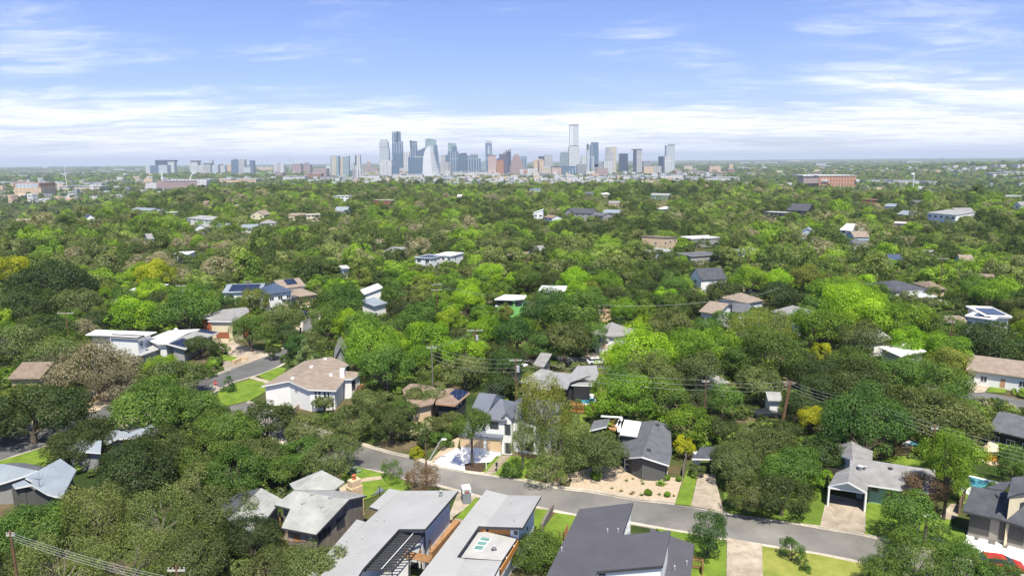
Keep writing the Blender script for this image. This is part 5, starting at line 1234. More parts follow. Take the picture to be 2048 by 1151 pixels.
ORD0 = ['ninth', 'eighth', 'seventh', 'sixth', 'fifth', 'fourth', 'third', 'second', 'first']
stepping()

# ---------------- small street things
def toilet():
    p = P(*cC((1455, 412))[0], .14); r = empty('portable_toilet', p, 0.25); tag(r, 'grey portable toilet with a white roof on the entry path', 'portable toilet')
    g = mat('grey plastic', (0.22, 0.25, 0.27), .6, .05, 1); mb = MB(); mb.box((p.x, p.y, p.z), (1.15, 1.15, 2.1), 0.25); mb.build('cabin', g, r)
    def lm(b_, n_, m_): # local meshes built straight, rotation is in the vertices
        return b_.build(n_, m_, r)
    mb = MB(); mb.box((p.x, p.y, p.z + 1.55), (1.19, 1.19, .42), 0.25); lm(mb, 'vent_band', W_['trim'])
    mb = MB(); q = []
    for s_, z_ in ((1.24, 2.1), (1.10, 2.32)):
        c_, s2 = math.cos(.25), math.sin(.25); q.append([(p.x + (a * c_ - b * s2) * s_ / 2, p.y + (a * s2 + b * c_) * s_ / 2, p.z + z_) for a, b in ((-1, -1), (1, -1), (1, 1), (-1, 1))])
    mb.prism(q[0], q[1]); lm(mb, 'roof', W_['trim'])
    mb = MB(); c_, s2 = math.cos(.25), math.sin(.25); cx, cy = p.x + .60 * s2, p.y - .60 * c_; mb.box((cx, cy, p.z + .1), (.75, .05, 1.85), .25); lm(mb, 'door', mat('grey plastic', (0, 0, 0)))
    mb = MB(); mb.box((cx + .03 * s2, cy - .03 * c_, p.z + 1.62), (.5, .05, .2), .25); lm(mb, 'notice', mat('red notice', (0.55, 0.10, 0.07), .7))
    r.rotation_euler = (0, 0, 0)
toilet()
def sail():
    c = [P(*cB(q)[0], h) for q, h in (((1415, 350), 2.6), ((1535, 258), 3.6), ((1622, 280), 2.8))]; r = empty('shade_sail', c[0] - Vector((0, 0, 2.6))); tag(r, 'pale triangular shade sail over the round garden lawn', 'shade sail')
    mb = MB(); n = 8; g = lambda i, j: (c[0] * (1 - (i + j) / n) + c[1] * (i / n) + c[2] * (j / n)) - Vector((0, 0, 1.6 * (i / n) * (1 - (i + j) / n) + 1.2 * (j / n) * (1 - (i + j) / n) + 1.0 * i * j / n / n))
    for i in range(n):
        for j in range(n - i):
            mb.poly([g(i, j), g(i + 1, j), g(i, j + 1)])
            if i + j < n - 1: mb.poly([g(i + 1, j), g(i + 1, j + 1), g(i, j + 1)])
    mb.build('canvas', mat('grey blue canvas', (0.50, 0.55, 0.60), .9, .05), r)
    mb = MB(); p = c[1]; mb.tube([(p.x, p.y, 0), (p.x, p.y, p.z + .1)], .06, 6); mb.build('post', W_['dtrim'], r)
sail()
def tent():
    b = [P(*cT(q)[0], 1.7) for q in ((1625, 778), (1690, 810), (1800, 815), (1790, 740), (1700, 735))]; ap = P(*cT((1700, 705))[0], 3.0); r = empty('garden_tent', ap * 1.0 - Vector((0, 0, 3.0))); tag(r, 'cream canopy tent with orange sides in the right back yard', 'tent')
    mb = MB()
    for i in range(5): mb.poly([b[i], b[(i + 1) % 5], ap])
    mb.build('canopy', mat('cream canvas', (0.72, 0.60, 0.38), .9, .05), r); mb = MB()
    for i in (0, 1, 2): p, q = b[i].lerp(ap, .12), b[(i + 1) % 5].lerp(ap, .12); mb.poly([Vector((p.x, p.y, .2)), Vector((q.x, q.y, .2)), Vector((q.x, q.y, 1.5)), Vector((p.x, p.y, 1.5))])
    mb.build('side_panel', mat('orange canvas', (0.62, 0.28, 0.04), .8, .1), r)
tent()
def mailbox():
    p = P(*cF((962, 1062))[0]); r = empty('mailbox', p); tag(r, 'black mailbox on a post at the kerb of the white villa', 'mailbox')
    mb = MB(); mb.box((p.x, p.y, .1), (.12, .12, 1.05)); mb.build('post', W_['dtrim'], r); mb = MB(); mb.box((p.x, p.y, 1.1), (.35, .5, .4)); mb.build('box', W_['black'], r)
    p = P(*cF((858, 1032))[0]); r = empty('sign_post', p); tag(r, 'white real estate style post with a short arm by the mulch bed', 'sign post')
    mb = MB(); mb.box((p.x, p.y, .1), (.12, .12, 1.7)); mb.build('post', W_['trim'], r); mb = MB(); mb.beam((p.x - .6, p.y, 1.7), (p.x, p.y, 1.7), .1, .1); mb.build('arm', W_['trim'], r)
    p = P(433, 787); r = empty('stop_sign', p); tag(r, 'red stop sign at the left street corner', 'stop sign'); mb = MB(); mb.tube([(p.x, p.y, 0), (p.x, p.y, 2.3)], .04, 6); mb.build('post', W_['grey'], r)
    mb = MB(); q = [(p.x + .42 * math.cos(math.pi / 8 + k * math.pi / 4), p.z + 2.35 + .42 * math.sin(math.pi / 8 + k * math.pi / 4)) for k in range(8)]
    mb.prism([(a, p.y - .05, b) for a, b in q], [(a, p.y - .07, b) for a, b in q]); mb.build('plate', mat('sign red', (0.45, 0.02, 0.02), .5, .02), r)
    tx = bpy.data.curves.new('lettering', 'FONT'); tx.body = 'STOP'; tx.size = .3; tx.align_x = 'CENTER'; tx.align_y = 'CENTER'; tx.extrude = .004
    o = bpy.data.objects.new('lettering', tx); link(o); bpy.context.view_layer.update(); me = bpy.data.meshes.new_from_object(o); bpy.data.objects.remove(o); me.name = 'lettering'
    me.materials.clear(); me.materials.append(W_['trim']); o = bpy.data.objects.new('lettering', me); link(o, r); o.rotation_euler = (math.pi / 2, 0, 0); o.location = (0, -.08, 2.35)
mailbox()

# ---------------- street lamps, poles and wires
M_POLE = mat('creosoted pole', (0.17, 0.095, 0.055), .9, .2, 2); M_GALV = mat('galvanised steel', (0.52, 0.55, 0.57), .5, .05, 1, metal=.3); M_WIRE = mat('cable', (0.33, 0.34, 0.34), .6, .05, 1)
def lamp(label, foot, h, tip, m=M_GALV, wood=None):
    """pole foot pixel, arm height, arm end pixel"""
    p = P(*foot); d = rayv(*tip); Y = p.y - 0.4; e = CAMV + d * Y; r = empty('street_lamp', p); tag(r, label, 'street lamp', 'street lamps of the near streets')
    mb = MB(); m1 = p.lerp(e, .55) + Vector((0, 0, .6)); mb.tube([p, tuple(p.lerp(e, .5) + Vector((0, 0, .15))), tuple(p.lerp(e, .88) + Vector((0, 0, .25))), tuple(e)], [.10, .08, .06, .05], 7); mb.build('pole', m, r)
    mb = MB(); u = Vector((e.x - p.x, 0, 0)).normalized() if abs(e.x - p.x) > .01 else Vector((1, 0, 0)); mb.beam(e - u * .1, e + u * .65, .32, .16); mb.build('lamp_head', W_['trim'], r)
lamp('leaning steel street lamp at the kerb before the white villa drive', cF((285, 950))[0], 7, cF((420, 735))[0])
lamp('steel street lamp leaning beside the fan palm', cI((950, 800))[0], 8, cI((1055, 548))[0])
lamp('steel street lamp above the trees left of the tan ranch house', cS((1085, 955))[0], 7, cS((1150, 858))[0])
lamp('curved street lamp below the charcoal hip roofed house', cS((1365, 300))[0], 8, cS((1225, 200))[0])
lamp('curved street lamp in the trees beside the pole left of the dirt lot', cM((490, 520))[0], 8, cM((385, 440))[0])
def pole(label, top, foot, h, arm=2.0, m=M_POLE, transformer=False, arms=1, name='utility_pole', tilt=0):
    """pole whose top is seen at a pixel, h metres tall"""
    t = P(top[0], top[1], h); g = gz(t.x, t.y); r = empty(name, (t.x, t.y, g)); tag(r, label, 'utility pole', 'utility poles')
    mb = MB(); mb.tube([(t.x + tilt, t.y, g), (t.x, t.y, g + h)], [.16, .10], 8); mb.build('pole', m, r)
    for k in range(arms):
        z = g + h - .5 - k * 1.6; mb = MB(); mb.beam((t.x - arm / 2, t.y, z), (t.x + arm / 2, t.y, z), .12, .14)
        for q in (-.45, -.2, .2, .45): mb.tube([(t.x + q * arm, t.y, z), (t.x + q * arm, t.y, z + .3)], .06, 5)
        mb.build('crossarm', mat('weathered crossarm', (0.45, 0.43, 0.39), .9, .1), r)
    if transformer:
        mb = MB(); mb.tube([(t.x + .4, t.y - .1, g + h - 2.6), (t.x + .4, t.y - .1, g + h - 1.5)], .3, 9); mb.build('transformer', M_GALV, r)
    return Vector((t.x, t.y, g + h - .2))
p1 = pole('rust brown utility pole at the lower left corner', cA((0, 0))[0] and (20, 1060), None, 12, 0.8)
p2 = pole('wooden pole top with a crossarm at the bottom left', (352, 1130), None, 10, 1.6)
p3 = pole('tall wooden utility pole rising in the centre trees', (1031, 715), None, 11.5, 2.2, arms=1, transformer=True)
p4 = pole('white topped utility pole above the bright tree left of centre', (863, 690), None, 12, 1.8, W_['woodg'])
p5 = pole('utility pole with two crossarms far left of centre', (362, 568), None, 12, 3.0, arms=2, transformer=True)
p6 = pole('utility pole with two pale crossarms before the white modern pair', (873, 565), None, 12, 3.0, arms=2)
p7 = pole('utility pole with a wide crossarm left of the green house trees', (950, 656), None, 11, 3.4, transformer=True)
p8 = pole('wooden pole beside the pale roof right of centre', (1412, 757), None, 10, 1.2)
p10 = pole('short pole in the trees above the cream garage house', (495, 560), None, 12, 2.4)
p11 = pole('thin brown pole in front of the tan hip roof', (1906, 640), None, 9, 1.0)
p12 = pole('slim pole by the dirt lot', (1196, 608), None, 9, 1.2, transformer=True)
p13 = pole('pole with a pale crossarm among the dark trees at far left', (130, 622), None, 11, 4.0, arms=1)
p14 = pole('dark pole behind the low grey roofs', (1500, 494), None, 11, 1.5)
p15 = pole('pale pole with a crossarm on the right slope', (1886, 514), None, 12, 4)
p16 = pole('tall pole on the right slope below the white modern house', (1852, 448), None, 14, 1.5)
p17 = pole('pole at the top edge of the lower right back yard', (1870, 850), None, 9, 1.0)
p18 = pole('rust pole at the kerb beside the leaning lamp', (851, 885), None, 7.5, 0.1)
def leaning():
    a, b = P(*cZ((185, 235))[0] if False else (1562, 856), 0.3), P(1582, 806, 8.5); r = empty('utility_pole', (a.x, a.y, 0)); tag(r, 'thick brown timber pole with a pale crossarm box right of centre', 'utility pole', 'utility poles')
    mb = MB(); b = Vector((a.x + 1.1, a.y, 8.8)); mb.tube([(a.x, a.y, 0), b], [.3, .22], 8); mb.build('pole', M_POLE, r); mb = MB(); mb.beam(b - Vector((1.2, 0, .4)), b + Vector((.8, 0, -.4)), .25, .3); mb.build('crossarm', W_['woodg'], r); return b
p9 = leaning()
def wires(label, pts, n=1, sag=1.0, r=.012, dz=.35, dx=0.0, grp='overhead wires'):
    base = Vector(pts[0]); mb = MB()
    for k in range(n):
        for i in range(len(pts) - 1):
            a, b = Vector(pts[i]), Vector(pts[i + 1]); o = Vector((dx * k, 0, -dz * k)); L = [a.lerp(b, t / 12) + o - Vector((0, 0, sag * 4 * (t / 12) * (1 - t / 12))) for t in range(13)]
            mb.tube(L, r, 4)
    o = mb.build('power_line', M_WIRE, None, tuple(base)); tag(o, label, 'power line', grp, 'thing'); return o
wires('four parallel wires sloping down across the lower left trees', [p1, P(30, 1058, 12) * 0 + p1, P(400, 1165, 9.5)], 4, .4, .014, .30, .1)
wires('wires crossing the bright trees right of the tall centre pole', [p3, p8], 3, .8, .015, .9)
wires('wires running on from the pale roof pole to the leaning pole', [p8, p9], 3, .6, .015, .7)
wires('bundle of wires from the leaning pole across the right olive tree', [p9, P(1730, 800, 9), P(2080, 905, 8.5)], 4, .5, .016, .55)
wires('wires from the pole above the lawn to the tall centre pole', [p4, p3], 4, 1.0, .015, .8)
wires('upper line from the lawn pole toward the crossarm pole', [p4, p7], 2, .6, .014, .4)
wires('faint line across the tan hillside roof', [p12, P(1440, 600, 10), P(1560, 575, 10)], 1, .8, .03)
wires('line running off the two arm pole into the green house trees', [p6, P(1000, 590, 11), P(1080, 603, 10)], 2, .6, .016, .5)

# ---------------- cars
def car(label, px, py, ang, col, L=4.6, W=1.85, name='parked_car', van=False):
    p = P(px, py, .02); r = empty(name, p, 0); tag(r, label, 'car', 'cars of the near streets')
    ca, sa = math.cos(ang), math.sin(ang); tr = lambda x, y, z: (p.x + x * ca - y * sa, p.y + x * sa + y * ca, p.z + z)
    body = mat('car paint %s' % label[:9], col, .3, .016, 1, spec=.6)
    prof = [(-.5, .35), (-.5, .80), (-.46, .92), (-.30, .98), (.20, .98), (.36, .90), (.49, .72), (.5, .35)]; mb = MB(); h = W / 2
    secs = []
    for y, s in ((-h, .96), (-h * .9, 1.0), (h * .9, 1.0), (h, .96)): secs.append([tr(x * L * s, y, z) for x, z in prof])
    for k in range(3):
        for i in range(len(prof)): j = (i + 1) % len(prof); mb.poly([secs[k][i], secs[k][j], secs[k + 1][j], secs[k + 1][i]])
    mb.poly(secs[0]); mb.poly(secs[3][::-1]); mb.build('body', body, r)
    cp = [(-.44, .93), (-.33, 1.38), (-.05, 1.46), (.10, 1.42), (.30, .95)] if not van else [(-.47, .93), (-.45, 1.85), (.15, 1.85), (.34, 1.0)]
    mb = MB(); a = [tr(x * L, -h * (.88 if z < 1 else .72), z) for x, z in cp]; b = [tr(x * L, h * (.88 if z < 1 else .72), z) for x, z in cp]; n = len(cp)
    for i in range(n): j = (i + 1) % n; mb.poly([a[i], a[j], b[j], b[i]])
    mb.poly(a); mb.poly(b[::-1]); mb.build('window_band', GL, r)
    mb = MB(); q = [i for i in range(n) if cp[i][1] > 1.3]; mb.prism([Vector(a[i]) + Vector((0, 0, .0)) for i in q] + [Vector(b[i]) for i in q[::-1]], [Vector(a[i]) + Vector((0, 0, .03)) for i in q] + [Vector(b[i]) + Vector((0, 0, .03)) for i in q[::-1]]); mb.build('roof', body, r)
    for x in (-.31, .31):
        for y in (-h + .08, h - .08): mb = MB(); mb.tube([tr(x * L, y - .12, .33), tr(x * L, y + .12, .33)], .33, 12); mb.f.append(list(range(12))[::-1]); mb.m.append(0); w = mb.build('wheel', W_['black'], r)
    for y in (-.6, .6): mb = MB(); c = tr(.49 * L, y, .68); mb.box((c[0], c[1], c[2]), (.12, .32, .14), ang); mb.build('headlight', W_['trim'], r)
car('red sedan at the lower right drive', *cI((1800, 1070))[0], -0.30, (0.42, 0.030, 0.018), 4.8)
car('dark blue pickup parked on the sunny lane', *cL((1135, 550))[0], 1.25, (0.03, 0.05, 0.085), 5.0, van=False)
car('black car behind the pickup on the lane', *cL((1115, 590))[0], 1.25, (0.02, 0.022, 0.026), 4.6)
car('dark car parked at the end of the lane beside the tan house', 633, 596, .2, (0.03, 0.03, 0.035), 4.6)
car('dark red car in the shade of the back street', *cM((860, 775))[0], .05, (0.10, 0.02, 0.02), 4.6)
car('white car on the hidden street above the tan hillside roof', *cR((605, 145))[0], .1, (0.75, 0.75, 0.75), 4.6)
car('blue pickup truck right of the white car', *cR((650, 152))[0], .1, (0.05, 0.09, 0.14), 4.8)
car('black car in the yard below the leaning pole', *cZ((100, 165))[0], .1, (0.02, 0.02, 0.022), 4.6)
car('white van on the slope street beside the black gabled house', 1624, 450, .1, (0.7, 0.7, 0.7), 5.4, 2.0, van=True)
car('silver car far up the centre lane', 948, 538, 1.4, (0.5, 0.5, 0.52), 4.6)
car('white car under the trees at the back street corner', *cM((1460, 830))[0], .1, (0.7, 0.7, 0.7), 4.5)

# ---------------- garden plants with a shape of their own
M_PALM = mat('palm fronds', (0.16, 0.23, 0.03), .7, .3, 3, col2=(0.09, 0.15, 0.02)); M_AGAVE = mat('agave leaves', (0.20, 0.28, 0.19), .7, .2, 3); M_YUCCA = mat('yucca leaves', (0.10, 0.16, 0.09), .7, .25, 3)
def spiky(label, px, py, n, L, m, trunk=0, name='agave_plant', cat='plant', w=.12, up=.9, seed=1):
    p = P(px, py, .1); r = empty(name, p); tag(r, label, cat); q = random.Random(seed); mb = MB(); z0 = p.z + trunk
    for i in range(n):
        a = i * 2.399; e = q.uniform(.1, up); l = L * q.uniform(.75, 1.1); d = Vector((math.cos(a) * math.cos(e), math.sin(a) * math.cos(e), math.sin(e))); s = Vector((-d.y, d.x, 0)).normalized() * w
        b = Vector((p.x, p.y, z0)); mi = b + d * l * .55 + Vector((0, 0, .05 * l)); t = b + d * l - Vector((0, 0, .18 * l))
        if trunk:
            for k in range(-3, 4): f = d.copy(); f.rotate(Matrix.Rotation(k * .22, 3, 'Z')); mb.poly([mi - s * .15, mi + f * l * .5 + Vector((0, 0, -.12 * l)), mi + s * .15])
            mb.tube([b, mi], .016, 4)
        else: mb.poly([b - s * .6, mi - s, t, mi + s, b + s * .6])
    mb.build('fronds' if trunk else 'leaves', m, r)
    if trunk: mb = MB(); mb.tube([(p.x, p.y, p.z - .1), (p.x, p.y, z0 + .1)], [.22, .17], 8); mb.build('trunk', M_BARKG, r)
spiky('fan palm with a brown trunk next to the leaning steel lamp', *cI((1060, 800))[0], 30, 1.9, M_PALM, 2.6, 'palm_tree', 'palm', .25, 1.3)
spiky('spiky round yucca right of the fan palm', *cI((1185, 850))[0], 60, 1.5, M_YUCCA, 0, 'yucca_plant', 'plant', .07, 1.4)
spiky('big silver agave on the round garden lawn', *cB((1272, 125))[0], 26, 1.5, M_AGAVE, 0, 'agave_plant', 'plant', .16, 1.1)
spiky('agave beside the left street stone wall', *cK((135, 985))[0], 24, 1.3, M_AGAVE, 0, 'agave_plant', 'plant', .15, 1.1)
spiky('yellowish dwarf palm on the gravel yard edge', *cE((1350, 240))[0], 26, 1.1, M_PALM, 0, 'palm_plant', 'plant', .12, 1.0)
spiky('small fan palm behind the pale angular roof', *cM((1690, 540))[0], 30, 2.2, mat('dark fronds', (0.04, 0.08, 0.02), .7), 3.2, 'palm_tree', 'palm', .25, 1.3)
q = random.Random(4)
for i, (a, b) in enumerate(cE((865, 280), (945, 310), (960, 305), (1010, 205), (1070, 185), (1160, 205), (1170, 235), (1075, 320), (1060, 335), (1160, 350), (1330, 340), (1130, 145), (1185, 140), (1240, 165), (1290, 155), (1075, 128), (1480, 355))):
    p = P(a, b, .1); mb = MB(); s = q.uniform(.28, .6)
    for k in range(40):
        th = q.uniform(0, 6.28); e = q.uniform(.2, 1.5); l = s * q.uniform(.6, 1.2); d = Vector((math.cos(th) * math.cos(e), math.sin(th) * math.cos(e), math.sin(e))); w_ = Vector((-d.y, d.x, 0)) * .06; mb.poly([p - w_, p + d * l, p + w_])
    o = mb.build('tufted_plant', mat('dry tuft' if i % 3 else 'green tuft', (0.30, 0.27, 0.10) if i % 3 else (0.13, 0.20, 0.04), .9, .2, 3), None, tuple(p)); tag(o, f'small tuft of grass on the gravel yard, {["first","second","third","fourth","fifth","sixth","seventh","eighth","ninth","tenth","eleventh","twelfth","thirteenth","fourteenth","fifteenth","sixteenth","seventeenth"][sorted(range(17), key=lambda z: cE(((865, 945, 960, 1010, 1070, 1160, 1170, 1075, 1060, 1160, 1330, 1130, 1185, 1240, 1290, 1075, 1480)[z] + z * .01, 0))[0][0]).index(i)]} from the left', 'plant', 'tufts of the gravel yard')
# ------------------------------------------------------------------ the city
def facade(name, wall, glass, bw=7.0, rh=4.0, mortar=0.25, rough=0.35, off=0.0):
    if name in _mc: return _mc[name]
    m, nt, b = newmat(name); N = nt.nodes.new; tc = N('ShaderNodeTexCoord'); s = N('ShaderNodeSeparateXYZ'); lnk(nt, tc.outputs['Object'], s.inputs[0])
    ad = N('ShaderNodeMath'); ad.operation = 'ADD'; lnk(nt, s.outputs[0], ad.inputs[0]); lnk(nt, s.outputs[1], ad.inputs[1])
    c = N('ShaderNodeCombineXYZ'); lnk(nt, ad.outputs[0], c.inputs[0]); lnk(nt, s.outputs[2], c.inputs[1])
    br = N('ShaderNodeTexBrick'); lnk(nt, c.outputs[0], br.inputs['Vector']); br.offset = off; br.inputs['Scale'].default_value = 1.0
    br.inputs['Brick Width'].default_value = bw; br.inputs['Row Height'].default_value = rh; br.inputs['Mortar Size'].default_value = mortar * min(bw, rh); br.inputs['Mortar Smooth'].default_value = 0.0
    g = np.array(glass); g = np.minimum(g * (1.15 if g[1] > .18 else 1.0), .7); wl = np.array(wall); wl = wl * .80 + wl.mean() * .10; wall = tuple(wl); g = g * .8 + g.mean() * .2; br.inputs['Color1'].default_value = (*g, 1); br.inputs['Color2'].default_value = (*(g * 0.82), 1); br.inputs['Mortar'].default_value = (*wall, 1)
    lnk(nt, br.outputs[0], b.inputs['Base Color']); b.inputs['Roughness'].default_value = rough; b.inputs['Specular IOR Level'].default_value = 0.6
    _mc[name] = m; return m
FA = {
 'w': facade('white concrete facade', (0.72, 0.72, 0.70), (0.30, 0.33, 0.36), 9, 5, .22), 'ws': facade('white ribbed facade', (0.75, 0.75, 0.72), (0.32, 0.35, 0.38), 8, 60, .22),
 'wg': facade('white and glass facade', (0.60, 0.64, 0.66), (0.30, 0.37, 0.43), 8, 7, .16), 'b': facade('blue glass facade', (0.16, 0.24, 0.34), (0.085, 0.16, 0.26), 12, 9, .10, .2),
 'bs': facade('blue ribbed glass facade', (0.36, 0.44, 0.52), (0.09, 0.17, 0.27), 13, 80, .16, .2), 'db': facade('dark blue glass facade', (0.08, 0.12, 0.19), (0.035, 0.065, 0.12), 12, 8, .10, .2),
 't': facade('teal glass facade', (0.34, 0.44, 0.46), (0.22, 0.33, 0.36), 14, 9, .10, .25), 'cr': facade('cream facade', (0.62, 0.56, 0.42), (0.42, 0.38, 0.28), 9, 6, .2),
 'p': facade('pink granite facade', (0.42, 0.30, 0.28), (0.30, 0.21, 0.21), 10, 7, .2), 'ps': facade('pink ribbed facade', (0.60, 0.44, 0.38), (0.34, 0.24, 0.22), 8, 80, .25),
 'or': facade('orange glass facade', (0.52, 0.24, 0.12), (0.40, 0.17, 0.09), 10, 7, .2), 'pe': facade('peach facade', (0.70, 0.50, 0.33), (0.48, 0.34, 0.22), 9, 8, .25),
 'g': facade('grey facade', (0.36, 0.37, 0.38), (0.20, 0.22, 0.25), 9, 6, .2), 'gs': facade('grey ribbed facade', (0.55, 0.54, 0.52), (0.26, 0.27, 0.28), 9, 80, .25),
 'gt': facade('grey green glass facade', (0.27, 0.35, 0.37), (0.20, 0.28, 0.31), 16, 9, .08, .25), 'bk': facade('red brick facade', (0.42, 0.22, 0.15), (0.18, 0.10, 0.08), 8, 5, .28),
 'v': facade('violet glass facade', (0.17, 0.15, 0.21), (0.10, 0.09, 0.15), 12, 8, .12, .25), 'sail': mat('smooth pale panel', (0.66, 0.68, 0.70), .35, .03, .02),
 'lat': facade('white lattice facade', (0.68, 0.70, 0.71), (0.25, 0.28, 0.31), 9, 11, .25, .5, 0.5), 'band': facade('banded terrace facade', (0.62, 0.63, 0.64), (0.24, 0.28, 0.33), 300, 9, .28),
 'cx': facade('orange construction frame', (0.72, 0.36, 0.21), (0.12, 0.055, 0.04), 6.5, 3.0, .26), 'ap': facade('white apartment facade', (0.74, 0.72, 0.70), (0.34, 0.32, 0.33), 9, 6, .26), 'dk': facade('dark cap', (0.12, 0.13, 0.14), (0.07, 0.08, 0.09), 9, 6, .2),
}
GROUPC = 'buildings of the distant city'
def TW(label, segs, Y=None, name='office_tower', cat='tower', depth=None, rot=None, rz=0.35):
    """segs: (part, x0, x1, ytopL, ytopR, ybase, facade[, x0 base, x1 base])"""
    mx = (min(s[1] for s in segs) + max(s[2] for s in segs)) / 2; yb = max(s[5] for s in segs)
    if Y is None: Y = min(max(68.0 * F / max(yb - (321 + (1024 - mx) * 0.0096), 1.0), 1500), 19000)
    c = PY(mx, yb, Y); g = gz(c.x, Y); r = empty(name, (c.x, Y, g)); tag(r, label, cat, GROUPC)
    W0 = 0
    Y_ = Y
    for k_, s in enumerate(segs):
        Y = Y_ - 0.9 * k_
        part, x0, x1, yl, yr, yb_, fa = s[:7]; b0, b1 = (s[7], s[8]) if len(s) > 7 else (x0, x1)
        bot = g - 1 if yb_ >= yb - 1 else PY(mx, yb_, Y).z
        A, B = PY(x0, yl, Y), PY(x1, yr, Y); a, b = PY(b0, yb_, Y), PY(b1, yb_, Y); w = b.x - a.x; W0 = max(W0, w); d = depth or max(14, min(w * 0.9, 60 if Y < 6000 else 160))
        mb = MB(); k = 0.28 * w if (rot and w > 12) else 0.0     # corner turned to the viewer
        def ring(xa, xb, zl, zr):
            if rot: m_ = xa + (xb - xa) * rot; return [(xa, Y + d * .35, zl), (m_, Y - d * .15, zl * (1 - rot) + zr * rot), (xb, Y + d * .35, zr), (m_, Y + d * .8, (zl + zr) / 2)]
            return [(xa, Y, zl), (xb, Y, zr), (xb, Y + d, zr), (xa, Y + d, zl)]
        mb.prism(ring(a.x, b.x, bot, bot), ring(A.x, B.x, A.z, B.z)); mb.build(part, FA[fa], r)
    CITYFOOT.append((c.x, Y_ + W0 / 2, W0 / 2, 0)); return r
def LR(label, x0, x1, yt, yb, fa, Y=None, name='low_building', cat='building', roof=None, rows=0):
    segs = [('wall', x0, x1, yt, yt, yb, fa)]
    w = x1 - x0
    segs.append(('roof', x0 - .3, x1 + .3, yt - .55, yt - .55, yt, roof or 'ap'))
    if w > 14:
        segs.append(('plant_room', x0 + w * .3, x0 + w * .45, yt - 2.0, yt - 2.0, yt - .55, 'g'))
    return TW(label, segs, Y, name, cat, depth=None if Y is None and yt < 330 else 40)
TW('dark blue block, the widest of the far left group', [('shaft', 310, 333, 320, 320, 333, 'db')], 4700)
TW('white slab with a dark cap joined to the dark blue block', [('shaft', 335, 348, 321.5, 321.5, 339, 'w'), ('cap', 333, 349, 320, 320, 323, 'db')], 4600)
TW('low pale and blue twin block far left', [('shaft', 291, 300, 331, 331, 342, 'w'), ('wing', 300, 317, 331, 331, 341, 'b')], 4300)
TW('white stepped block in front of the dark blue block', [('shaft', 317, 334, 330, 330, 342, 'wg')], 4200)
TW('white tower with a dark overhanging cap on the left', [('shaft', 379, 395, 323, 323, 340, 'ws'), ('cap', 381, 396.5, 321, 321, 323.5, 'dk')], 4500)
TW('low white block right of the dark capped tower', [('shaft', 396, 407, 330, 330, 340, 'w')], 4400)
TW('grey and white block with a dark roof line left', [('shaft', 406, 421, 328, 328, 340, 'gs'), ('cap', 406, 421, 326.5, 326.5, 328, 'dk')], 4350)
TW('slim pale tower standing behind the left blocks', [('shaft', 418, 425, 319.5, 319.5, 334, 'wg')], 5000)
TW('pale glass block by the slim pale tower', [('shaft', 424, 436, 330, 330, 341, 'wg')], 4300)
TW('small white block with a red top on the left', [('shaft', 437, 449, 330, 330, 337, 'w'), ('cap', 438, 445, 328, 328, 330, 'bk')], 4600)
TW('peach block left of the blue and striped pair', [('shaft', 454, 462, 328, 328, 337, 'pe')], 4700)
TW('wide blue and striped pair of joined towers left of centre', [('shaft', 462, 477, 319.5, 319.5, 340, 'b'), ('wing', 477, 489, 319, 319, 340, 'gs'), ('mast_base', 468, 472, 317.5, 317.5, 319.5, 'g')], 4200)
TW('low white block under the striped tower', [('shaft', 488, 501, 334, 334, 342, 'wg')], 4000)
TW('solitary deep blue tower left of centre', [('shaft', 499, 507.5, 322, 322, 341, 'b'), ('cap', 499, 507.5, 321, 321, 322, 'dk')], 4100)
TW('white ribbed twin block between the blue tower and the pink block', [('shaft', 547, 556, 327, 327, 342, 'ws'), ('wing', 558, 568, 328, 328, 342, 'ws'), ('link', 553, 560, 326, 326, 342, 'gs')], 4100)
TW('pale pink square block with a white roof', [('shaft', 584, 602, 328, 328, 346, 'p'), ('cap', 585, 600, 326.5, 326.5, 328, 'w')], 4000)
TW('grey pink block behind the pale pink square block', [('shaft', 602, 620, 329, 329, 342, 'p'), ('cap', 608, 616, 325, 325, 329, 'g')], 4400)
TW('stadium light masts far behind the left blocks', [('shaft', 578.6, 579.6, 318, 318, 330, 'w'), ('wing', 584.5, 585.5, 318, 318, 330, 'w'), ('panel', 578, 581, 317.5, 317.5, 319, 'w')], 5200, 'light_mast', 'mast', depth=4)
TW('broad grey pink slab just left of the teal towers', [('shaft', 627, 653, 337, 337, 354, 'p')], 3000)
TW('white apartment slab left of the teal towers', [('shaft', 652, 662, 331, 331, 347, 'w')], 3600)
TW('cream fronted teal tower, leftmost of the teal group', [('shaft', 660.5, 677, 311.5, 311.5, 355, 't'), ('front', 663.5, 672, 313, 313, 355.5, 'cr')], 3100)
TW('cream tower in the middle of the teal group', [('shaft', 677, 686, 313.5, 313.5, 350, 'cr')], 3300)
TW('teal tower with a slanted roof, rightmost of the teal group', [('shaft', 686, 697.5, 314.5, 311.5, 352, 't')], 3150)
TW('grey block right of the slanted teal tower', [('shaft', 698, 708, 325, 325, 351, 'wg'), ('podium', 699, 705, 341, 341, 352, 'b')], 3300)
TW('white tower with a dark window strip left of the dome', [('shaft', 709.5, 720, 309.5, 309.5, 355, 'w'), ('strip', 710, 713, 311, 311, 330, 'dk'), ('side', 720, 722, 329, 329, 350, 'wg')], 3050)
TW('short dark fronted block before the white tower', [('shaft', 704.5, 711.5, 339, 339, 362, 'g'), ('side', 711.5, 716, 340, 340, 361, 'w')], 2500)
TW('grey striped block right of the white tower', [('shaft', 721, 727, 329, 329, 348, 'gs')], 3500)
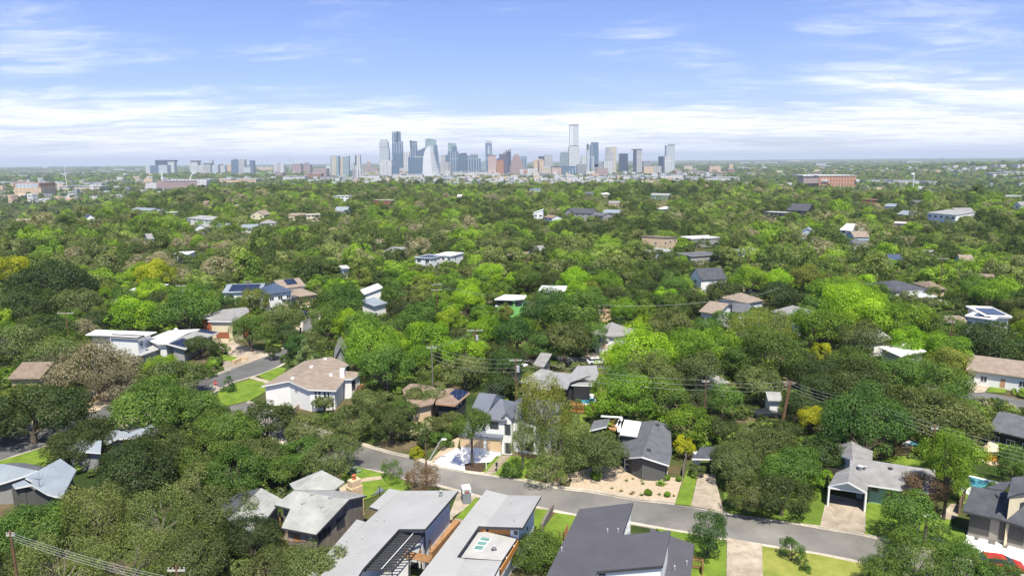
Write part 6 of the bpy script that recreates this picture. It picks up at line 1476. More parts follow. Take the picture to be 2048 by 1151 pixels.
def dome():
    Y = 4400; c = PY(738.5, 340, Y); g = gz(c.x, Y); r = empty('capitol_building', (c.x, Y, g)); tag(r, 'pink capitol dome on a columned drum between the towers', 'building', GROUPC)
    k = lambda y: PY(738.5, y, Y).z; u = Y / F; mb = MB(); mb.box((c.x, Y, g), (20 * u * 1.7, 40, k(334) - g)); mb.box((c.x, Y, g), (12 * u, 46, k(331) - g)); mb.build('wings', FA['p'], r)
    mb = MB(); mb.tube([(c.x, Y, k(333)), (c.x, Y, k(327)), (c.x, Y, k(326.5))], [3.9 * u, 3.7 * u, 4.2 * u], 16); mb.build('drum', FA['ps'], r)
    mb = MB(); mb.tube([(c.x, Y, k(326.5)), (c.x, Y, k(324)), (c.x, Y, k(322)), (c.x, Y, k(320.8)), (c.x, Y, k(320))], [3.5 * u, 3.2 * u, 2.4 * u, 1.2 * u, .6 * u], 16); mb.build('dome', FA['p'], r)
    mb = MB(); mb.tube([(c.x, Y, k(320.5)), (c.x, Y, k(318)), (c.x, Y, k(317))], [.7 * u, .5 * u, .1 * u], 8); mb.build('lantern', FA['p'], r)
dome()
TW('tall pale glass tower with a notched white crown', [('crown', 760, 765, 279, 279, 284, 'w'), ('crown', 767, 774, 278.5, 278.5, 284, 'w'), ('shaft', 758, 775.5, 283.5, 283.5, 294, 'wg'), ('collar', 759, 775, 294, 294, 296, 'g'), ('shaft', 758.8, 777, 295.5, 295.5, 322, 'wg')], 3600)
TW('broad white apartment block with banded balconies', [('shaft', 759, 783, 320.5, 320.5, 355, 'ws'), ('front', 766, 777, 322, 322, 355.5, 'band')], 2900)
TW('tallest dark blue glass tower of the left cluster', [('crown', 784, 799, 262, 262, 266, 'wg'), ('shaft', 784, 800, 265, 265, 285, 'bs'), ('step', 784, 803.5, 282, 282, 307, 'bs', 784, 804), ('core', 792, 797, 263.5, 263.5, 285, 'db'), ('base', 784.5, 804, 306, 306, 336, 'b', 785, 806)], 3500)
TW('dark blue low block at the foot of the tall blue tower', [('shaft', 784, 797, 335, 335, 348, 'b')], 2900)
TW('white ribbed tower right of the tall blue tower', [('shaft', 807, 819, 304, 304, 345, 'ws'), ('step', 799, 818, 336, 336, 347, 'ws')], 3400)
TW('blue tower with a leaning dark left edge', [('shaft', 819.5, 833, 281.5, 282, 314, 'bs', 822, 835), ('edge', 819, 824, 281, 281, 300, 'dk', 821.5, 824), ('crown', 824, 832, 281.2, 281.2, 283, 'w')], 3800)
TW('blue wedge building with a sloping roof', [('shaft', 834, 852, 302, 294.5, 340, 'b')], 3750)
TW('wide glass block left of the sail tower', [('shaft', 816, 847, 314, 314, 348, 'b'), ('collar', 828, 847, 313, 313, 315, 'w')], 3300)
TW('teal topped tower broadening behind the sail tower', [('shaft', 850.5, 870.5, 278, 278.5, 300, 't', 850.5, 872), ('crown', 854, 865, 276.8, 277.5, 279, 't'), ('step', 869, 874, 289, 290, 318, 'b', 869, 877), ('base', 852, 874, 300, 300, 342, 'b', 856, 880)], 3600)
def sail_tower():
    Y = 3000; c = PY(862, 356, Y); g = gz(c.x, Y); r = empty('sail_tower', (c.x, Y, g)); tag(r, 'white sail shaped tower with terraced glass side', 'tower', GROUPC)
    out = [(845, 357), (845.5, 330), (846.5, 315), (849, 303), (853, 296), (860, 290.5), (865, 357)]; mb = MB(); d = 30
    f = [PY(a, b, Y) for a, b in out]; f = [Vector((p.x, p.y + (p.x - f[0].x) * -.1, max(p.z, g - 1))) for p in f]; n = len(f)
    mb.poly(f); mb.poly([p + Vector((8, d, 0)) for p in f][::-1])
    for i in range(n): j = (i + 1) % n; mb.poly([f[i], f[j], f[j] + Vector((8, d, 0)), f[i] + Vector((8, d, 0))])
    mb.build('sail_wall', FA['sail'], r)
    st = [(860.4, 867, 300, 306), (860.4, 868, 306, 312), (860.6, 869.5, 312, 318), (861, 871, 318, 324), (861.3, 872.5, 324, 330), (861.6, 874.5, 330, 336), (862, 876.5, 336, 342), (862.5, 878, 342, 348), (863, 881, 347, 357)]
    for a, b, y0, y1 in st:
        A, B = PY(a, y0, Y), PY(b, y1, Y); mb = MB(); mb.prism([(A.x, Y + 2, max(B.z, g)), (B.x, Y + 6, max(B.z, g)), (B.x, Y + 34, max(B.z, g)), (A.x, Y + 34, max(B.z, g))], [(A.x, Y + 2, A.z), (B.x, Y + 6, A.z), (B.x, Y + 34, A.z), (A.x, Y + 34, A.z)]); mb.build('terrace', FA['band'], r)
    CITYFOOT.append((c.x, Y, 60, 0))
sail_tower()
TW('beige framed tower right of the sail tower', [('shaft', 881.5, 891, 310.5, 310.5, 345, 'gs'), ('side', 891, 898, 309.5, 309.5, 345, 'b'), ('edge', 881, 882.5, 309.5, 309.5, 345, 'w')], 3400)
TW('shorter beige framed block in front of its twin', [('shaft', 886.5, 896, 324, 324, 347, 'gs'), ('side', 896, 902.5, 323.5, 323.5, 347, 'g'), ('podium', 889, 900, 341, 341, 352, 'w')], 3100)
TW('curved top blue tower right of the sail tower', [('shaft', 896, 911.5, 285, 287, 303, 't'), ('step', 904, 913.5, 292, 293, 303, 'b'), ('base', 895.5, 916, 302.5, 302.5, 345, 'bs')], 3500)
TW('slate blue block right of the curved top tower', [('shaft', 917, 933, 307, 307, 342, 'b'), ('cap', 922, 933, 306, 306, 308, 'dk')], 3650)
TW('blue ribbed block with pale fins', [('shaft', 933.5, 951, 311, 311, 341, 'bs')], 3600)
TW('pale finned tower top behind the blue ribbed block', [('shaft', 941, 955.5, 309, 309, 341, 'bs'), ('fin', 942, 944, 306, 306, 310, 'w'), ('fin', 947, 949, 305, 305, 310, 'w'), ('fin', 952, 955, 306, 306, 310, 'w')], 3800)
TW('narrow grey blue tower left of the crowned tower', [('shaft', 954, 961, 316, 316, 341, 'bs', 954, 963)], 3500)
TW('small teal block left of the crowned tower', [('shaft', 962.5, 970, 322, 322, 338, 't')], 4000)
TW('slender tower with a translucent rounded crown', [('shaft', 970, 983.8, 286, 286, 340, 'bs'), ('crown', 972, 982, 281, 281, 286, 'wg'), ('front', 975, 979, 292, 292, 308, 'wg')], 3450)
TW('pink and white ribbed slab in front of the crowned tower', [('shaft', 976, 991.5, 311, 311, 345, 'ps'), ('cap', 976, 991.5, 310, 310, 311.5, 'p')], 3000)
TW('orange and dark topped block right of the ribbed slab', [('shaft', 992.5, 1007, 320, 320, 345, 'or'), ('cap', 993, 1000, 317, 317, 320, 'v')], 3200)
TW('violet dark glass block behind the orange one', [('shaft', 998, 1016, 308, 308, 342, 'v')], 3500)
TW('dark tower with rooftop discs and masts', [('shaft', 1012, 1022, 303, 303, 341, 'db'), ('cap', 1006, 1012, 304, 304, 308, 'g'), ('disc', 1010, 1015, 300.5, 300.5, 302, 'dk'), ('disc', 1016, 1018, 299, 299, 303, 'dk'), ('disc', 1019.5, 1022, 298, 298, 302, 'dk')], 3700)
TW('rose granite stepped tower right of the dark discs tower', [('top', 1028.5, 1038, 309, 309, 313, 'p'), ('upper', 1026, 1041, 312.5, 312.5, 320, 'p', 1024, 1042), ('middle', 1023, 1044, 320, 320, 332, 'p', 1021, 1046), ('shaft', 1020, 1046.5, 331.5, 331.5, 346, 'p')], 3150)
TW('rounded blue and white tower right of the rose tower', [('shaft', 1042, 1054, 312.5, 312.5, 337, 'bs')], 3600)
TW('white block with an orange front below the rose tower', [('shaft', 1040, 1057, 339, 339, 349, 'w'), ('front', 1047, 1055, 339.5, 339.5, 349.3, 'or')], 2900)
TW('long white low block right of the orange front', [('shaft', 1056, 1075, 337, 337, 346, 'w')], 3200)
TW('peach tower with a rounded top and dark centre strip', [('shaft', 1067.5, 1088, 321, 321, 343, 'pe'), ('crown', 1070, 1086, 318, 318, 321, 'pe'), ('strip', 1076, 1078.5, 322, 322, 343.5, 'dk')], 3300)
TW('dark blue block peeping behind the peach tower', [('shaft', 1077, 1089, 312.5, 312.5, 330, 'db')], 4000)
TW('grey ribbed slab right of the peach tower', [('shaft', 1089, 1105.5, 309.5, 309.5, 336, 'gs')], 3700)
TW('cream low block beneath the grey ribbed slab', [('shaft', 1083, 1104, 335, 335, 346, 'cr'), ('step', 1087, 1100, 333, 333, 336, 'w')], 3100)
TW('pink and white ribbed block with a flat dark roof', [('shaft', 1103, 1123, 334, 334, 348, 'ps'), ('roof', 1101, 1126, 333, 333, 334.2, 'dk')], 2950)
TW('plain grey green slab left of the lattice tower', [('shaft', 1122.5, 1138.5, 304, 304, 332, 'gt'), ('step', 1120, 1123, 306, 306, 332, 'gt')], 3700)
TW('wide angular blue glass building under the lattice tower', [('shaft', 1123, 1154, 332, 332, 349, 'b'), ('facet', 1138, 1153, 341, 332, 347, 'bs')], 3000)
TW('tallest white lattice tower of the skyline', [('cap', 1139.5, 1157, 249, 248.5, 253, 'g'), ('shaft', 1139.7, 1157.2, 252, 252, 291, 'lat'), ('waist', 1140.5, 1157, 290.5, 290.5, 292.5, 'dk'), ('shaft', 1138, 1158.8, 292.3, 292.3, 332, 'lat'), ('side', 1139.4, 1146, 252.5, 252.5, 291, 'sail')], 3450, rz=0)
TW('grey blue office block right of the lattice tower foot', [('shaft', 1154.5, 1173, 329, 329, 343, 'g'), ('roof', 1157, 1171, 327, 327, 329, 'w')], 3050)
TW('pale green and white tower right of the lattice tower', [('shaft', 1163, 1172.5, 312.5, 312.5, 330, 'ws')], 3700)
TW('white edged blue tower with a dark top strip', [('shaft', 1173.5, 1179, 288.5, 288.5, 341, 'wg'), ('strip', 1174, 1177.5, 288, 288, 300, 'dk')], 3350)
TW('two toned blue glass tower with a notched roof', [('shaft', 1183, 1197, 284.5, 284.5, 334, 'b'), ('step', 1180, 1186, 290, 290, 338, 'bs'), ('fin', 1185.5, 1188, 312, 312, 340, 'w')], 3400)
TW('pale low block at the foot of the two toned tower', [('shaft', 1189, 1206, 328, 328, 337, 'g')], 3400)
TW('cream and olive twin topped tower', [('shaft', 1221, 1233, 293.5, 293.5, 334, 'cr'), ('shaft', 1212, 1221, 294.5, 294.5, 334, 'gs'), ('front', 1216, 1228, 303, 303, 334, 'gs')], 3450)
TW('white ribbed block before the cream and olive tower', [('shaft', 1208, 1225, 323, 323, 342, 'ws')], 3050)
TW('square brown brick block right of centre', [('shaft', 1194, 1216.5, 336, 336, 350, 'p')], 2850)
TW('long pinkish white low block left of the brown brick one', [('shaft', 1172, 1195, 343, 343, 350, 'ap')], 2900)
TW('dark blue slab standing alone right of the cream tower', [('shaft', 1239.5, 1256, 307, 307, 338, 'db')], 3500)
TW('dark and pale ribbed tower with a projecting roof slab', [('shaft', 1267, 1273, 300, 300, 338, 'db'), ('wing', 1273, 1284, 300, 300, 338, 'gs'), ('roof', 1265.5, 1284.5, 298, 298, 299.8, 'dk')], 3450)
TW('grey block right of the projecting roof tower', [('shaft', 1286.5, 1301.5, 322, 322, 336, 'g')], 3600)
TW('row of peach and grey apartments, left part', [('shaft', 1288, 1307, 333, 333, 343, 'pe')], 3100)
TW('row of grey and peach apartments, right part', [('shaft', 1307, 1323, 332, 332, 343, 'gs')], 3150)
TW('navy tower at the right end of the skyline', [('shaft', 1318.5, 1330, 312.5, 312.5, 339, 'db')], 3400)
TW('white ribbed tower beside the navy tower', [('shaft', 1329.7, 1343.5, 312.5, 312.5, 344, 'ws')], 3300)
TW('tall speckled blue tower closing the skyline on the right', [('shaft', 1333, 1349.8, 290.5, 290.5, 335, 'wg'), ('crown', 1338, 1350, 288.3, 288.3, 291, 't')], 3650)
for r in [
 ('orange roofed low building right of the skyline', 1350, 1363, 341, 349, 'or'), ('beige striped tower block right of the skyline', 1368, 1385, 331, 342, 'cr'),
 ('pink and cream domed college block', 1419, 1442, 332, 345, 'pe'), ('brown clock tower like block right of the college', 1458.5, 1466, 327.5, 341, 'pe'), ('brick building at the foot of the brown tower', 1456, 1470, 338, 346, 'bk'),
 ('row of white roofs right of the brown tower', 1473, 1512, 335, 338.5, 'ap'), ('white flat building beyond the bright row', 1516, 1532, 337, 341, 'ap'), ('tan low building below the white row', 1496, 1512, 347, 352, 'pe'),
 ('long white apartment row before the wooded crest', 1374, 1480, 355, 362.5, 'ap'), ('white apartment block with square windows right of centre', 1321, 1366, 349.5, 359, 'ap'), ('white flat roofs left of the square windowed block', 1215, 1262, 351, 358, 'ap'),
 ('second stretch of white flat roofs', 1264, 1320, 352, 358.5, 'ap'), ('white houses behind the dark crest tree', 1113, 1156, 353, 359, 'ap'), ('bluish white hall right of the crest tree', 1178, 1214, 354, 360, 'wg'),
 ('white hilltop mansion far right', 1632, 1652, 327, 333, 'w'), ('white gabled row on the far right hill', 1642, 1662, 332, 338, 'ap'), ('pale row on the far right hill', 1664, 1676, 334, 338, 'ap'), ('second pale row on the far right hill', 1678, 1692, 334, 338, 'ap'), ('third pale row on the far right hill', 1694, 1710, 334, 338, 'ap'),
 ('long white warehouse above the right crest', 1741, 1843, 361.5, 366, 'ap'), ('small white warehouse right of the long one', 1858, 1880, 364, 368, 'ap'), ('cream mansion on the right wooded hill', 1919, 1953, 326, 333, 'cr'), ('tan building left of the cream mansion', 1884, 1903, 332, 337, 'pe'),
 ('white stepped apartments at the far right edge', 1986, 2015, 347, 355, 'ap'), ('white apartments touching the right edge', 2012, 2055, 344, 354, 'ap'), ('thin white sheds far out on the right plain', 1889, 2038, 315, 316.5, 'ap'), ('white roofed stadium like hall on the right plain', 1813, 1844, 323, 326.5, 'w'),
 ('left long white warehouses on the far plain', 1480, 1502, 325, 328, 'ap'), ('right long white warehouses on the far plain', 1510, 1556, 325, 328, 'ap'), ('pink roofed warehouse on the far plain', 1575, 1600, 321, 324, 'pe'),
 ('long cream school building on the left plain', 105, 200, 373, 383, 'cr'), ('white hall with a red end on the left plain', 168, 203, 366, 374, 'ap'), ('cream low building near the left school', 20, 48, 366, 373, 'pe'),
 ('white row along the left skyline', 177, 243, 343.5, 346, 'ap'), ('white row right of the left skyline row', 246, 280, 341.5, 344, 'ap'), ('white low row at far left', 22, 90, 343, 345.5, 'ap'), ('grey white row between the left rows', 120, 172, 345.5, 348, 'ap'), ('tiny white block on the left horizon', 155, 180, 334, 335.6, 'ap'), ('white strip on the left horizon edge', 5, 40, 336, 339, 'ap'),
 ('cream flat roofs left of the big red brick building', 440, 512, 358, 367, 'pe'), ('long red brick building left of the teal towers', 608, 642, 347, 357, 'bk'), ('pale apartments under the long red brick building', 566, 610, 353, 361, 'ap'), ('white apartments below the teal towers, left', 640, 668, 355, 361, 'ap'), ('white apartments below the teal towers, right', 670, 704, 355, 361.5, 'ap'),
 ('brown low house row left of the pink blocks', 545, 565, 345, 354, 'p'), ('peach low hall left of centre', 515, 546, 334, 342, 'pe'), ('long pale convention hall under the centre towers', 905, 975, 344, 352, 'w'), ('low white hall right of the convention hall', 976, 1000, 346, 353, 'ap'),
 ('blue white low hall under the beige framed towers', 882, 905, 352, 358, 'wg'), ('white riverside block left of the sail tower', 785, 845, 349, 357, 'ap'), ('tan riverside block below the white ribbed tower', 796, 812, 343, 352, 'pe'), ('blue low hall at the sail tower foot', 822, 846, 350, 356, 'b'),
 ('white low blocks below the white tower', 717, 760, 351, 358, 'ap'), ('grey garage deck under the peach tower', 1068, 1100, 347, 353, 'g'), ('white blocks below the capitol', 728, 758, 343, 351, 'cr'), ('brown grey hall right of the apartments row', 1376, 1412, 343, 349, 'pe'), ('orange brick hall near the college', 1420, 1455, 344, 348.5, 'or'),
]: LR(*r)
TW('orange framed apartment block under construction above the right crest', [('wing', 1607, 1640, 352, 351, 366, 'p'), ('shaft', 1638, 1713, 351, 352, 369, 'cx'), ('roof', 1606, 1714, 350, 350.3, 352, 'ap'), ('stair_head', 1628, 1636, 347.5, 347.5, 350.5, 'ap'), ('banner', 1643, 1657, 359, 359, 363, 'w'), ('annex', 1712, 1719, 358, 358, 364, 'ap')], 1560, 'apartment_block', 'building')
TW('red and glass brick hotel on the left plain', [('shaft', 27, 80, 366, 366, 376, 'bk'), ('front', 31, 76, 367.5, 367.5, 375, 'wg'), ('podium', 28, 82, 375, 375, 386, 'pe')], 1500, 'hotel_building', 'building')
TW('long pink and white construction site block at the left brow', [('wing', 291, 320, 366, 366, 379, 'ap'), ('shaft', 313, 395, 361.5, 361, 377, 'p'), ('roof', 330, 412, 360, 359.5, 362, 'ap'), ('end', 395, 413, 361, 361, 371, 'ap')], 1750, 'apartment_block', 'building')
def mast(label, x, y0, y1, Y, w=1.5, boom=None):
    a = PY(x, y1, Y); b = PY(x, y0, Y); g = gz(a.x, Y); r = empty('lattice_mast' if not boom else 'tower_crane', (a.x, Y, g)); tag(r, label, 'crane' if boom else 'mast', GROUPC)
    mb = MB(); mb.beam((a.x, Y, g), (a.x, Y, b.z), w, w)
    for k in range(8): z = g + (b.z - g) * (k + 1) / 8; mb.beam((a.x - w * 1.4, Y, z), (a.x + w * 1.4, Y, z), w * .5, w * .5)
    mb.build('mast', FA['w'] if boom is None else W_['trim'], r)
    if boom: q = PY(boom[0], boom[1], Y); mb = MB(); mb.beam((a.x, Y, b.z), q, w * .9, w * .9); mb.build('jib', W_['trim'], r)
mast('slim radio mast above the left school', 137, 331, 398, 1700, 1.3); mast('tower crane with a raised jib at the left construction site', 326, 352, 368, 1750, 1.5, (324, 340)); mast('tower crane leaning right of the construction site', 382, 355, 368, 1750, 1.5, (389, 341))
mast('tall billboard post above the right crest', 1826, 349, 374, 1350, 1.2); mast('twin masts on the horizon left of the pink blocks, left one', 523.5, 317, 332, 5200, 3); mast('twin masts on the horizon left of the pink blocks, right one', 535, 318, 332, 5200, 3)
b_ = PY(1826, 347, 1350); mb = MB(); mb.box((b_.x, 1350, b_.z - 2), (6, 1, 3.4)); o_ = mb.build('billboard', W_['trim'], None, tuple(b_)); tag(o_, 'small white billboard panel high on the post above the right crest', 'billboard', GROUPC)

# countless small roofs of the far districts: one mass
def far_roofs():
    r0 = np.random.RandomState(8); mb = [MB() for _ in range(1)][0]; pal = ['ap', 'w', 'pe', 'g', 'cr']; n = 0
    for (cnt, ra, rb, s0, s1) in ((2200, 1400, 2400, 7, 16), (3600, 2400, 4600, 9, 28), (900, 4600, 9000, 14, 50), (450, 9000, 17000, 30, 120)):
        for _ in range(cnt):
            az = r0.uniform(-38, 38); r = math.sqrt(r0.uniform(ra ** 2, rb ** 2)); x, y = r * math.sin(math.radians(az)), r * math.cos(math.radians(az))
            if r < rc_of(x, y) + 260: continue
            c = math.sin(x * .0041 + 1) + math.sin(y * .0052) + (1.2 if -16 < az < 16 and 2000 < r < 4800 else -.55) - (.5 if az > 24 else 0)
            if r0.rand() > .42 + .32 * c: continue
            w, d, h = r0.uniform(s0, s1), r0.uniform(s0, s1 * .8), r0.uniform(4, 9) + (r0.rand() < .12) * 9; g = gz(x, y)
            if s1 > 30: h = r0.uniform(8, 14)
            mb.box((x, y, g - 1), (w, d, h + 1), r0.uniform(-.4, .4), int(r0.choice(5, p=[.42, .2, .16, .14, .08]))); n += 1
    o = mb.build('distant_rooftops', [FA[k] for k in pal]); tag(o, kind='stuff'); print('roofs', n)
def rc_of(x, y): return float(np.interp(math.degrees(math.atan2(x, y)), _az, _rc))
far_roofs()
# ------------------------------------------------------------------ trees
PAL = {
 'dk': ((0.061, 0.093, 0.023), 'dark green'), 'dg': ((0.060, 0.135, 0.024), 'deep green'), 'ol': ((0.137, 0.173, 0.051), 'olive green'),
 'gn': ((0.104, 0.181, 0.029), 'mid green'), 'br': ((0.150, 0.265, 0.020), 'bright green'), 'li': ((0.245, 0.395, 0.020), 'lime green'),
 'ye': ((0.383, 0.399, 0.014), 'yellow green'), 'gr': ((0.210, 0.200, 0.120), 'grey brown'), 'lol': ((0.180, 0.217, 0.040), 'pale olive'),
 'rd': ((0.165, 0.116, 0.061), 'reddish brown'), 'bl': ((0.203, 0.275, 0.110), 'blue green')}
SHAPES = {'O': ('oak', 'live_oak', 'broad'), 'E': ('elm', 'elm_tree', 'rounded'), 'W': ('wispy', 'mesquite_tree', 'feathery'),
          'G': ('oak', 'live_oak', 'gnarled'), 'S': ('bush', 'shrub', 'bushy'), 'C': ('cone', 'cedar_tree', 'pointed'), 'B': ('ball', 'clipped_bush', 'clipped round')}
VAR = {}
def variants(kind, lod):
    key = (kind, lod)
    if key in VAR: return VAR[key]
    shp = SHAPES[kind][0]; out = []
    # lod 0: crowns right below the camera; 1: across the street; 2: farther
    ncl, nlf, ls = {0: (74, 34000, 0.022), 1: (50, 15000, 0.031), 2: (34, 8000, 0.043)}[lod]
    nv = {0: 3, 1: 4, 2: 4}[lod]
    if kind in 'SCB': ncl, nlf = int(ncl * 0.6), nlf // 2; ls *= 1.15; nv = 2
    if kind == 'B': ncl, nlf, ls = 3, 5000, 0.045
    if kind == 'W': nlf = int(nlf * 0.62); ls *= 1.25
    if kind == 'G': nlf = int(nlf * 0.8); ls *= 0.9
    for i in range(nv):
        me, cl, sk = clump_crown(100 * lod + 7 * i + ord(kind), ncl, nlf, ls, shp, M_LEAF, 'crown')
        tm = trunk_mesh(cl, sk, i + 5, 'trunk', -0.95, 0.07 if kind != 'C' else 0.04, M_BARKG if kind in 'GW' else M_BARK, nl={'G': 26, 'W': 14}.get(kind, 12))
        out.append((me, tm))
    VAR[key] = out; return out
TREES = []
def add_tree(px, py, hw, kind, col, hb=None, zs=1.0, base=None, jit=True):
    """crown centre at a pixel, half width in pixels; base = pixel of the trunk foot where it shows"""
    shp = SHAPES[kind][0]
    ch = {'oak': 1.15, 'elm': 1.6, 'wispy': 1.35, 'bush': 1.05, 'cone': 2.2, 'ball': 1.5}[shp] * zs    # crown height / radius
    hc = 5.5
    for _ in range(6):
        c = P(px, py, hc); dep = proj(c)[2]; R = hw * dep / F
        b0 = {'O': 0.16, 'E': 0.12, 'W': 0.16, 'G': 0.16, 'S': 0.0, 'C': 0.0, 'B': -0.12}[kind] * R + (0.5 if kind in 'OEWG' else 0)
        if hb is not None: b0 = hb
        hc = b0 + R * ch * 0.5
    if base is not None:
        b = P(base[0], base[1], 0); R = hw * proj(b)[2] / F
        c = b
        # crown height above the foot
        d = ray(px, py); zc = CAM_H + d[2] * b.y; b0 = max(0.5, zc - R * ch * 0.5); c = Vector((d[0] * b.y, b.y, zc))
    TREES.append(dict(x=c.x, y=c.y, R=R, hb=b0, zs=zs, kind=kind, col=col, px=px, py=py, hw=hw, man=True))
T = add_tree
MAN = """
60 1050 85 O gn|30 1118 60 O dk|190 1015 82 W ol|318 1020 72 W ol|445 1010 72 O ol|120 1115 85 W ol|255 1105 85 W ol|385 1100 80 O ol|500 1060 62 O dk|
540 1140 70 O ol|632 1128 84 O ol|268 929 92 O dk|165 874 66 O dk|345 885 75 O dk|410 905 62 O gn|470 935 70 O gn|520 905 60 O ol|395 960 55 G ol|
60 815 95 O dk|5 830 60 O dk|130 770 40 O dk|190 728 88 G gr|115 700 58 G ol|235 765 55 G gr|345 752 58 O ol|300 800 88 O gn|390 810 55 O gn|
450 858 70 O gn|532 832 56 O dk|420 895 50 O ol|615 858 52 O ol|700 838 48 O ol|668 905 62 O ol|600 905 50 O gn|560 935 45 O gn|782 842 44 E dk|
850 792 40 O ol|735 795 35 O ol|872 788 27 W ol|905 842 33 O ol|648 800 24 O ol|
1188 893 68 O ol|1096 928 42 W ol|1150 860 40 W ol|1118 952 20 W ol|
1378 846 48 E br|1368 888 24 E ye|1255 792 58 E br|1210 775 36 E br|1325 795 50 E gn|1300 750 60 E ol|1400 800 45 O dk|1425 850 42 O dk|1445 800 40 E gn|1190 820 22 E li|
1470 915 62 O ol|1528 885 62 O ol|1585 925 64 O gn|1645 905 50 O dk|1565 985 58 O dk|1500 985 50 O ol|1628 838 32 E ye|1560 860 40 O dk|1648 955 22 E li|
1735 840 84 E dg|1668 880 30 E dg|1868 822 92 O ol|1905 905 58 E br|1898 962 34 E br|1825 1028 58 E gn|1880 1060 20 E gn|
1832 1110 66 E gn|1930 1136 62 E gn|1765 1142 42 E gn|2000 1160 50 E gn|2030 930 45 E gn|1990 985 30 E gn|2045 850 40 O dk|
2005 680 72 O dk|1955 695 48 O dk|2046 700 45 O gn|1897 729 42 E lol|1795 742 62 O gn|1720 762 82 O dk|1727 682 50 E ol|1818 684 40 E li|1897 700 44 E br|1890 660 40 E gn|
1812 640 54 E br|1650 655 56 E br|1700 615 60 E li|1740 640 50 E li|1670 585 48 E br|1643 702 26 E ye|1610 640 34 E br|1522 645 60 W lol|1535 700 66 E gn|1440 695 50 E br|1480 720 40 E gn|
1515 757 54 O ol|1590 738 24 E gn|1660 775 60 O dk|1290 702 68 E li|1370 705 60 E br|1236 722 42 E li|1340 655 50 E ol|1405 742 50 E ol|1300 655 36 E li|1250 760 44 E gn|1450 640 30 E gn|1415 660 36 E gn|
1100 598 34 E dg|1072 628 46 E dg|1150 628 58 E gn|1030 672 46 E dg|1175 672 40 E gn|1090 690 40 E gn|1130 682 58 O ol|1250 622 32 E br|1292 626 28 E br|1155 588 32 E li|1010 625 24 E lol|
940 602 36 E li|985 580 28 E br|968 632 30 E br|900 642 32 E li|916 668 26 O ol|880 600 30 E br|930 738 52 O ol|1010 732 40 E dg|1106 728 15 S li|950 692 34 O ol|985 700 28 O ol|1060 745 24 E gn|860 755 24 E gn|
745 690 62 E br|772 735 55 E gn|837 715 36 E br|700 648 36 E li|655 650 28 E gn|690 690 24 E lol|800 660 40 E gn|
500 664 42 E gn|566 636 40 E ol|620 677 32 O ol|590 690 28 E dg|572 716 15 S gn|597 716 15 S gn|680 606 46 E gn|655 632 36 E gn|720 640 30 E br|510 600 34 E lol|456 604 22 E dg|
262 632 48 E li|372 622 58 E gn|400 688 34 O dk|440 700 22 S gn|430 722 18 S gn|410 745 20 S gn|457 764 17 C dg|545 700 20 O dk|
100 560 78 O dk|55 605 66 O dk|160 602 56 G ol|30 680 58 G ol|88 655 50 O dk|200 640 44 O dk|312 552 40 E ye|280 548 30 E li|14 540 40 E ye|320 600 40 O dk|170 655 36 G gr|
845 950 42 W rd|1850 978 46 E rd|782 935 26 W gn|745 1050 1 S gn|592 1000 30 O gn|
1072 1102 62 S gn|1420 1058 44 E dg|1585 1093 24 E gn|1612 1128 14 C gn|1195 950 16 S br|1025 938 26 S gn|1065 940 22 S gn|1296 985 9 B br|1335 989 8 B br|1332 955 9 B br|1358 958 7 B br|
832 905 18 S ye|880 880 28 S gn|850 880 24 S dk|1395 935 18 O ol|1320 988 3 B br|
470 640 26 O dk|1380 600 40 O dk|1450 580 40 O dk|1560 585 44 O dk|1500 690 20 E li
"""
for row in MAN.replace('\n', '').split('|'):
    q = row.split()
    if len(q) < 5 or float(q[2]) < 2: continue
    if q[:2] in (['943', '816'], ['1130', '682'], ['1420', '1058'], ['500', '664'], ['872', '788']): continue
    T(float(q[0]), float(q[1]), float(q[2]), q[3], q[4])
T(943, 842, 36, 'O', 'gn', zs=1.5, base=(945, 934)); T(1085, 800, 64, 'W', 'lol', zs=1.5, base=(1088, 915)); T(1112, 885, 48, 'W', 'ol', zs=1.5, base=(1110, 948)); T(1045, 872, 30, 'W', 'ol', zs=1.4, base=(1048, 940)); T(1130, 672, 56, 'O', 'ol', base=(1131, 727)); T(1418, 1058, 44, 'E', 'dg', base=(1422, 1112))
T(500, 662, 42, 'E', 'gn', base=(501, 704)); T(878, 785, 26, 'W', 'ol', base=(878, 828)); T(1900, 915, 42, 'E', 'br', zs=1.7, base=(1899, 1040))
T(185, 862, 52, 'O', 'dk', base=(186, 905))
T(832, 792, 30, 'O', 'ol', base=(832, 830)); T(806, 815, 28, 'O', 'gn', base=(806, 850)); T(610, 708, 26, 'C', 'bl'); T(630, 712, 18, 'C', 'bl')

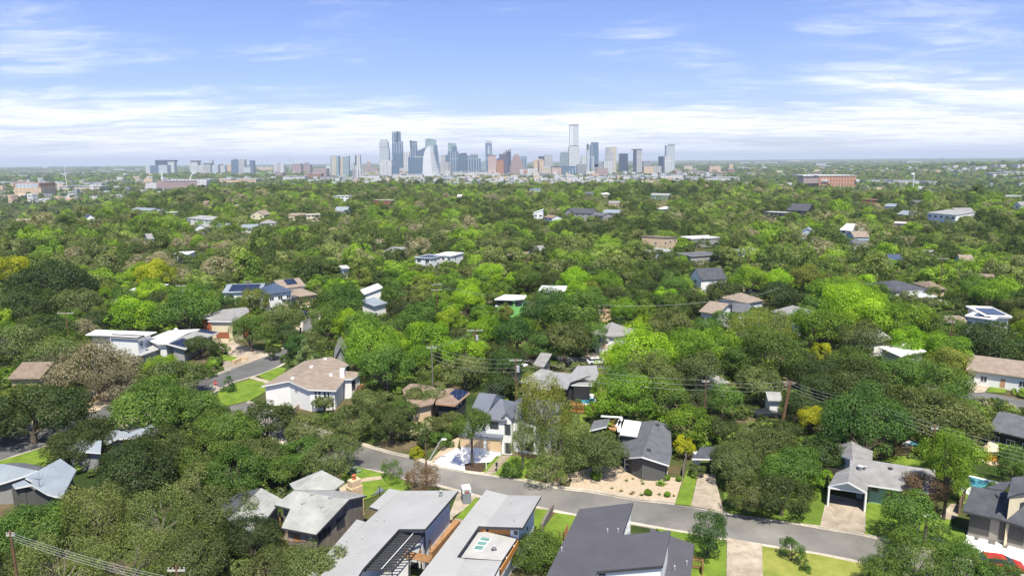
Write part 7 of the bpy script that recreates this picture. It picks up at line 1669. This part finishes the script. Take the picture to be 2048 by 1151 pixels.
# rectangles of the photograph where houses, streets and lawns show: no filled-in tree may cover them
CLEAR = [(90, 800, 228, 842), (1450, 770, 1530, 800), (0, 925, 130, 1010), (0, 830, 100, 925), (440, 565, 645, 615), (398, 612, 500, 700), (175, 650, 440, 700), (400, 700, 560, 780), (525, 700, 728, 806), (600, 618, 645, 672),
         (990, 585, 1056, 618), (1076, 578, 1130, 588), (1190, 645, 1275, 695), (1396, 598, 1455, 632), (1490, 588, 1530, 606), (1540, 622, 1608, 672), (1783, 566, 1876, 592), (1930, 615, 2020, 655),
         (1862, 632, 1925, 655), (1750, 662, 1800, 705), (1930, 712, 2048, 775), (1975, 825, 2030, 875), (20, 728, 78, 750), (725, 578, 765, 600), (720, 602, 748, 620), (1060, 728, 1185, 780), (1145, 785, 1198, 830),
         (1180, 830, 1345, 945), (915, 790, 1010, 880), (1440, 745, 1458, 790), (1435, 560, 1460, 575), (1545, 770, 1566, 850), (200, 840, 310, 880), (1390, 940, 1450, 1020), (800, 770, 940, 810), (480, 935, 720, 1080), (655, 870, 1050, 1151), (1380, 470, 1450, 530), (1375, 540, 1404, 566), (340, 500, 382, 520), (828, 505, 905, 536), (684, 532, 700, 552), (1050, 715, 1200, 728), (670, 693, 692, 712), (880, 880, 1000, 940), (1655, 880, 1870, 1010), (1900, 600, 1925, 620)]
def covers(px, py, r, rects):
    for (a, b, c, d) in rects:
        dx = max(a - px, 0, px - c); dy = max(b - py, 0, py - d)
        if dx * dx + dy * dy < (r * 0.8) ** 2: return True
    return False
rs = np.random.RandomState(5)
def fill_near(rmax=262.0):
    man = [(t['x'], t['y'], t['R']) for t in TREES]
    n0 = 0; cand = 0
    while cand < 16000 and len(TREES) < 560:
        cand += 1
        az = rs.uniform(-37.5, 37.5); r = math.sqrt(rs.uniform(95 ** 2, rmax ** 2)); x = r * math.sin(math.radians(az)); y = r * math.cos(math.radians(az))
        R = rs.uniform(3.6, 5.8)
        if y < 80: continue
        px, py, dep = proj((x, y, R * 0.9 + 1)); hw = R * F / dep
        if px < -30 or px > 2080 or py > 1150: continue
        if any((x - a) ** 2 + (y - b) ** 2 < (0.82 * (R + q)) ** 2 for a, b, q in man): continue
        if covers(px, py, hw, CLEAR): continue
        if on_paving(x, y, R * 0.55): continue
        k = 'O' if rs.rand() < 0.5 else 'E'
        c = (['dk', 'gn', 'ol', 'dk'] if k == 'O' else ['br', 'gn', 'gn', 'li', 'lol'])[rs.randint(4 if k == 'O' else 5)]
        man.append((x, y, R)); TREES.append(dict(x=x, y=y, R=R, hb=0.14 * R + 0.4, zs=1.0, kind=k, col=c, px=px, py=py, hw=hw, man=False))
def on_paving(x, y, m):
    for (fx, fy, fr) in FOOT:
        if (x - fx) ** 2 + (y - fy) ** 2 < (fr + m) ** 2: return True
    return False
fill_near()

# landmarks used to say where a tree stands
LM = [('the side street', 480, 740), ('the tan roofed white house', 625, 765), ('the blue glass cars lane', 620, 640), ('the dark hip roofed house', 560, 590), ('the cream and brick garage house', 448, 655),
      ('the boxy white house', 240, 690), ('the brown tiled roof', 45, 745), ('the pale metal roofs by the left edge', 60, 965), ('the chimney house', 620, 1030), ('the grey pergola house', 790, 1050),
      ('the skylight house', 960, 1070), ('the charcoal roofed house', 1230, 1080), ('the white villa', 960, 850), ('the brown roof with solar panels', 870, 795), ('the grey gabled house', 1290, 900),
      ('the gravel yard', 1270, 965), ('the open garage house', 1740, 950), ('the three door garage', 1990, 1050), ('the blue pool', 1960, 968), ('the orange fence', 1170, 815), ('the grey roofed pool house', 1120, 755),
      ('the green unfinished house', 1022, 605), ('the pale angular roof', 1230, 665), ('the long white garage', 1575, 645), ('the black roofed white house', 1830, 580), ('the flat roofed white house', 1970, 635),
      ('the hidden pale roofs', 1780, 685), ('the long tan ranch house', 1985, 735), ('the far right grey roof', 2010, 850), ('the tan hillside roof', 1425, 615), ('the leaning utility pole', 1570, 830),
      ('the tall wooden pole', 1030, 750), ('the pole above the lawn', 862, 705), ('the main street bend', 740, 905), ('the round shade lawn', 760, 975), ('the lower left wires', 120, 1110), ('the left street', 120, 850),
      ('the dirt lot', 1205, 625), ('the dry lawn', 1620, 1110), ('the pole with crossarms', 362, 585), ('the white slanted wall house', 750, 600), ('the yellow tent', 1985, 900), ('the two dark gable roofs', 1400, 555)]
ORD = ['first', 'second', 'third', 'fourth', 'fifth', 'sixth', 'seventh', 'eighth', 'ninth', 'tenth', 'eleventh', 'twelfth']
def tree_labels(lst):
    by = {}
    for t in lst:
        s = 'large' if t['R'] > 5.6 else ('small' if t['R'] < 3.2 else 'medium')
        what = {'S': 'shrub', 'B': 'bush'}.get(t['kind'], 'tree')
        n, lx, ly = min(LM, key=lambda l: math.hypot(l[1] - t['px'], (l[2] - t['py']) * 1.3))
        dx, dy = t['px'] - lx, t['py'] - ly
        if abs(dx) < 12 and abs(dy) < 12: rel = 'at'
        elif abs(dx) > abs(dy) * 1.3: rel = 'left of' if dx < 0 else 'right of'
        else: rel = 'behind' if dy < 0 else 'in front of'
        form = SHAPES[t['kind']][2]
        by.setdefault(f"{s} {PAL[t['col']][1]} {form} {what} {rel} {n}", []).append(t)
    for lab, ts in by.items():
        ts.sort(key=lambda t: t['px'])
        for i, t in enumerate(ts):
            if len(ts) == 1: t['label'] = lab
            elif len(ts) == 2: t['label'] = lab + (', the left one' if i == 0 else ', the right one')
            else: t['label'] = lab + f", {ORD[i]} from left"
def place_trees():
    tree_labels(TREES)
    for i, t in enumerate(TREES):
        d = math.hypot(t['x'], t['y'])
        lod = 0 if (t['hw'] > 58) else (1 if t['hw'] > 30 else 2)
        if t['kind'] == 'B': lod = 0
        vs = variants(t['kind'], lod); me, tm = vs[rs.randint(len(vs))]
        z0 = gz(t['x'], t['y'])
        root = bpy.data.objects.new(SHAPES[t['kind']][1], None); root.location = (t['x'], t['y'], z0); root.empty_display_size = .5
        root.rotation_euler = (0, 0, rs.uniform(0, 6.283)); COL.objects.link(root)
        grp = {'S': 'shrubs of the near gardens', 'B': 'clipped bushes of the gravel yard', 'C': 'evergreens by the near houses'}.get(t['kind'], 'trees of the near streets')
        tag(root, t['label'], {'S': 'shrub', 'B': 'bush'}.get(t['kind'], 'tree'), grp)
        c = bpy.data.objects.new('crown', me); COL.objects.link(c); c.parent = root
        c.location = (0, 0, t['hb']); c.scale = (t['R'], t['R'], t['R'] * t['zs'])
        j = rs.uniform(0.82, 1.2); k = rs.uniform(0.9, 1.12); rgb = PAL[t['col']][0]
        j = j * (1.35 if t['kind'] == 'W' else 1.0); c.color = (rgb[0] * j * k, rgb[1] * j, rgb[2] * j, 1)
        if t['kind'] not in 'BS':
            k2 = bpy.data.objects.new('trunk', tm); COL.objects.link(k2); k2.parent = root
            k2.location = (0, 0, t['hb']); k2.scale = (t['R'], t['R'], max(t['R'] * t['zs'], (t['hb'] + 0.3) / 0.95))
place_trees()

# ------------------------------------------------------------------ the wooded slope beyond and the woods of the far city (nobody could count them)
def woods(name, pts, kinds, lsz, seeds, n_leaf, n_cl):
    """GN: instances of a few crown meshes on points"""
    coll = bpy.data.collections.new(name + ' crowns')
    for i, (shape, seed) in enumerate(seeds):
        me, cl, sk = clump_crown(seed, n_cl, n_leaf, lsz, shape, M_WOOD, 'woodland crown')
        o = bpy.data.objects.new('woodland crown %02d' % i, me); coll.objects.link(o)
    pts = np.asarray(pts, np.float32)
    me = bpy.data.meshes.new(name); me.vertices.add(len(pts)); me.vertices.foreach_set('co', pts[:, :3].reshape(-1))
    a = me.attributes.new('sc', 'FLOAT_VECTOR', 'POINT'); a.data.foreach_set('vector', pts[:, 3:6].reshape(-1))
    a = me.attributes.new('rz', 'FLOAT', 'POINT'); a.data.foreach_set('value', pts[:, 6].copy())
    a = me.attributes.new('ix', 'INT', 'POINT'); a.data.foreach_set('value', pts[:, 7].astype(np.int32))
    o = bpy.data.objects.new(name, me); link(o)
    ng = bpy.data.node_groups.new(name, 'GeometryNodeTree')
    ng.interface.new_socket('Geometry', in_out='INPUT', socket_type='NodeSocketGeometry'); ng.interface.new_socket('Geometry', in_out='OUTPUT', socket_type='NodeSocketGeometry')
    N = ng.nodes.new; L = ng.links.new
    gi = N('NodeGroupInput'); go = N('NodeGroupOutput'); iop = N('GeometryNodeInstanceOnPoints'); ci = N('GeometryNodeCollectionInfo')
    ci.inputs[0].default_value = coll; ci.inputs['Separate Children'].default_value = True; ci.inputs['Reset Children'].default_value = True
    def na(n, t):
        q = N('GeometryNodeInputNamedAttribute'); q.data_type = t; q.inputs['Name'].default_value = n; return q.outputs['Attribute']
    L(gi.outputs[0], iop.inputs['Points']); L(ci.outputs[0], iop.inputs['Instance']); iop.inputs['Pick Instance'].default_value = True
    L(na('ix', 'INT'), iop.inputs['Instance Index']); L(na('sc', 'FLOAT_VECTOR'), iop.inputs['Scale'])
    cb = N('ShaderNodeCombineXYZ'); L(na('rz', 'FLOAT'), cb.inputs[2]); L(cb.outputs[0], iop.inputs['Rotation'])
    L(iop.outputs[0], go.inputs[0])
    md = o.modifiers.new('woods', 'NODES'); md.node_group = ng
    return o
HCLEAR = [(90, 800, 228, 842), (1450, 770, 1530, 800), ]      # (x, y, dist, px, hwpx, py_bottom) filled by houses
def rc_at(x, y): return np.interp(np.degrees(np.arctan2(x, y)), _az, _rc)
def make_woods():
    r0 = np.random.RandomState(3)
    # zone A: the slope, crown by crown
    n = 40000; az = np.radians(r0.uniform(-52, 52, n)); r = np.where(r0.rand(n) < .05, np.sqrt(r0.uniform(40 ** 2, 300 ** 2, n)), np.sqrt(r0.uniform(225 ** 2, 1420 ** 2, n))); r = np.where((r < 225) & (np.abs(np.degrees(az)) < 44), r + 300, r); x = r * np.sin(az); y = r * np.cos(az)
    cell = {}; P_ = []
    near = [(t['x'], t['y'], t['R']) for t in TREES ]
    hl = HOUSES
    rel = proj_np(x, y, np.full(n, 6.0) + ground(x, y))
    R = r0.uniform(3.8, 7.6, n) * np.where(r0.rand(n) < 0.12, 1.3, 1.0)
    for i in range(n):
        if r[i] > rc_at(x[i], y[i]) + 320: continue
        s = 10.0; kx, ky = int(x[i] // s), int(y[i] // s); ok = True
        for dx in (-1, 0, 1):
            for dy in (-1, 0, 1):
                for (a, b, q) in cell.get((kx + dx, ky + dy), ()):
                    if (a - x[i]) ** 2 + (b - y[i]) ** 2 < (0.66 * (q + R[i])) ** 2: ok = False
        if not ok: continue
        if r[i] < 300:
            if any((a - x[i]) ** 2 + (b - y[i]) ** 2 < (0.75 * (q + R[i])) ** 2 for a, b, q in near): continue
            px, py, dep = rel[0][i], rel[1][i], rel[2][i]
            if covers(px, py, R[i] * F / dep, CLEAR): continue
        px, py, dep = rel[0][i], rel[1][i], rel[2][i]; hw = R[i] * F / dep; bad = False
        for (hx, hy, hr, hpx, hhw, ytop, ybot) in hl:
            hd = math.hypot(hx, hy)
            if abs(x[i] - hx) < hr + 3 + 90 * (hd > r[i]) and (x[i] - hx) ** 2 + (y[i] - hy) ** 2 < (hr + 0.4 * R[i]) ** 2: bad = True; break
            if r[i] < hd and abs(px - hpx) < hhw + 0.55 * hw and py - hw * 0.75 < ybot and py > ytop: bad = True; break
        if bad: continue
        cell.setdefault((kx, ky), []).append((x[i], y[i], R[i]))
        z = gz(x[i], y[i]); P_.append((x[i], y[i], z - 0.05 * R[i], R[i], R[i], R[i] * r0.uniform(0.85, 1.25), r0.uniform(0, 6.28), r0.randint(8)))
    # shrubs and small trees round the feet of the houses on the slope
    for (hx, hy, hr, hpx, hhw, ytop, ybot) in hl:
        hd = math.hypot(hx, hy)
        if hd < 235: continue
        for k in range(9):
            a = math.radians(-90 + (k - 4) * 30 + r0.uniform(-8, 8)); rr = hr * 1.15 + r0.uniform(2.0, 5.0)
            x_, y_ = hx + rr * math.cos(a) * 1.1, hy + rr * math.sin(a); R_k = r0.uniform(2.4, 3.8); z = gz(x_, y_)
            P_.append((x_, y_, z - .2, R_k, R_k, R_k * r0.uniform(.8, 1.15), r0.uniform(0, 6.28), r0.randint(8)))
    o = woods('woodland', P_, None, 0.052, [('oak', 1), ('oak', 2), ('oak', 3), ('elm', 4), ('elm', 5), ('oak', 6), ('elm', 7), ('oak', 8)], 4400, 32)
    tag(o, None, None, None, 'stuff'); print('woodland', len(P_))
    # zone B: woods and street trees of the city below
    Q = []
    for (n, ra, rb, s0, s1) in ((34000, 600, 3400, 4.5, 8.5), (26000, 3400, 7500, 11, 22), (16000, 7500, 19000, 25, 60)):
        az = np.radians(r0.uniform(-39, 39, n)); r = np.sqrt(r0.uniform(ra ** 2, rb ** 2, n)); x = r * np.sin(az); y = r * np.cos(az)
        rc = rc_at(x, y); g = ground(x, y)
        S = r0.uniform(s0, s1, n)
        nz = np.sin(x * 0.0031 + 2 * np.sin(y * 0.0017)) + np.sin(y * 0.0043 + x * 0.0012 + 1.7) + 0.7 * np.sin(x * 0.011 + y * 0.007)
        dens = np.clip(0.62 + 0.3 * nz, 0.12, 1.0)
        keep = (r > rc + 240) & (r0.rand(n) < dens)
        for i in np.nonzero(keep)[0]:
            if in_city(x[i], y[i]) and r0.rand() < 0.3: continue
            bx = False
            for (hx, hy, hr, dep2) in CITYFOOT:
                if abs(x[i] - hx) < hr + S[i] and abs(y[i] - hy) < hr + S[i]: bx = True; break
            if bx: continue
            zs = min(1.0, 11.0 / S[i]) * S[i]
            Q.append((x[i], y[i], g[i] - 0.1 * zs, S[i], S[i], zs, r0.uniform(0, 6.28), r0.randint(4)))
    o = woods('far_woodland', Q, None, 0.14, [('oak', 11), ('elm', 12), ('oak', 13), ('oak', 14)], 420, 16)
    tag(o, None, None, None, 'stuff'); print('far', len(Q))
def proj_np(x, y, z):
    v = _Rn.T @ np.array([x, y, z - CAM_H]); return 1024 + F * v[0] / -v[2], 575.5 - F * v[1] / -v[2], -v[2]
def in_city(x, y):
    az = math.degrees(math.atan2(x, y)); r = math.hypot(x, y)
    return -14 < az < 16 and 2300 < r < 4600
make_woods()
def undergrowth():
    r0 = np.random.RandomState(21); n = 11000; az = np.radians(r0.uniform(-52, 52, n)); r = np.sqrt(r0.uniform(70 ** 2, 330 ** 2, n)); x = r * np.sin(az); y = r * np.cos(az)
    ok = np.ones(n, bool)
    for pg in PAVE:
        inside = np.zeros(n, bool); j = len(pg) - 1; dmin = np.full(n, 1e9)
        for i in range(len(pg)):
            xi, yi = pg[i]; xj, yj = pg[j]
            c = ((yi > y) != (yj > y)) & (x < (xj - xi) * (y - yi) / ((yj - yi) if abs(yj - yi) > 1e-9 else 1e-9) + xi); inside ^= c
            dx, dy = xj - xi, yj - yi; t = np.clip(((x - xi) * dx + (y - yi) * dy) / (dx * dx + dy * dy + 1e-9), 0, 1); dmin = np.minimum(dmin, np.hypot(x - xi - t * dx, y - yi - t * dy)); j = i
        ok &= ~inside & (dmin > 1.7)
    for (fx, fy, fr) in FOOT: ok &= (x - fx) ** 2 + (y - fy) ** 2 > (fr + 1.2) ** 2
    Q = [(x[i], y[i], gz(x[i], y[i]) - .15, s_, s_, s_ * r0.uniform(.7, 1.1), r0.uniform(0, 6.28), r0.randint(4)) for i in np.nonzero(ok)[0] for s_ in (r0.uniform(.8, 2.2),)]
    o = woods('undergrowth', Q, None, 0.10, [('bush', 31), ('bush', 32), ('elm', 33), ('oak', 34)], 900, 18); tag(o, None, None, None, 'stuff'); print('under', len(Q))
undergrowth()

# ------------------------------------------------------------------ air
def haze():
    mb = MB(); x0, x1, y0, y1, z0, z1 = -43000, 43000, -43000, 43000, -26.0, 330.0
    mb.prism([(x0, y0, z0), (x1, y0, z0), (x1, y1, z0), (x0, y1, z0)], [(x0, y0, z1), (x1, y0, z1), (x1, y1, z1), (x0, y1, z1)])
    m = bpy.data.materials.new('haze'); m.use_nodes = True; nt = m.node_tree; nt.nodes.clear()
    o = nt.nodes.new('ShaderNodeOutputMaterial'); v = nt.nodes.new('ShaderNodeVolumePrincipled')
    v.inputs['Density'].default_value = HAZE; v.inputs['Color'].default_value = (0.78, 0.88, 1.0, 1); v.inputs['Anisotropy'].default_value = 0.0
    nt.links.new(v.outputs[0], o.inputs['Volume'])
    ob = mb.build('haze', m); tag(ob, kind='stuff'); return ob
HAZE = 7.0e-5
haze()
